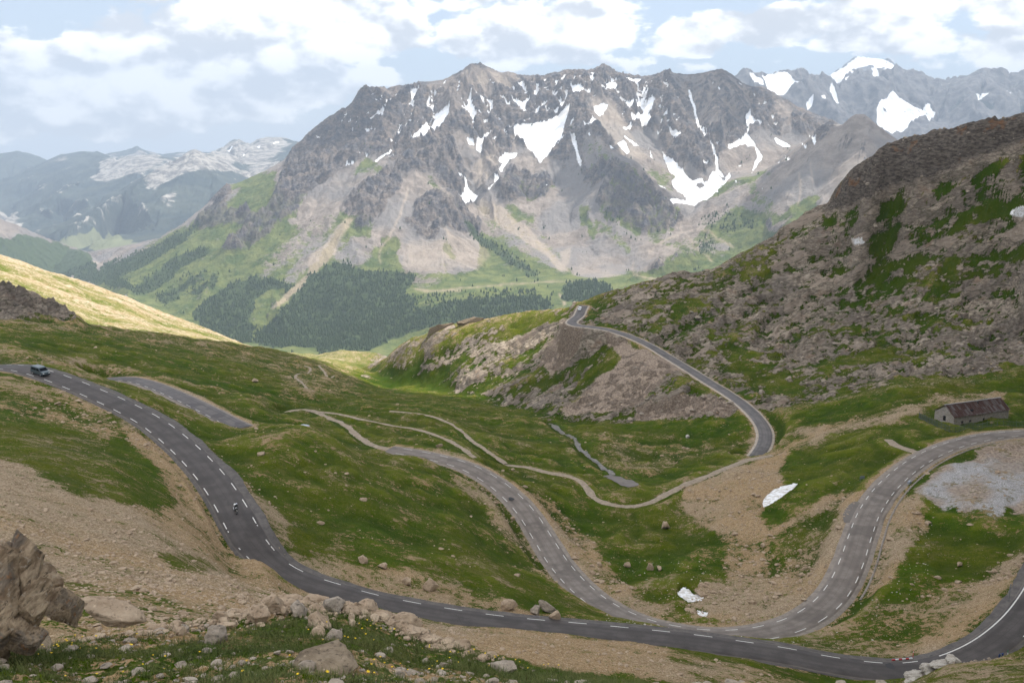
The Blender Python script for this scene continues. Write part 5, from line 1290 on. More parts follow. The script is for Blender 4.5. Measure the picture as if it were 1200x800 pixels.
# ================================================================== THINGS
def ground_z(x, y):
    return float(sample_H(np.array([x]), np.array([y]))[0])
def place(px, py, ylo, yhi):
    """first land point along the sight line between two depths"""
    ys = np.linspace(ylo, yhi, 400); t, s = dir_of(px, py)
    h = sample_H(t*ys, ys); below = (s*ys-h) <= 0
    i = int(np.argmax(below)) if below.any() else int(np.argmin(np.abs(s*ys-h)))
    return Vector((t*ys[i], ys[i], float(h[i])))
MROAD_ROCK = None
def mat_rock(name, a, b, dark, vein=None, sc=1.0, orange=0):
    q = N(name); o = q.pos(); v = q.scalev(o, (1.0*sc, 1.0*sc, 2.2*sc))
    n1 = q.noise(1.1, 6, .68, v); n2 = q.noise(5.5, 5, .65, v); n3 = q.noise(.45*sc, 3, .5, o)
    c = q.mix(q.ss(n1, .32, .66), a, b)
    c = q.mix(q.math('MULTIPLY', q.ss(n2, .47, .33), .75), c, dark)
    c = q.mix(q.math('MULTIPLY', q.ss(n2, .60, .72), .6), c, tuple(min(1, x*1.55) for x in b))
    if vein:
        w = q.math('ABSOLUTE', q.math('SUBTRACT', q.noise(.5*sc, 3, .5, o, .4), .5)); c = q.mix(q.math('MULTIPLY', q.math('MULTIPLY', q.ss(w, .016, .004), q.ss(n3, .48, .56)), .75), c, vein)
    if orange: c = q.mix(q.math('MULTIPLY', q.math('MULTIPLY', q.ss(n3, .58, .64), q.ss(n1, .5, .6)), orange), c, (.38,.15,.035))
    return q.fin(c, .93, q.bump(q.math('ADD', n1, q.math('MULTIPLY', n2, .35)), .18/sc, .8), Specular_IOR_Level=.15)
MR_TAN = mat_rock('tan_limestone', (.270,.195,.130), (.420,.325,.230), (.090,.064,.042))
MR_GREY = mat_rock('grey_limestone', (.215,.172,.130), (.360,.305,.245), (.065,.057,.050))
MR_DARK = mat_rock('layered_rock', (.130,.098,.066), (.265,.208,.145), (.040,.030,.021), None, 1.6, 0)
MR_OUT = mat_rock('veined_rock', (.120,.090,.060), (.270,.210,.148), (.028,.023,.018), (.38,.32,.24), 1.5, .35)
MR_WHITE = mat_rock('white_rock', (.29,.255,.215), (.50,.46,.40), (.14,.12,.10))
def rock_verts(seed, size, sub=4, cuts=16, rough=.07, tilt=.3, strata=0.0):
    rng = np.random.RandomState(seed); v, f = ICO[sub]; v = v.copy()
    for i in range(cuts):
        n = rng.randn(3); n /= np.linalg.norm(n); d = rng.uniform(.42, .92)
        k = v@n; m = k > d; v[m] -= np.outer(k[m]-d, n)
    a = v[:, 0]*2.2+seed*3.1; b = v[:, 1]*2.2+v[:, 2]*1.7
    nn = fbm(a.astype(F32), b.astype(F32), 5, seed % 97, .55); n2 = ridged((v[:, 0]*3+v[:, 2]*2+seed).astype(F32), (v[:, 1]*3-v[:, 2]*3).astype(F32), 4, seed % 89)
    v *= (1+rough*nn*2+rough*.6*n2)[:, None]
    if strata:
        h = v[:, 2]*math.cos(tilt)+v[:, 0]*math.sin(tilt); p = .16
        ff = (h/p+.6*nn) % 1; v *= (1+strata*(sstep(.1, .5, ff)-sstep(.7, 1., ff)-.4))[:, None]
    return v*np.array(size)/2*1.25, f
def rock(name, loc, size, mat, seed, label, cat, rotz=0, group=None, sub=4, sink=.25, rough=.07, strata=0.0, tilt=.3, cuts=16, rx=0, ry=0):
    v, f = rock_verts(seed, size, sub, cuts, rough, tilt, strata)
    o = mesh_np(name, v, f, mat, smooth=sub >= 4); o.location = (loc[0], loc[1], loc[2]+size[2]*(.5-sink)); o.rotation_euler = (rx, ry, rotz)
    tag(o, label, cat, group); return o
# ---- left foreground outcrop and its neighbours
def slab_cluster(name, parts, mat, label):
    V, F_, k = [], [], 0
    for (loc, size, rot, sd) in parts:
        v, f = rock_verts(sd, size, 5, 26, .035, .0, .035); Rm = np.array(Matrix.Rotation(rot[2], 3, 'Z') @ Matrix.Rotation(rot[1], 3, 'Y') @ Matrix.Rotation(rot[0], 3, 'X'))
        V.append(v@Rm.T+np.array(loc)); F_.append(f+k); k += len(v)
    o = mesh_np(name, np.vstack(V), np.vstack(F_), mat, smooth=False); tag(o, label, 'rock'); return o
def px_at(px, py, y): return np.array(P(px, py, y))
def mat_slab():
    q = N('striated_rock'); o = q.pos(); mp = q.n('Mapping'); mp.inputs['Rotation'].default_value = (0, R(52), R(15)); q.put(mp.inputs['Vector'], o); v = q.scalev(mp.outputs[0], (1.6, 2.0, 4.5)); v2 = q.scalev(mp.outputs[0], (5, 5, 14))
    n1 = q.noise(1.0, 6, .65, v, .3); n2 = q.noise(1.0, 5, .7, v2); n3 = q.noise(1.1, 4, .6, o); n4 = q.noise(9, 4, .7, o)
    c = q.mix(q.ss(n1, .36, .64), (.190,.130,.080), (.440,.335,.225)); c = q.mix(q.math('MULTIPLY', q.ss(n2, .45, .34), .8), c, (.045,.034,.024))
    c = q.mix(q.math('MULTIPLY', q.ss(n4, .58, .68), .7), c, (.42,.37,.30)); c = q.mix(q.math('MULTIPLY', q.ss(n3, .54, .62), .6), c, (.135,.120,.105))
    c = q.mix(q.math('MULTIPLY', q.math('MULTIPLY', q.ss(n3, .62, .66), q.ss(n4, .45, .55)), .5), c, (.38,.15,.035))
    return q.fin(c, .93, q.bump(q.math('ADD', q.math('MULTIPLY', n1, .7), n2), .16, 1.0), Specular_IOR_Level=.12)
MSLAB = mat_slab()
S = 17.5/FPX
slab_cluster('rock_outcrop', [(px_at(8, 700, 17.6), (.9, 1.2, 2.3), (0, .05, .1), 501), (px_at(30, 672, 17.9), (.72, .9, 1.55), (.05, .12, .3), 502), (px_at(40, 705, 17.7), (.55, .8, 1.5), (0, .25, .2), 503), (px_at(-12, 735, 17.2), (1.3, 1.1, 1.6), (0, .3, 0), 504), (px_at(20, 745, 17.4), (.9, .8, .9), (.1, .3, .2), 505)], MSLAB, 'tall brown layered rock outcrop with steep streaks at the left edge')
pO = P(72, 720, 18.6)
rock('rock_block', (pO[0], pO[1], pO[2]+.05), (1.0, .9, .78), MSLAB, 31, 'brown overhanging block with pale veins leaning on the left outcrop', 'rock', .5, None, 5, .32, .05, .03, .3, 20, .1, .45)
pO = P(48, 690, 18.9)
rock('rock_block', (pO[0]+.02, pO[1], pO[2]-.1), (.6, .7, .8), MSLAB, 77, 'grey wedge of rock standing between the left outcrop and the veined block', 'rock', .9, None, 4, .3, .08, .04, .3, 12, 0, .3)
pO = P(128, 720, 21)
rock('flat_rock', (pO[0], pO[1], pO[2]), (1.3, .9, .36), MR_TAN, 45, 'low slanting slab right of the veined block', 'rock', .2, None, 4, .35, .06, .03, .2, 12, 0, .35)
ROCKS = [ # px, py(base), ylo, yhi, width px, height px, material, seed, label
 (48,752,14,24,38,14,'d',3,'low dark rock at the foot of the left outcrop'),
 (385,784,12,30,72,15,'d',8,'broad flat brown boulder lying in the grass near the bottom edge'),
 (255,752,14,30,26,18,'g',9,'pointed pale grey stone in the grass below the rock pile'),
 (258,728,16,32,14,13,'t',14,'small tan block at the left end of the stone band'),
 (303,729,18,34,24,19,'t',21,'rounded tan boulder at the left end of the rock pile'),
 (322,716,20,36,30,20,'t',22,'grey tan boulder on top of the rock pile, left of its middle'),
 (342,705,20,36,36,14,'t',23,'flat tan rock forming the top of the rock pile'),
 (352,722,20,36,26,16,'g',24,'pale cracked stone in the front of the rock pile'),
 (370,706,22,36,34,16,'t',25,'angular tan rock beside the road at the top right of the pile'),
 (375,734,18,34,26,15,'t',26,'rounded pale boulder in front of the rock pile'),
 (388,716,22,36,28,14,'g',27,'grey stone at the right end of the rock pile'),
 (371,746,16,32,17,14,'t',28,'small leaning stone with a light corner in the grass'),
 (390,749,16,32,22,11,'g',29,'low grey stone right of the small leaning stone'),
 (432,716,20,40,30,17,'t',40,'large tan rock overlapping the road edge'),
 (475,722,22,45,34,20,'t',41,'rough orange tan rock rising beside the road'),
 (450,722,20,40,28,12,'t',42,'low rubble rock between the two roadside rocks'),
 (490,741,20,40,24,10,'t',43,'crumbling tan rock at the top of the gravel bank'),
 (520,737,20,45,15,8,'t',44,'small pointed rock right of the roadside rocks'),
 (535,753,20,40,26,9,'t',46,'low tan slab on the gravel bank'),
 (590,786,14,30,28,12,'g',47,'pale block in the grey stones at the bottom edge'),
 (505,692,150,220,15,13,'t',50,'largest tan boulder on the slope above the road'),
 (478,684,150,220,11,8,'t',51,'tan boulder left of the largest slope boulder'),
 (628,719,150,210,13,12,'g',52,'left boulder of the pair beyond the road'),
 (640,716,150,210,17,15,'g',53,'right taller boulder of the pair beyond the road'),
 (650,724,150,210,13,9,'t',54,'broken tan rock right of the boulder pair'),
 (595,713,150,210,17,10,'t',55,'cracked orange rock left of the boulder pair'),
 (450,665,150,230,12,6,'t',56,'low tan rock on the gravel slope left of the slope boulders'),
 (426,658,150,240,14,8,'t',57,'flat boulder at the upper left of the gravel slope'),
 (762,667,200,300,8,8,'t',58,'round tan boulder in the green hollow'),
 (773,668,200,300,8,5,'t',59,'flat boulder just right of the round one in the hollow'),
 (735,664,200,300,6,6,'t',60,'small boulder left of the round one in the hollow'),
 (703,663,200,300,6,5,'t',61,'pinkish stone close to the road in the hollow'),
 (780,619,200,320,11,9,'t',62,'square tan boulder above the hollow near the track'),
 (822,698,180,260,14,7,'t',63,'orange rocks beside the small snow patch'),
 (1124,663,150,240,7,5,'t',64,'lone boulder at the edge of the green bowl'),
 (298,447,350,520,8,4,'t',65,'white tan stone in the far left pasture'),
 (305,533,180,300,9,5,'t',66,'pale stone in the pasture between the roads'),
 (515,524,260,360,7,5,'t',67,'stone on the grass just beyond the track bend'),
 (805,513,380,460,6,4,'w',68,'whitish boulder in the meadow below the far road'),
]
MTAR = flat('fresh_tar', (.022,.021,.022), .7)
MD = {'d': MR_DARK, 'g': MR_GREY, 't': MR_TAN, 'w': MR_WHITE}
for (px, py, a, b, w, h, mk, sd, lab) in ROCKS:
    p = place(px, py, a, b); dd = p.length; sx = w*dd/FPX; sz = h*dd/FPX*1.15
    rock('boulder', p, (sx*1.05, sx*.8, max(sz, sx*.3)), MD[mk], sd*7+1, lab, 'rock', (sd*1.7) % 3, None, 4, .22, .10, .03, .4, 14)
# the pinnacles on the crest of the spur
p = P(516, 384, 722); rock('rock_pinnacle', (p[0], p[1]-1, p[2]-4), (19, 8, 9), MR_DARK, 301, 'long slanting slab of rock on the crest of the sunny spur', 'rock', .1, None, 5, .3, .07, .04, .3, 12, 0, -.42)
p = P(551, 372, 708); rock('rock_pinnacle', (p[0], p[1]-1, p[2]-3.5), (15, 7, 6), MR_DARK, 302, 'brown jagged rock on the spur crest, right of the slanting slab', 'rock', .0, None, 5, .3, .09, .04, .3, 12, 0, -.2)
# white ledge on the bank at the lower right
for i, (px, py, w, h) in enumerate([(1078,792,34,13),(1092,783,26,12),(1103,776,24,11),(1117,771,20,7),(1068,799,20,10)]):
    p = P(px, py, 131-i*.4); dd = 138; labs = ['widest white ledge rock on the bank at the lower right','second white ledge rock up the bank','third white ledge rock, near the start of the solid line','small white ledge rock at the top of the bank','white rock where the ledge meets the road']
    rock('ledge_rock', (p[0], p[1], p[2]-.25), (w*dd/FPX*1.1, w*dd/FPX*.8, h*dd/FPX*.9), MR_WHITE, 400+i*3, labs[i], 'rock', .3*i, None, 5, .5, .14, .02, .3, 14)
patch('asphalt_patch', [(989,611,229),(1006,612,229),(1009,600,237),(1006,590,242),(995,592,241),(988,602,235)], MAS['upper'], .09)
# ---- loose stones nobody could count
for (k_, px, py, rx_, ry_) in (('middle',599,584,1.5,1.0),('upper',1094,771,1.8,.9),('upper',1043,780,1.8,.8)):
    i, p3, hd = None, None, None; x3 = ROADS[k_]['xyz']; a_, b_ = project(x3[:, 0], x3[:, 1], x3[:, 2]); i = int(np.argmin((a_-px)**2+(b_-py)**2)); c0 = Vector(Pz(px, py, x3[i][2]+.05)); t_ = Vector(x3[min(i+2, len(x3)-1)]-x3[max(i-2, 0)]); t_.normalize(); n_r = Vector((t_.y, -t_.x, 0))
    bm = bmesh.new(); vs = [bm.verts.new(c0+n_r*rx_*.5*math.cos(a)*(1+.2*math.sin(3*a))+t_*ry_*math.sin(a)*(1+.15*math.cos(2*a))+Vector((0, 0, .012))) for a in [j*math.pi/10 for j in range(20)]]; bm.faces.new(vs)
    o = obj_bm('tar_patch', bm, MTAR); o['kind'] = 'structure'
def scatter(name, n, region, smin, smax, mat, seed, power=2.2, test=None, flatness=.6, label=None):
    rng = np.random.RandomState(seed); V, F_ = [], []; k = 0
    protos = [rock_verts(1000+seed*13+i, (1, 1, .75), 2 if smax > .25 else 1, 9, .08) for i in range(8)]
    got = 0; tries = 0
    while got < n and tries < 60:
        tries += 1
        m_ = n*2; xs = rng.uniform(region[0], region[1], m_); ysq = rng.uniform(0, 1, m_); ys = region[2]*(region[3]/region[2])**ysq
        t = xs/ys if region[4] == 'w' else xs; xw = t*ys
        ok = np.abs(t) < .61
        cc = np.clip(np.interp(t, TT, np.arange(NC)).astype(int), 0, NC-1); rr = np.clip(np.interp(np.log(ys), LY, np.arange(NR)).astype(int), 0, N_NEAR-1)
        ok &= ROADDIST[rr, cc] > 1.2
        w = test(rr, cc) if test else np.ones(m_); ok &= rng.uniform(0, 1, m_) < w
        idx = np.where(ok)[0][:n-got]
        h = sample_H(xw[idx], ys[idx])
        for j, hh in zip(idx, h):
            v, f = protos[rng.randint(8)]; s = smin*((1-rng.uniform())**(-1/power)); s = min(s, smax)
            if smin < 0: s = smax
            a = rng.uniform(0, 6.28); ca, sa = math.cos(a), math.sin(a)
            q_ = v*np.array([s, s*rng.uniform(.6, 1), s*rng.uniform(.45, 1)*flatness*1.3]); x_ = q_[:, 0]*ca-q_[:, 1]*sa; y_ = q_[:, 0]*sa+q_[:, 1]*ca
            V.append(np.stack([x_+xw[j], y_+ys[j], q_[:, 2]+hh+s*.12], 1)); F_.append(f+k); k += len(v)
        got += len(idx)
    o = mesh_np(name, np.vstack(V), np.vstack(F_), mat, smooth=False); o['kind'] = 'stuff'
    if label: o['label'] = label
    return o
G_ = grass; RK = rock_cov = rf
scatter('loose_stones', 5200, (-.6, .6, 10, 31, 't'), .035, .28, MR_GREY, 1, 1.7, lambda r, c: np.clip(1.05-G_[r, c], .10, 1), label='grey and tan stones strewn through the foreground grass')
scatter('loose_stones', 9000, (-.6, .6, 38, 210, 't'), .13, .7, MR_TAN, 2, 2.6, lambda r, c: np.clip(1.0-G_[r, c]*1.2, .015, 1)**1.5, label='tan stones on the gravel slopes beside the upper road')
scatter('loose_stones', 7000, (-.5, .58, 180, 560, 't'), .28, 1.5, MR_TAN, 3, 2.5, lambda r, c: np.clip(np.clip(1-G_[r, c]*1.2, .03, 1)**1.4+RK[r, c]*.5, 0, 1), label='stones on the slopes and meadows of the bowl')
scatter('loose_stones', 420, (.10, .45, 150, 240, 't'), .16, .5, MR_WHITE, 4, 3, lambda r, c: np.clip(G_[r, c]-.3, 0, 1)*.6, .5, label='small white stones scattered in the green bowl')
scatter('loose_stones', 1500, (.05, .6, 400, 640, 't'), .7, 3.2, MR_GREY, 6, 2.4, lambda r, c: np.clip(RK[r, c]-.15, 0, 1), .8, label='blocks strewn over the rocky mountainside')
# band of rubble forming the rock pile and the roadside rocks
def line_rubble(pts, n, spread, smin, smax, mat, seed):
    rng = np.random.RandomState(seed); V, F_ = [], []; k = 0; pr = [rock_verts(2000+seed*11+i, (1, 1, .8), 2, 9, .08) for i in range(8)]
    P3 = catmull(np.array([tuple(place(*q_)) for q_ in pts]), .5)
    for i in range(n):
        c = P3[rng.randint(len(P3))]; x_ = c[0]+rng.randn()*spread; y_ = c[1]+rng.randn()*spread; z_ = ground_z(x_, y_)
        s = min(smax, smin*(1-rng.uniform())**(-1/1.8)); a = rng.uniform(0, 6.28); v, f = pr[rng.randint(8)]
        q_ = v*np.array([s, s*rng.uniform(.6, 1), s*rng.uniform(.5, 1)]); ca, sa = math.cos(a), math.sin(a)
        V.append(np.stack([q_[:, 0]*ca-q_[:, 1]*sa+x_, q_[:, 0]*sa+q_[:, 1]*ca+y_, q_[:, 2]+z_+s*.15+rng.uniform(0, .06)], 1)); F_.append(f+k); k += len(v)
    o = mesh_np('rubble', np.vstack(V), np.vstack(F_), mat, smooth=False); o['kind'] = 'stuff'; o['label'] = 'broken tan rubble along the foreground crest'; return o
line_rubble([(150,735,17,30),(230,728,17,32),(300,715,18,34),(350,704,18,34),(400,708,20,36),(450,720,20,38),(500,740,20,38),(550,758,20,34)], 1300, .95, .05, .34, MR_TAN, 1)
line_rubble([(300,718,18,34),(340,706,18,34),(390,712,20,34)], 360, .5, .10, .45, MR_TAN, 2)
line_rubble([(420,712,20,38),(460,718,20,38),(500,735,20,38)], 400, .4, .10, .5, MR_TAN, 5)
line_rubble([(1066,798,122,140),(1080,790,122,140),(1094,781,122,140),(1108,774,122,140),(1130,770,120,140),(1165,768,120,140)], 130, .9, .12, .6, MR_GREY, 9)['label'] = 'pale broken rock along the edge of the lower right bank'
# ---- grass tufts and flowers near the camera
def mat_grass():
    q = N('grass_blades'); o = q.pos(); n1 = q.noise(.8, 3, .6, o); n2 = q.noise(25, 2, .6, o)
    c = q.mix(q.ss(n1, .35, .65), (.060,.090,.020), (.110,.120,.036)); c = q.mix(q.math('MULTIPLY', q.ss(n2, .5, .7), .6), c, (.190,.170,.075))
    return q.fin(c, .8, None, Specular_IOR_Level=.2)
MGB = mat_grass()
def tufts(n, region, hmin, hmax, seed, thr, blades=7, wid=.008):
    rng = np.random.RandomState(seed); xs = rng.uniform(region[0], region[1], n*4); ys = region[2]*(region[3]/region[2])**rng.uniform(0, 1, n*4)
    cc = np.clip(np.interp(xs, TT, np.arange(NC)).astype(int), 0, NC-1); rr = np.clip(np.interp(np.log(ys), LY, np.arange(NR)).astype(int), 0, N_NEAR-1)
    ok = rng.uniform(0, 1, n*4) < np.clip((gf[rr, cc]-thr)*2, 0, 1); xs, ys = xs[ok][:n], ys[ok][:n]; xw = xs*ys; h = sample_H(xw, ys); m_ = len(xw)
    a = rng.uniform(0, 2*np.pi, (m_, blades)); hh = rng.uniform(hmin, hmax, (m_, blades))*(.55+.7*rng.uniform(0, 1, (m_, 1))); lean = rng.uniform(.2, .9, (m_, blades))*hh
    bx = xw[:, None]+rng.randn(m_, blades)*.03; by = ys[:, None]+rng.randn(m_, blades)*.03; dx, dy = np.cos(a), np.sin(a)
    z0 = h[:, None]-.02; wx, wy = -dy*wid, dx*wid
    v = np.stack([np.stack([bx-wx, by-wy, z0+0*bx], -1), np.stack([bx+wx, by+wy, z0+0*bx], -1),
                  np.stack([bx+dx*lean*.4+wx*.7, by+dy*lean*.4+wy*.7, z0+hh*.65], -1), np.stack([bx+dx*lean*.4-wx*.7, by+dy*lean*.4-wy*.7, z0+hh*.65], -1),
                  np.stack([bx+dx*lean, by+dy*lean, z0+hh], -1)], 2).reshape(-1, 3)
    b = np.arange(m_*blades)*5; t3 = np.concatenate([np.stack([b, b+1, b+2], 1), np.stack([b, b+2, b+3], 1), np.stack([b+3, b+2, b+4], 1)])
    o = mesh_np('grass', v, t3, MGB, smooth=False); o['kind'] = 'stuff'; o['label'] = 'short alpine grass on the near bank'; return o
tufts(30000, (-.6, .6, 11.5, 30), .04, .13, 1, .28, 6, .006)
tufts(9000, (-.6, .6, 11.5, 30), .12, .26, 2, .5, 5, .005)
MFY = flat('yellow_petals', (.80,.56,.02), .6, 0, .3, .15, 20); MSTEM = flat('flower_stem', (.07,.11,.03), .7)
def flower():
    o = empty('flower')
    bm = bmesh.new(); cyl(bm, (0, 0, -.02), (.01, 0, .13), .003, .002, 5); obj_bm('stem', bm, MSTEM, o)
    bm = bmesh.new()
    for k in range(9):
        a = 2*math.pi*k/9; c, s = math.cos(a), math.sin(a); r = .023
        vs = [bm.verts.new(p_) for p_ in ((.01, 0, .128), (.01+r*.7*math.cos(a-.25), r*.7*math.sin(a-.25), .137), (.01+r*c, r*s, .139), (.01+r*.7*math.cos(a+.25), r*.7*math.sin(a+.25), .137))]
        bm.faces.new(vs)
    cyl(bm, (.01, 0, .125), (.01, 0, .139), .008, .009, 8)
    obj_bm('flower_head', bm, MFY, o); return o
fl0 = flower(); rng = random.Random(8); first = True
FCL = [(35,760,12,28,26,5,'yellow flower in the patch at the foot of the left outcrop','yellow flowers below the left outcrop'),
       (72,757,12,28,22,6,'yellow flower in the patch right of the outcrop foot','yellow flowers right of the outcrop foot'),
       (425,745,12,24,20,8,'yellow flower in the grass in front of the roadside rocks','yellow flowers in front of the roadside rocks'),
       (390,776,14,9,10,3,'yellow flower in the dense patch above the flat brown boulder','yellow flowers above the flat brown boulder'),
       (560,765,12,40,26,10,'yellow flower along the crest of the grassy bank','yellow flowers along the grassy crest'),
       (200,775,10,110,24,14,'yellow flower scattered in the bottom left grass','yellow flowers in the bottom left grass'),
       (470,785,10,90,18,10,'yellow flower scattered near the bottom edge','yellow flowers near the bottom edge')]
for (px, py, n_f, sx, _, sy, lab, grp) in FCL:
    cnt = {35:26, 72:14, 425:20, 390:16, 560:24, 200:22, 470:18}[px]
    for i in range(cnt):
        p = place(px+rng.gauss(0, sx), min(798, py+rng.gauss(0, sy)), 11.5, 30)
        if first: o = fl0; first = False
        else:
            o = fl0.copy(); COL.objects.link(o)
            for ch in fl0.children: c_ = ch.copy(); COL.objects.link(c_); c_.parent = o
        o.location = p; s = rng.uniform(.8, 1.5); o.scale = (s, s, s*rng.uniform(.7, 1.1)); o.rotation_euler = (rng.uniform(-.2, .45), rng.uniform(-.3, .3), rng.uniform(0, 6))
        tag(o, lab, 'flower', grp)

# ---- the stone barn
A_ = np.array(P(1117, 502, 325.5)); B_ = np.array(P(1181, 493, 335))
zb = (A_[2]+B_[2])/2; dx_ = B_[0]-A_[0]; dy_ = B_[1]-A_[1]; LEN = math.hypot(dx_, dy_); ang = math.atan2(dy_, dx_); WID = 8.6
Mh = Matrix.Translation((A_[0], A_[1], zb)) @ Matrix.Rotation(ang, 4, 'Z')
cxy = Mh @ Vector((LEN/2, WID/2, 0)); carve_z = zb+.05
barn = empty('stone_barn', Mh.to_translation(), (0, 0, ang)); tag(barn, 'long stone barn with a rusty corrugated metal roof behind a fence', 'barn')
def mat_masonry():
    q = N('barn_masonry'); o = q.obj(); v = q.scalev(o, (1.0, 1.0, 1.8)); vo = q.n('TexVoronoi', feature='F1'); q.put(vo.inputs['Vector'], v); vo.inputs['Scale'].default_value = 2.4
    c = q.mix(.5, (.30,.24,.185), vo.outputs['Color']); h = q.n('HueSaturation'); h.inputs['Saturation'].default_value = .15; q.put(h.inputs['Color'], vo.outputs['Color'])
    c = q.mix(.22, q.mix(q.noise(.5, 4, .6, o), (.165,.125,.092), (.275,.215,.155)), h.outputs[0]); e = q.voro(2.4, v, 'DISTANCE_TO_EDGE')
    c = q.mix(q.math('MULTIPLY', q.ss(e, .06, .02), .5), c, (.14,.12,.10))
    sepz = q.n('SeparateXYZ'); q.put(sepz.inputs[0], o)
    return q.fin(c, .95, q.bump(q.ss(e, 0, .1), .06, .8))
def mat_roof():
    q = N('rusty_sheet'); o = q.obj(); sx = q.n('SeparateXYZ'); q.put(sx.inputs[0], o)
    col = q.math('FLOOR', q.math('MULTIPLY', sx.outputs[0], 1.15)); row = q.math('FLOOR', q.math('MULTIPLY', sx.outputs[1], .5))
    cb = q.n('CombineXYZ'); q.put(cb.inputs[0], col); q.put(cb.inputs[1], row); wn = q.n('TexWhiteNoise', noise_dimensions='3D'); q.put(wn.inputs['Vector'], cb.outputs[0])
    st_ = q.noise(1.3, 4, .65, q.scalev(o, (2.2, .35, .35))); f = q.math('ADD', q.math('MULTIPLY', wn.outputs[0], .5), q.math('MULTIPLY', st_, .9))
    c = q.mix(q.ss(f, .62, .92), (.130,.070,.056), (.270,.245,.238)); c = q.mix(q.math('MULTIPLY', q.ss(q.noise(3, 4, .6, o), .45, .7), .4), c, (.105,.045,.035))
    wv = q.math('SINE', q.math('MULTIPLY', sx.outputs[0], 40)); return q.fin(c, .6, q.bump(wv, .03, .6), Metallic=.15)
MMAS, MROOF = mat_masonry(), mat_roof(); MDKW = flat('dark_opening', (.012,.011,.011), .8); MFRM = flat('weathered_wood', (.16,.13,.10), .85)
HW, RH = 4.3, 3.0
def panel_wall(name, length, height, opens, M, thick=.45, gable=0):
    """wall in the x-z plane with real openings; opens: (x0,x1,z0,z1)"""
    bm = bmesh.new(); xs = sorted({0, length}|{o_[0] for o_ in opens}|{o_[1] for o_ in opens}); zs = sorted({-1.2, height}|{o_[2] for o_ in opens}|{o_[3] for o_ in opens})
    for xa, xb in zip(xs, xs[1:]):
        for za, zb_ in zip(zs, zs[1:]):
            xm_, zm_ = (xa+xb)/2, (za+zb_)/2
            if any(o_[0] < xm_ < o_[1] and o_[2] < zm_ < o_[3] for o_ in opens): continue
            box(bm, xa, xb, 0, thick, za, zb_, M)
    if gable:
        prof = [(0, height), (length, height), (length/2, height+gable)]
        if opens and opens[-1][3] > height: pass
        prism(bm, prof, 0, thick, M)
    bmesh.ops.remove_doubles(bm, verts=bm.verts, dist=.001)
    # drop the interior faces shared by neighbouring cells
    seenf = {}
    for f in bm.faces: seenf.setdefault(tuple(sorted(v.index for v in f.verts)) if False else tuple(sorted((round(v.co.x, 3), round(v.co.y, 3), round(v.co.z, 3)) for v in f.verts)), []).append(f)
    dl = [f for fs in seenf.values() if len(fs) > 1 for f in fs]; bmesh.ops.delete(bm, geom=dl, context='FACES')
    return obj_bm(name, bm, MMAS, barn)
wins = [(3.4, 4.5, 1.4, 2.3), (7.0, 8.1, 1.4, 2.3), (13.2, 14.3, 1.3, 2.3), (16.6, 17.7, 1.4, 2.3)]
I4 = Matrix.Identity(4)
panel_wall('front_wall', LEN, HW, wins, I4)
panel_wall('rear_wall', LEN, HW, [], Matrix.Translation((0, WID-.45, 0)))
Mg = Matrix.Translation((0, WID-.45, 0)) @ Matrix.Rotation(R(-90), 4, 'Z')
panel_wall('gable_wall', WID-.9, HW, [(3.3, 4.6, 1.6, 3.499)], Mg, .45, RH*.86)
panel_wall('gable_wall', WID-.9, HW, [], Matrix.Translation((LEN, .45, 0)) @ Matrix.Rotation(R(90), 4, 'Z'), .45, RH*.86)
bm = bmesh.new(); box(bm, .25, .32, WID-.45-4.6, WID-.45-3.3, 1.6, 3.5); obj_bm('hatch', bm, MDKW, barn)
for i, (a, b, c_, d_) in enumerate(wins):
    bm = bmesh.new(); box(bm, a, b, .30, .34, c_, d_); w_ = obj_bm('window', bm, MDKW, barn)
    bm = bmesh.new(); box(bm, a, a+.1, .2, .29, c_, d_); box(bm, b-.1, b, .2, .29, c_, d_); box(bm, a+.1, b-.1, .2, .29, d_-.1, d_); obj_bm('frame', bm, MFRM, w_)
    bm = bmesh.new(); box(bm, a-.1, b+.1, -.08, .2, c_-.14, c_-.003); obj_bm('sill', bm, MCON, w_)
ov = .45
bm = bmesh.new(); n_s = 60
for sgn in (0, 1):
    for i in range(n_s):
        x0 = -.4+(LEN+.8)*i/n_s; x1 = -.4+(LEN+.8)*(i+1)/n_s; sag = lambda xx: -.18*math.sin(math.pi*(xx+.4)/(LEN+.8))
        ye = -ov if sgn == 0 else WID+ov; zr = HW+RH; ze = HW-ov*RH/(WID/2)
        off = .05*((i % 2)*2-1)*.4
        vs = [bm.verts.new((x0, ye, ze+.06+off+sag(x0)*.5)), bm.verts.new((x1, ye, ze+.06+off+sag(x1)*.5)), bm.verts.new((x1, WID/2, zr+.08+off+sag(x1))), bm.verts.new((x0, WID/2, zr+.08+off+sag(x0)))]
        bm.faces.new(vs if sgn == 0 else vs[::-1])
ret = bmesh.ops.solidify(bm, geom=list(bm.faces), thickness=.05)
roof = obj_bm('roof', bm, MROOF, barn)
bm = bmesh.new(); box(bm, -.45, LEN+.45, WID/2-.18, WID/2+.18, HW+RH+.0, HW+RH+.13); obj_bm('ridge_cap', bm, flat('zinc', (.30,.30,.31), .5, .3), roof)
bm = bmesh.new(); Ms = Matrix.Translation((9.0, 1.15, HW+1.15*RH/(WID/2)+.06)) @ Matrix.Rotation(math.atan2(RH, WID/2), 4, 'X'); box(bm, -.45, .45, -.3, .4, 0, .32, Ms); obj_bm('roof_hatch', bm, MDKW, roof)
bm = bmesh.new(); Ms = Matrix.Translation((14.0, 3.5, HW+3.5*RH/(WID/2)+.06)) @ Matrix.Rotation(math.atan2(RH, WID/2), 4, 'X'); box(bm, -.25, .25, -.25, .25, 0, .2, Ms); obj_bm('roof_hatch', bm, MDKW, roof)
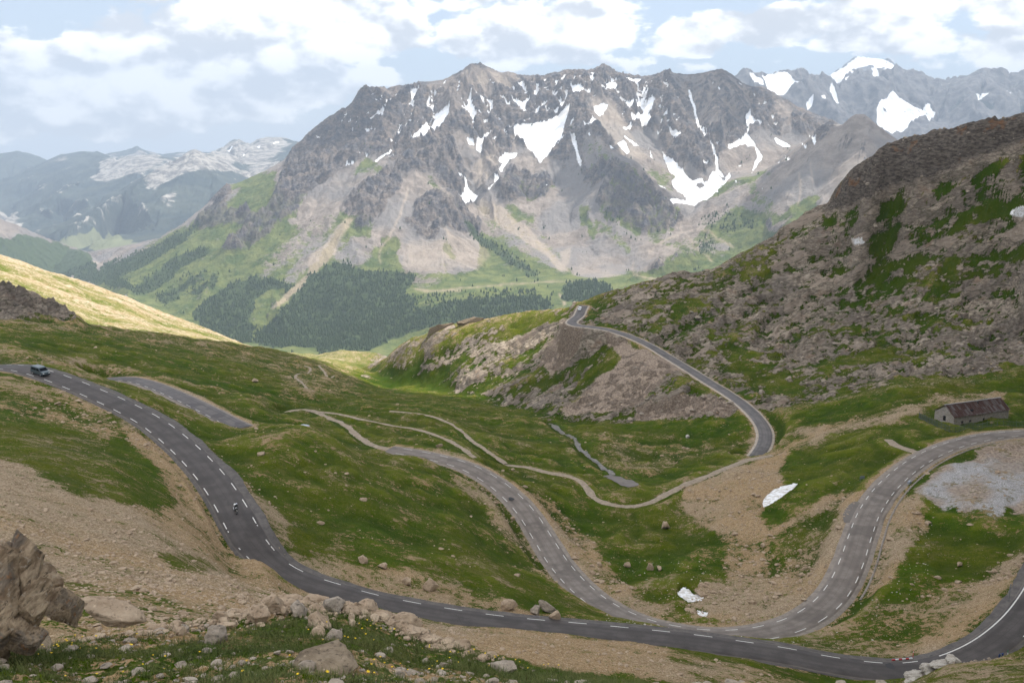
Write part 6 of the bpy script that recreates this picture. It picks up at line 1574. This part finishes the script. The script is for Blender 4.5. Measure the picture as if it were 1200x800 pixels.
# ---- fence round the barn
MFEN = flat('grey_green_steel', (.085,.105,.100), .55, .3, .4)
def fence(pts, spacing, height, label):
    root = empty('metal_fence', pts[0]); tag(root, label, 'fence'); base = Vector(pts[0])
    P3 = [Vector(p_) for p_ in pts]; posts = []
    for a, b in zip(P3, P3[1:]):
        n_ = max(1, round((b-a).length/spacing))
        for i in range(n_): posts.append(a+(b-a)*i/n_)
    posts.append(P3[-1])
    posts = [Vector((p_.x, p_.y, ground_z(p_.x, p_.y))) for p_ in posts]
    rails = bmesh.new(); pal = bmesh.new()
    for i, p_ in enumerate(posts):
        bm = bmesh.new(); q_ = p_-base; cyl(bm, q_-Vector((0, 0, .3)), q_+Vector((0, 0, height+.25)), .085, .085, 6); obj_bm('post', bm, MFEN, root)
    for a, b in zip(posts, posts[1:]):
        for hz_ in (.35, height-.12): cyl(rails, a-base+Vector((0, 0, hz_)), b-base+Vector((0, 0, hz_)), .05, .05, 5)
        n_ = max(2, int((b-a).length/.42))
        for j in range(1, n_):
            c_ = a+(b-a)*j/n_-base; cyl(pal, c_+Vector((0, 0, .08)), c_+Vector((0, 0, height+.05)), .042, .042, 4)
    obj_bm('rail', rails, MFEN, root); obj_bm('palings', pal, MFEN, root)
fence([P(1077,488,334), P(1086,495,325), P(1098,503,316), P(1112,509.5,309.5), P(1119,509.5,309.5)], 2.2, 1.9, 'grey green metal fence in front of the barn gable')
fence([P(1119,509.5,309.5), P(1140,503.5,314), P(1162,500,318), P(1182,499,319), P(1200,499.5,318.5), P(1235,501,317)], 2.4, 1.9, 'grey green metal fence between the barn front and the road')
# ---- vehicles
MGL = flat('dark_glass', (.02,.025,.03), .12, 0, .6, .05); MTY = flat('tyre_rubber', (.02,.02,.02), .85); MBLK = flat('black_trim', (.018,.018,.018), .5)
MVAN = flat('dark_blue_paint', (.055,.078,.092), .3, .25, .5, .04); MLAMP = flat('lamp_lens', (.75,.75,.72), .15, 0, .6, .05); MRED = flat('red_lens', (.40,.02,.02), .2); MRIM = flat('alloy_rim', (.42,.42,.43), .35, .8)
def heading(key, px, py):
    x3 = ROADS[key]['xyz']; a, b = project(x3[:, 0], x3[:, 1], x3[:, 2]); i = int(np.clip(np.argmin((a-px)**2+(b-py)**2), 2, len(x3)-3))
    t = x3[i+2]-x3[i-2]; return i, x3[i], math.atan2(t[1], t[0]), math.atan2(t[2], math.hypot(t[0], t[1]))
def lerp_prof(bm, secs, n=None):
    """loft closed sections [(list of Vector)]"""
    rings = [[bm.verts.new(v) for v in s] for s in secs]
    for A, Bq in zip(rings, rings[1:]):
        k = len(A)
        for i in range(k): bm.faces.new((A[i], A[(i+1) % k], Bq[(i+1) % k], Bq[i]))
    bm.faces.new(rings[0][::-1]); bm.faces.new(rings[-1]); return rings
def make_car(label, loc, rz, pitch, paint, L_=4.9, W_=1.95, H_=1.95, van=True, cat='van', name='van'):
    root = empty(name, loc, (0, -pitch, rz)); tag(root, label, cat); hw = W_/2
    bm = bmesh.new()
    if van: prof = [(-L_/2, .45), (-L_/2, 1.0), (-L_/2+.05, H_-.12), (-L_/2+.3, H_), (L_/2-2.0, H_), (L_/2-1.55, H_-.12), (L_/2-.85, 1.16), (L_/2-.12, .98), (L_/2, .78), (L_/2, .38)]
    else: prof = [(-L_/2, .42), (-L_/2, .85), (-L_/2+.25, 1.0), (-L_/2+.75, H_-.03), (-.1, H_), (.65, H_-.12), (1.25, .98), (L_/2-.15, .82), (L_/2, .65), (L_/2, .36)]
    secs = []
    for y_, sc_, top in ((-hw, .96, .92), (-hw+.06, 1, 1.0), (hw-.06, 1, 1.0), (hw, .96, .92)):
        secs.append([Vector((x*sc_, y_*(1-.10*max(0, (z-1.0)/(H_-1))) , z if z < 1 else 1+(z-1)*(top if abs(y_) == hw else 1))) for x, z in prof])
    lerp_prof(bm, secs); body = obj_bm('body', bm, paint, root)
    wx = (L_/2-.95, -L_/2+.95)
    for xw_ in wx:
        for sy in (-1, 1):
            bm = bmesh.new(); cyl(bm, (xw_, sy*(hw-.22), .33), (xw_, sy*(hw+.012), .33), .33, .33, 20); w_ = obj_bm('wheel', bm, MTY, root)
            bm = bmesh.new(); cyl(bm, (xw_, sy*(hw+.01), .33), (xw_, sy*(hw+.03), .33), .2, .18, 14); obj_bm('rim', bm, MRIM, w_)
    def quad(nm, pts_, mat, par=root):
        b_ = bmesh.new(); vs = [b_.verts.new(p_) for p_ in pts_]; b_.faces.new(vs); bmesh.ops.solidify(b_, geom=list(b_.faces), thickness=.012); return obj_bm(nm, b_, mat, par)
    e = .012
    if van:
        a0, a1 = (L_/2-1.50, H_-.2), (L_/2-.93, 1.22); fx, fz = .035, .03
        quad('windscreen', [(a0[0]+fx, -hw*.80, a0[1]+fz), (a0[0]+fx, hw*.80, a0[1]+fz), (a1[0]+fx, hw*.86, a1[1]+fz), (a1[0]+fx, -hw*.86, a1[1]+fz)], MGL)
        for sy in (-1, 1):
            yt, yb = sy*(hw*.925+e), sy*(hw*.99+e)
            quad('side_window', [(a0[0]-.15, yt, H_-.28), (a0[0]-1.0, yt, H_-.28), (a0[0]-1.0, yb, 1.18), (a1[0]-.12, yb, 1.18)], MGL)
            quad('side_window', [(a0[0]-1.1, yt, H_-.28), (-L_/2+.45, yt, H_-.28), (-L_/2+.35, yb, 1.18), (a0[0]-1.1, yb, 1.18)], MGL)
    else:
        quad('windscreen', [(.68, -hw*.78, H_-.13), (.68, hw*.78, H_-.13), (1.25, hw*.85, 1.02), (1.25, -hw*.85, 1.02)], MGL)
        quad('rear_window', [(-L_/2+.72, -hw*.76, H_-.1), (-L_/2+.72, hw*.76, H_-.1), (-L_/2+.28, hw*.84, 1.04), (-L_/2+.28, -hw*.84, 1.04)], MGL)
        for sy in (-1, 1): quad('side_window', [(.55, sy*(hw*.93+e), H_-.18), (-L_/2+.95, sy*(hw*.93+e), H_-.18), (-L_/2+.6, sy*(hw+e), 1.0), (1.05, sy*(hw+e), 1.0)], MGL)
    for sy in (-1, 1):
        bm = bmesh.new(); box(bm, L_/2-.12, L_/2+.012, min(sy*hw*.55, sy*hw*.9), max(sy*hw*.55, sy*hw*.9), .68, .84); obj_bm('headlight', bm, MLAMP, root)
        bm = bmesh.new(); box(bm, -L_/2-.012, -L_/2+.03, min(sy*hw*.78, sy*hw*.93), max(sy*hw*.78, sy*hw*.93), .8, 1.15); obj_bm('tail_light', bm, MRED, root)
        bm = bmesh.new(); box(bm, L_/2-1.35, L_/2-1.2, min(sy*(hw+.02), sy*(hw+.2)), max(sy*(hw+.02), sy*(hw+.2)), 1.15, 1.35); obj_bm('mirror', bm, MBLK, root)
    bm = bmesh.new(); box(bm, L_/2-.1, L_/2+.06, -hw*.92, hw*.92, .3, .52); obj_bm('bumper', bm, MBLK, root)
    bm = bmesh.new(); box(bm, -L_/2-.05, -L_/2+.1, -hw*.92, hw*.92, .33, .55); obj_bm('bumper', bm, MBLK, root)
    return root
i, p3, hd, pt = heading('upper', 51, 439); rgt = Vector((math.sin(hd), -math.cos(hd), 0))
make_car('dark blue grey van driving down the upper road at the left', Vector(p3)+rgt*.9+Vector((0, 0, .045)), hd, pt, MVAN, 4.9, 1.95, 1.95)
i, p3, hd, pt = heading('far', 681, 363); rgt = Vector((math.sin(hd), -math.cos(hd), 0))
make_car('white car on the far road where it rounds the spur', Vector(p3)+rgt*1.0+Vector((0, 0, .05)), hd, pt, flat('white_paint', (.70,.70,.70), .35, 0, .5, .03), 4.2, 1.75, 1.5, False, 'car', 'car')
# ---- motorcycle and rider
def loft_tube(bm, pts_, rad, n=10, flat_=1.0):
    P_ = [Vector(p_) for p_ in pts_]; rings = []
    for i, p_ in enumerate(P_):
        d = (P_[min(i+1, len(P_)-1)]-P_[max(i-1, 0)]).normalized(); a = d.cross(Vector((0, 1, 0)));
        a = a.normalized() if a.length > .05 else Vector((1, 0, 0)); b = d.cross(a).normalized()
        rings.append([bm.verts.new(p_+(a*math.cos(2*math.pi*k/n)*rad[i]+b*math.sin(2*math.pi*k/n)*rad[i]*flat_)) for k in range(n)])
    for A, Bq in zip(rings, rings[1:]):
        for k in range(n): bm.faces.new((A[k], A[(k+1) % n], Bq[(k+1) % n], Bq[k]))
    bm.faces.new(rings[0][::-1]); bm.faces.new(rings[-1])
i, p3, hd, pt = heading('upper', 278, 601)
hd2 = hd+math.pi; hd2 = hd    # rides toward the camera side, nose down the road
rgt = Vector((math.sin(hd), -math.cos(hd), 0)); ml = Vector(p3)-rgt*.15+Vector((0, 0, .045)); mrot = (R(-7), -pt, hd)
MBK = flat('black_enamel', (.015,.015,.016), .3, .2, .5, .05); MWH = flat('white_fairing', (.72,.72,.70), .35, 0, .5, .04); MRD = flat('red_fairing', (.42,.03,.025), .35); MLE = flat('black_leather', (.016,.016,.018), .6)
mc = empty('motorcycle', ml, mrot); tag(mc, 'black and white motorcycle leaning through the upper road bend', 'motorcycle')
for xw_, nm in ((.72, 'wheel'), (-.70, 'wheel')):
    bm = bmesh.new()
    bmesh.ops.create_circle(bm, segments=8, radius=.065, matrix=Matrix.Translation((xw_, 0, .31)) @ Matrix.Translation((.25, 0, 0)) @ Matrix.Rotation(R(0), 4, 'X'))
    bmesh.ops.spin(bm, geom=list(bm.verts)+list(bm.edges), cent=(xw_, 0, .31), axis=(0, 1, 0), angle=2*math.pi, steps=24)
    bmesh.ops.remove_doubles(bm, verts=bm.verts, dist=.002)
    wv = obj_bm('wheel', bm, MTY, mc, True)
    bm = bmesh.new(); cyl(bm, (xw_, -.04, .31), (xw_, .04, .31), .20, .20, 18); obj_bm('rim', bm, MRIM, wv)
bm = bmesh.new(); loft_tube(bm, [(.62, 0, .62), (.45, 0, .86), (.15, 0, .92), (-.05, 0, .86)], [.05, .15, .17, .08], 10, 1.0); obj_bm('fuel_tank', bm, MWH, mc, True)
bm = bmesh.new(); loft_tube(bm, [(.86, 0, .78), (.72, 0, .92), (.55, 0, .95), (.42, 0, .80)], [.05, .20, .22, .12], 10, 1.0); obj_bm('fairing', bm, MBK, mc, True)
bm = bmesh.new(); loft_tube(bm, [(.05, 0, .82), (-.25, 0, .80), (-.65, 0, .92), (-.85, 0, .95)], [.10, .14, .12, .05], 10, 1.0); obj_bm('seat', bm, MBK, mc, True)
bm = bmesh.new(); loft_tube(bm, [(.40, 0, .62), (.15, 0, .45), (-.2, 0, .42), (-.35, 0, .60)], [.14, .20, .18, .10], 10, .8); obj_bm('engine', bm, MBK, mc, True)
for sy in (-1, 1):
    bm = bmesh.new(); cyl(bm, (.72, sy*.1, .31), (.50, sy*.1, .95), .03, .03, 8); obj_bm('fork', bm, MRIM, mc)
    bm = bmesh.new(); cyl(bm, (-.70, sy*.1, .31), (-.15, sy*.1, .46), .035, .04, 8); obj_bm('swing_arm', bm, MBK, mc)
bm = bmesh.new(); cyl(bm, (.50, -.36, 1.03), (.50, .36, 1.03), .02, .02, 8); obj_bm('handlebar', bm, MBK, mc)
bm = bmesh.new(); box(bm, .83, .88, -.09, .09, .72, .84); obj_bm('headlight', bm, MLAMP, mc)
bm = bmesh.new(); cyl(bm, (-.2, -.17, .4), (-.8, -.2, .55), .05, .07, 10); obj_bm('exhaust', bm, MRIM, mc)
bm = bmesh.new(); box(bm, -.95, -.55, -.18, .18, .97, 1.22); obj_bm('top_case', bm, MWH, mc)
pr = empty('person', ml, mrot); tag(pr, 'person in black leathers and a pale helmet riding the motorcycle', 'person')
def skin_mesh(name, J, E, mat, parent, root=0):
    me_ = bpy.data.meshes.new(name); me_.from_pydata([j[0] for j in J], E, []); ob = link(bpy.data.objects.new(name, me_), parent)
    md = ob.modifiers.new('skin', 'SKIN'); md.use_smooth_shade = True
    for i, j in enumerate(J): me_.skin_vertices[0].data[i].radius = (j[1], j[1]); me_.skin_vertices[0].data[i].use_root = i == root
    ob.modifiers.new('sub', 'SUBSURF').levels = 1; ob.modifiers['sub'].render_levels = 2; me_.materials.append(mat); return ob
J = [((-.22, 0, .95), .15), ((-.12, 0, 1.15), .15), ((0, 0, 1.36), .17), ((.06, 0, 1.46), .10), ((.09, 0, 1.54), .06),
     ((.03, .19, 1.40), .075), ((.20, .27, 1.18), .052), ((.46, .27, 1.06), .038), ((.03, -.19, 1.40), .075), ((.20, -.27, 1.18), .052), ((.46, -.27, 1.06), .038),
     ((-.18, .12, .92), .11), ((.18, .22, .80), .082), ((-.08, .20, .42), .055), ((.07, .20, .36), .045), ((-.18, -.12, .92), .11), ((.18, -.22, .80), .082), ((-.08, -.20, .42), .055), ((.07, -.20, .36), .045)]
E = [(0,1),(1,2),(2,3),(3,4),(2,5),(5,6),(6,7),(2,8),(8,9),(9,10),(0,11),(11,12),(12,13),(13,14),(0,15),(15,16),(16,17),(17,18)]
skin_mesh('body', J, E, MLE, pr)
for sy in (-1, 1):
    JJ = [((.46, sy*.27, 1.06), .034), ((.50, sy*.29, 1.055), .032)]; EE = [(0, 1)]
    for k in range(4):
        b_ = len(JJ); yk = sy*(.255+.024*k); JJ += [((.53, yk, 1.065), .010), ((.545, yk, 1.035), .009), ((.52, yk, 1.01), .008)]; EE += [(1, b_), (b_, b_+1), (b_+1, b_+2)]
    b_ = len(JJ); JJ += [((.50, sy*.25, 1.03), .011), ((.525, sy*.245, 1.01), .009)]; EE += [(1, b_), (b_, b_+1)]
    skin_mesh('glove', JJ, EE, MBK, pr)
bm = bmesh.new(); bmesh.ops.create_uvsphere(bm, u_segments=18, v_segments=12, radius=.145, matrix=Matrix.Translation((.12, 0, 1.66)) @ Matrix.Diagonal((1.12, .92, 1.05, 1))); hel = obj_bm('helmet', bm, flat('pale_helmet', (.55,.58,.66), .25, 0, .5, .03), pr, True)
bm = bmesh.new(); bmesh.ops.create_uvsphere(bm, u_segments=18, v_segments=12, radius=.147, matrix=Matrix.Translation((.128, 0, 1.66)) @ Matrix.Diagonal((1.12, .92, 1.05, 1)))
bmesh.ops.delete(bm, geom=[v for v in bm.verts if v.co.x < .19 or not (1.60 < v.co.z < 1.73)], context='VERTS'); obj_bm('visor', bm, MGL, hel, True)
# ---- signs and posts
MST = flat('galvanised', (.20,.21,.22), .5, .6); MBL = flat('blue_panel', (.02,.07,.28), .4); MWP = flat('white_panel', (.72,.72,.72), .5); MGN = flat('green_reflector', (.02,.17,.08), .4); MRP = flat('red_paint', (.45,.03,.03), .5); MGP = flat('grey_panel', (.23,.25,.28), .5, .3)
p = place(1182, 705, 155, 185)
s_ = empty('road_sign', p, (0, 0, .9)); tag(s_, 'grey road sign seen from its back on the verge inside the hairpin', 'sign')
bm = bmesh.new(); cyl(bm, (0, 0, -.3), (0, 0, 3.4), .05, .05, 8); obj_bm('post', bm, MST, s_)
bm = bmesh.new(); box(bm, -.6, .6, -.05, -.02, 2.75, 3.25); obj_bm('panel', bm, MGP, s_)
bm = bmesh.new(); box(bm, -.5, .5, -.015, .01, 2.9, 2.94); box(bm, -.5, .5, -.015, .01, 3.06, 3.10); obj_bm('bracket', bm, MST, s_)
def at_road(key, px, py, off):
    i, p3, hd, pt = heading(key, px, py); r_ = Vector((math.sin(hd), -math.cos(hd), 0)); v = Vector(p3)+r_*off; return v, hd
v, hd = at_road('upper', 1152, 760, 3.3); v.z = ground_z(v.x, v.y) if False else v.z-.05
s_ = empty('chevron_sign', v, (0, 0, hd)); tag(s_, 'small blue and white bend sign at the outer edge of the hairpin', 'sign')
for sx in (-.4, .4): bm = bmesh.new(); cyl(bm, (sx, 0, -.2), (sx, 0, .9), .03, .03, 6); obj_bm('post', bm, MST, s_)
bm = bmesh.new(); box(bm, -.55, .55, -.04, 0, .35, .95); pn = obj_bm('panel', bm, MBL, s_)
bm = bmesh.new()
for sd_ in (-1, 1):
    yb = .004 if sd_ > 0 else -.044
    for x0 in (-.25,):
        vs = [bm.verts.new(q_) for q_ in ((x0, yb, .38), (x0+.16, yb, .38), (x0+.40, yb, .65), (x0+.16, yb, .92), (x0, yb, .92), (x0+.24, yb, .65))]; bm.faces.new(vs)
obj_bm('chevron', bm, MWP, pn)
post0 = None
for k, (px, py, lab) in enumerate([(1160,755,'green banded marker post just right of the blue bend sign'),(1176,743,'green banded marker post farthest right on the hairpin line')]):
    v, hd = at_road('upper', px, py, 3.4)
    s_ = empty('marker_post', v, (0, 0, hd)); tag(s_, lab, 'marker post', 'green marker posts on the hairpin')
    bm = bmesh.new(); cyl(bm, (0, 0, -.2), (0, 0, .42), .07, .07, 8); obj_bm('post', bm, MWP, s_)
    bm = bmesh.new(); cyl(bm, (0, 0, .42), (0, 0, .95), .075, .05, 8); obj_bm('band', bm, MGN, s_)
v, hd = at_road('upper', 1090, 781, -3.9)
s_ = empty('snow_pole', v, (0, 0, hd)); tag(s_, 'short red marker pole on the inner verge where the hairpin begins', 'pole')
bm = bmesh.new(); cyl(bm, (0, 0, -.2), (0, 0, 1.15), .055, .045, 8); obj_bm('pole', bm, MRP, s_); bm = bmesh.new(); cyl(bm, (0, 0, .8), (0, 0, .95), .06, .06, 8); obj_bm('band', bm, MWP, s_)
v, hd = at_road('upper', 1072, 784, -3.5)
s_ = empty('barrier_board', v+Vector((0, 0, .0)), (0, 0, hd)); tag(s_, 'low red and white striped board lying along the verge by the red pole', 'barrier')
for nm, mt_, par in (('red_stripe', MRP, 0), ('white_stripe', MWP, 1)):
    bm = bmesh.new()
    for k in range(6):
        if k % 2 == par: box(bm, -1.6+k*.6, -1.0+k*.6, -.07, .07, -.05, .16)
    obj_bm(nm, bm, mt_, s_)
p = place(1010, 563, 255, 290)
s_ = empty('information_board', p, (0, 0, .3)); tag(s_, 'small grey board on two legs on the grass left of the middle road', 'board')
for sx in (-.6, .6): bm = bmesh.new(); cyl(bm, (sx, 0, -.3), (sx, 0, 1.3), .05, .05, 6); obj_bm('leg', bm, MST, s_)
bm = bmesh.new(); box(bm, -.75, .75, -.06, -.0, .55, 1.4); obj_bm('panel', bm, MGP, s_)
v, hd = at_road('middle', 1049, 563, 3.9)
bm = bmesh.new(); prism(bm, [(-.9, -.2), (.9, -.2), (.8, .5), (-.8, .5)], -.35, .35); bmesh.ops.bevel(bm, geom=list(bm.edges), offset=.05, segments=2, affect='EDGES')
o = obj_bm('concrete_block', bm, flat('blue_grey_concrete', (.25,.27,.30), .9), None, False, v); o.rotation_euler = (0, 0, hd); tag(o, 'pale blue grey concrete block at the right edge of the middle road', 'block')
# pond in the left pasture
patch('pond', [(351,508,312),(357,509,310),(363,508.5,311),(362,507,314),(354,506.8,314.5)], N('pond_water').fin((.14,.16,.18), .08, None, Specular_IOR_Level=.5), .12, 3, True)
patch('asphalt_patch', [(706,566,315),(722,571,308),(737,576,301),(748,575,301),(744,570,309),(725,565,317)], MAS['left'], .2)
# ---- the woods at the foot of the big mountain
def forest():
    rng = np.random.RandomState(3); n = 100000
    t = rng.uniform(-.47, .3, n); yq = 3750*(6900/3750)**rng.uniform(0, 1, n)
    cc = np.interp(t, TT, np.arange(NC)).astype(int); rr = np.clip(np.interp(np.log(yq), LY, np.arange(NR)).astype(int)-m0, 0, mfor.shape[0]-1)
    w = mfor[rr, cc]+.35*perlin((t*yq/70).astype(F32), (yq/70).astype(F32), 7)-.12; ok = rng.uniform(.02, 1.15, n) < w
    t, yq = t[ok], yq[ok]; xw = t*yq; h = sample_H(xw, yq); a, b = project(xw, yq, h); keep = (a > -30) & (b < 430); xw, yq, h = xw[keep], yq[keep], h[keep]; m_ = len(xw)
    k = 6; ang_ = np.arange(k)/k*2*np.pi; hh = 6+15*rng.uniform(0, 1, m_)**1.3; rd = hh*rng.uniform(.22, .32, m_); ph = rng.uniform(0, 1, m_)
    rings = []
    for fr, zf in ((.55, .06), (1.0, .22), (.55, .62)):
        x_ = xw[:, None]+np.cos(ang_+ph[:, None])*(rd*fr)[:, None]*rng.uniform(.8, 1.2, (m_, k)); y_ = yq[:, None]+np.sin(ang_+ph[:, None])*(rd*fr)[:, None]; rings.append(np.stack([x_, y_, np.repeat((h+hh*zf)[:, None], k, 1)], -1))
    apex = np.stack([xw, yq, h+hh], -1)[:, None]
    V = np.concatenate(rings+[apex], 1); nv = 3*k+1; base = (np.arange(m_)*nv)[:, None, None]; T = []
    for r_ in range(2):
        for i in range(k):
            j = (i+1) % k; T += [(r_*k+i, r_*k+j, (r_+1)*k+j), (r_*k+i, (r_+1)*k+j, (r_+1)*k+i)]
    for i in range(k): T.append((2*k+i, 2*k+(i+1) % k, 3*k))
    F_ = (base+np.array(T)[None]).reshape(-1, 3)
    q = N('conifer_green'); n1 = q.noise(.02, 4, .6); n2 = q.noise(.12, 2, .6); c = q.mix(q.ss(n2, .35, .65), q.mix(n1, (.024,.045,.016), (.055,.085,.026)), (.062,.085,.032))
    o = mesh_np('forest', V.reshape(-1, 3), F_, q.fin(c, .9), smooth=False); o['kind'] = 'stuff'; o['label'] = 'dark conifer woods at the foot of the big mountain'; print('trees', m_)
forest()
print('script', round(time.time()-T0, 1), 'objects', len(SC.objects))
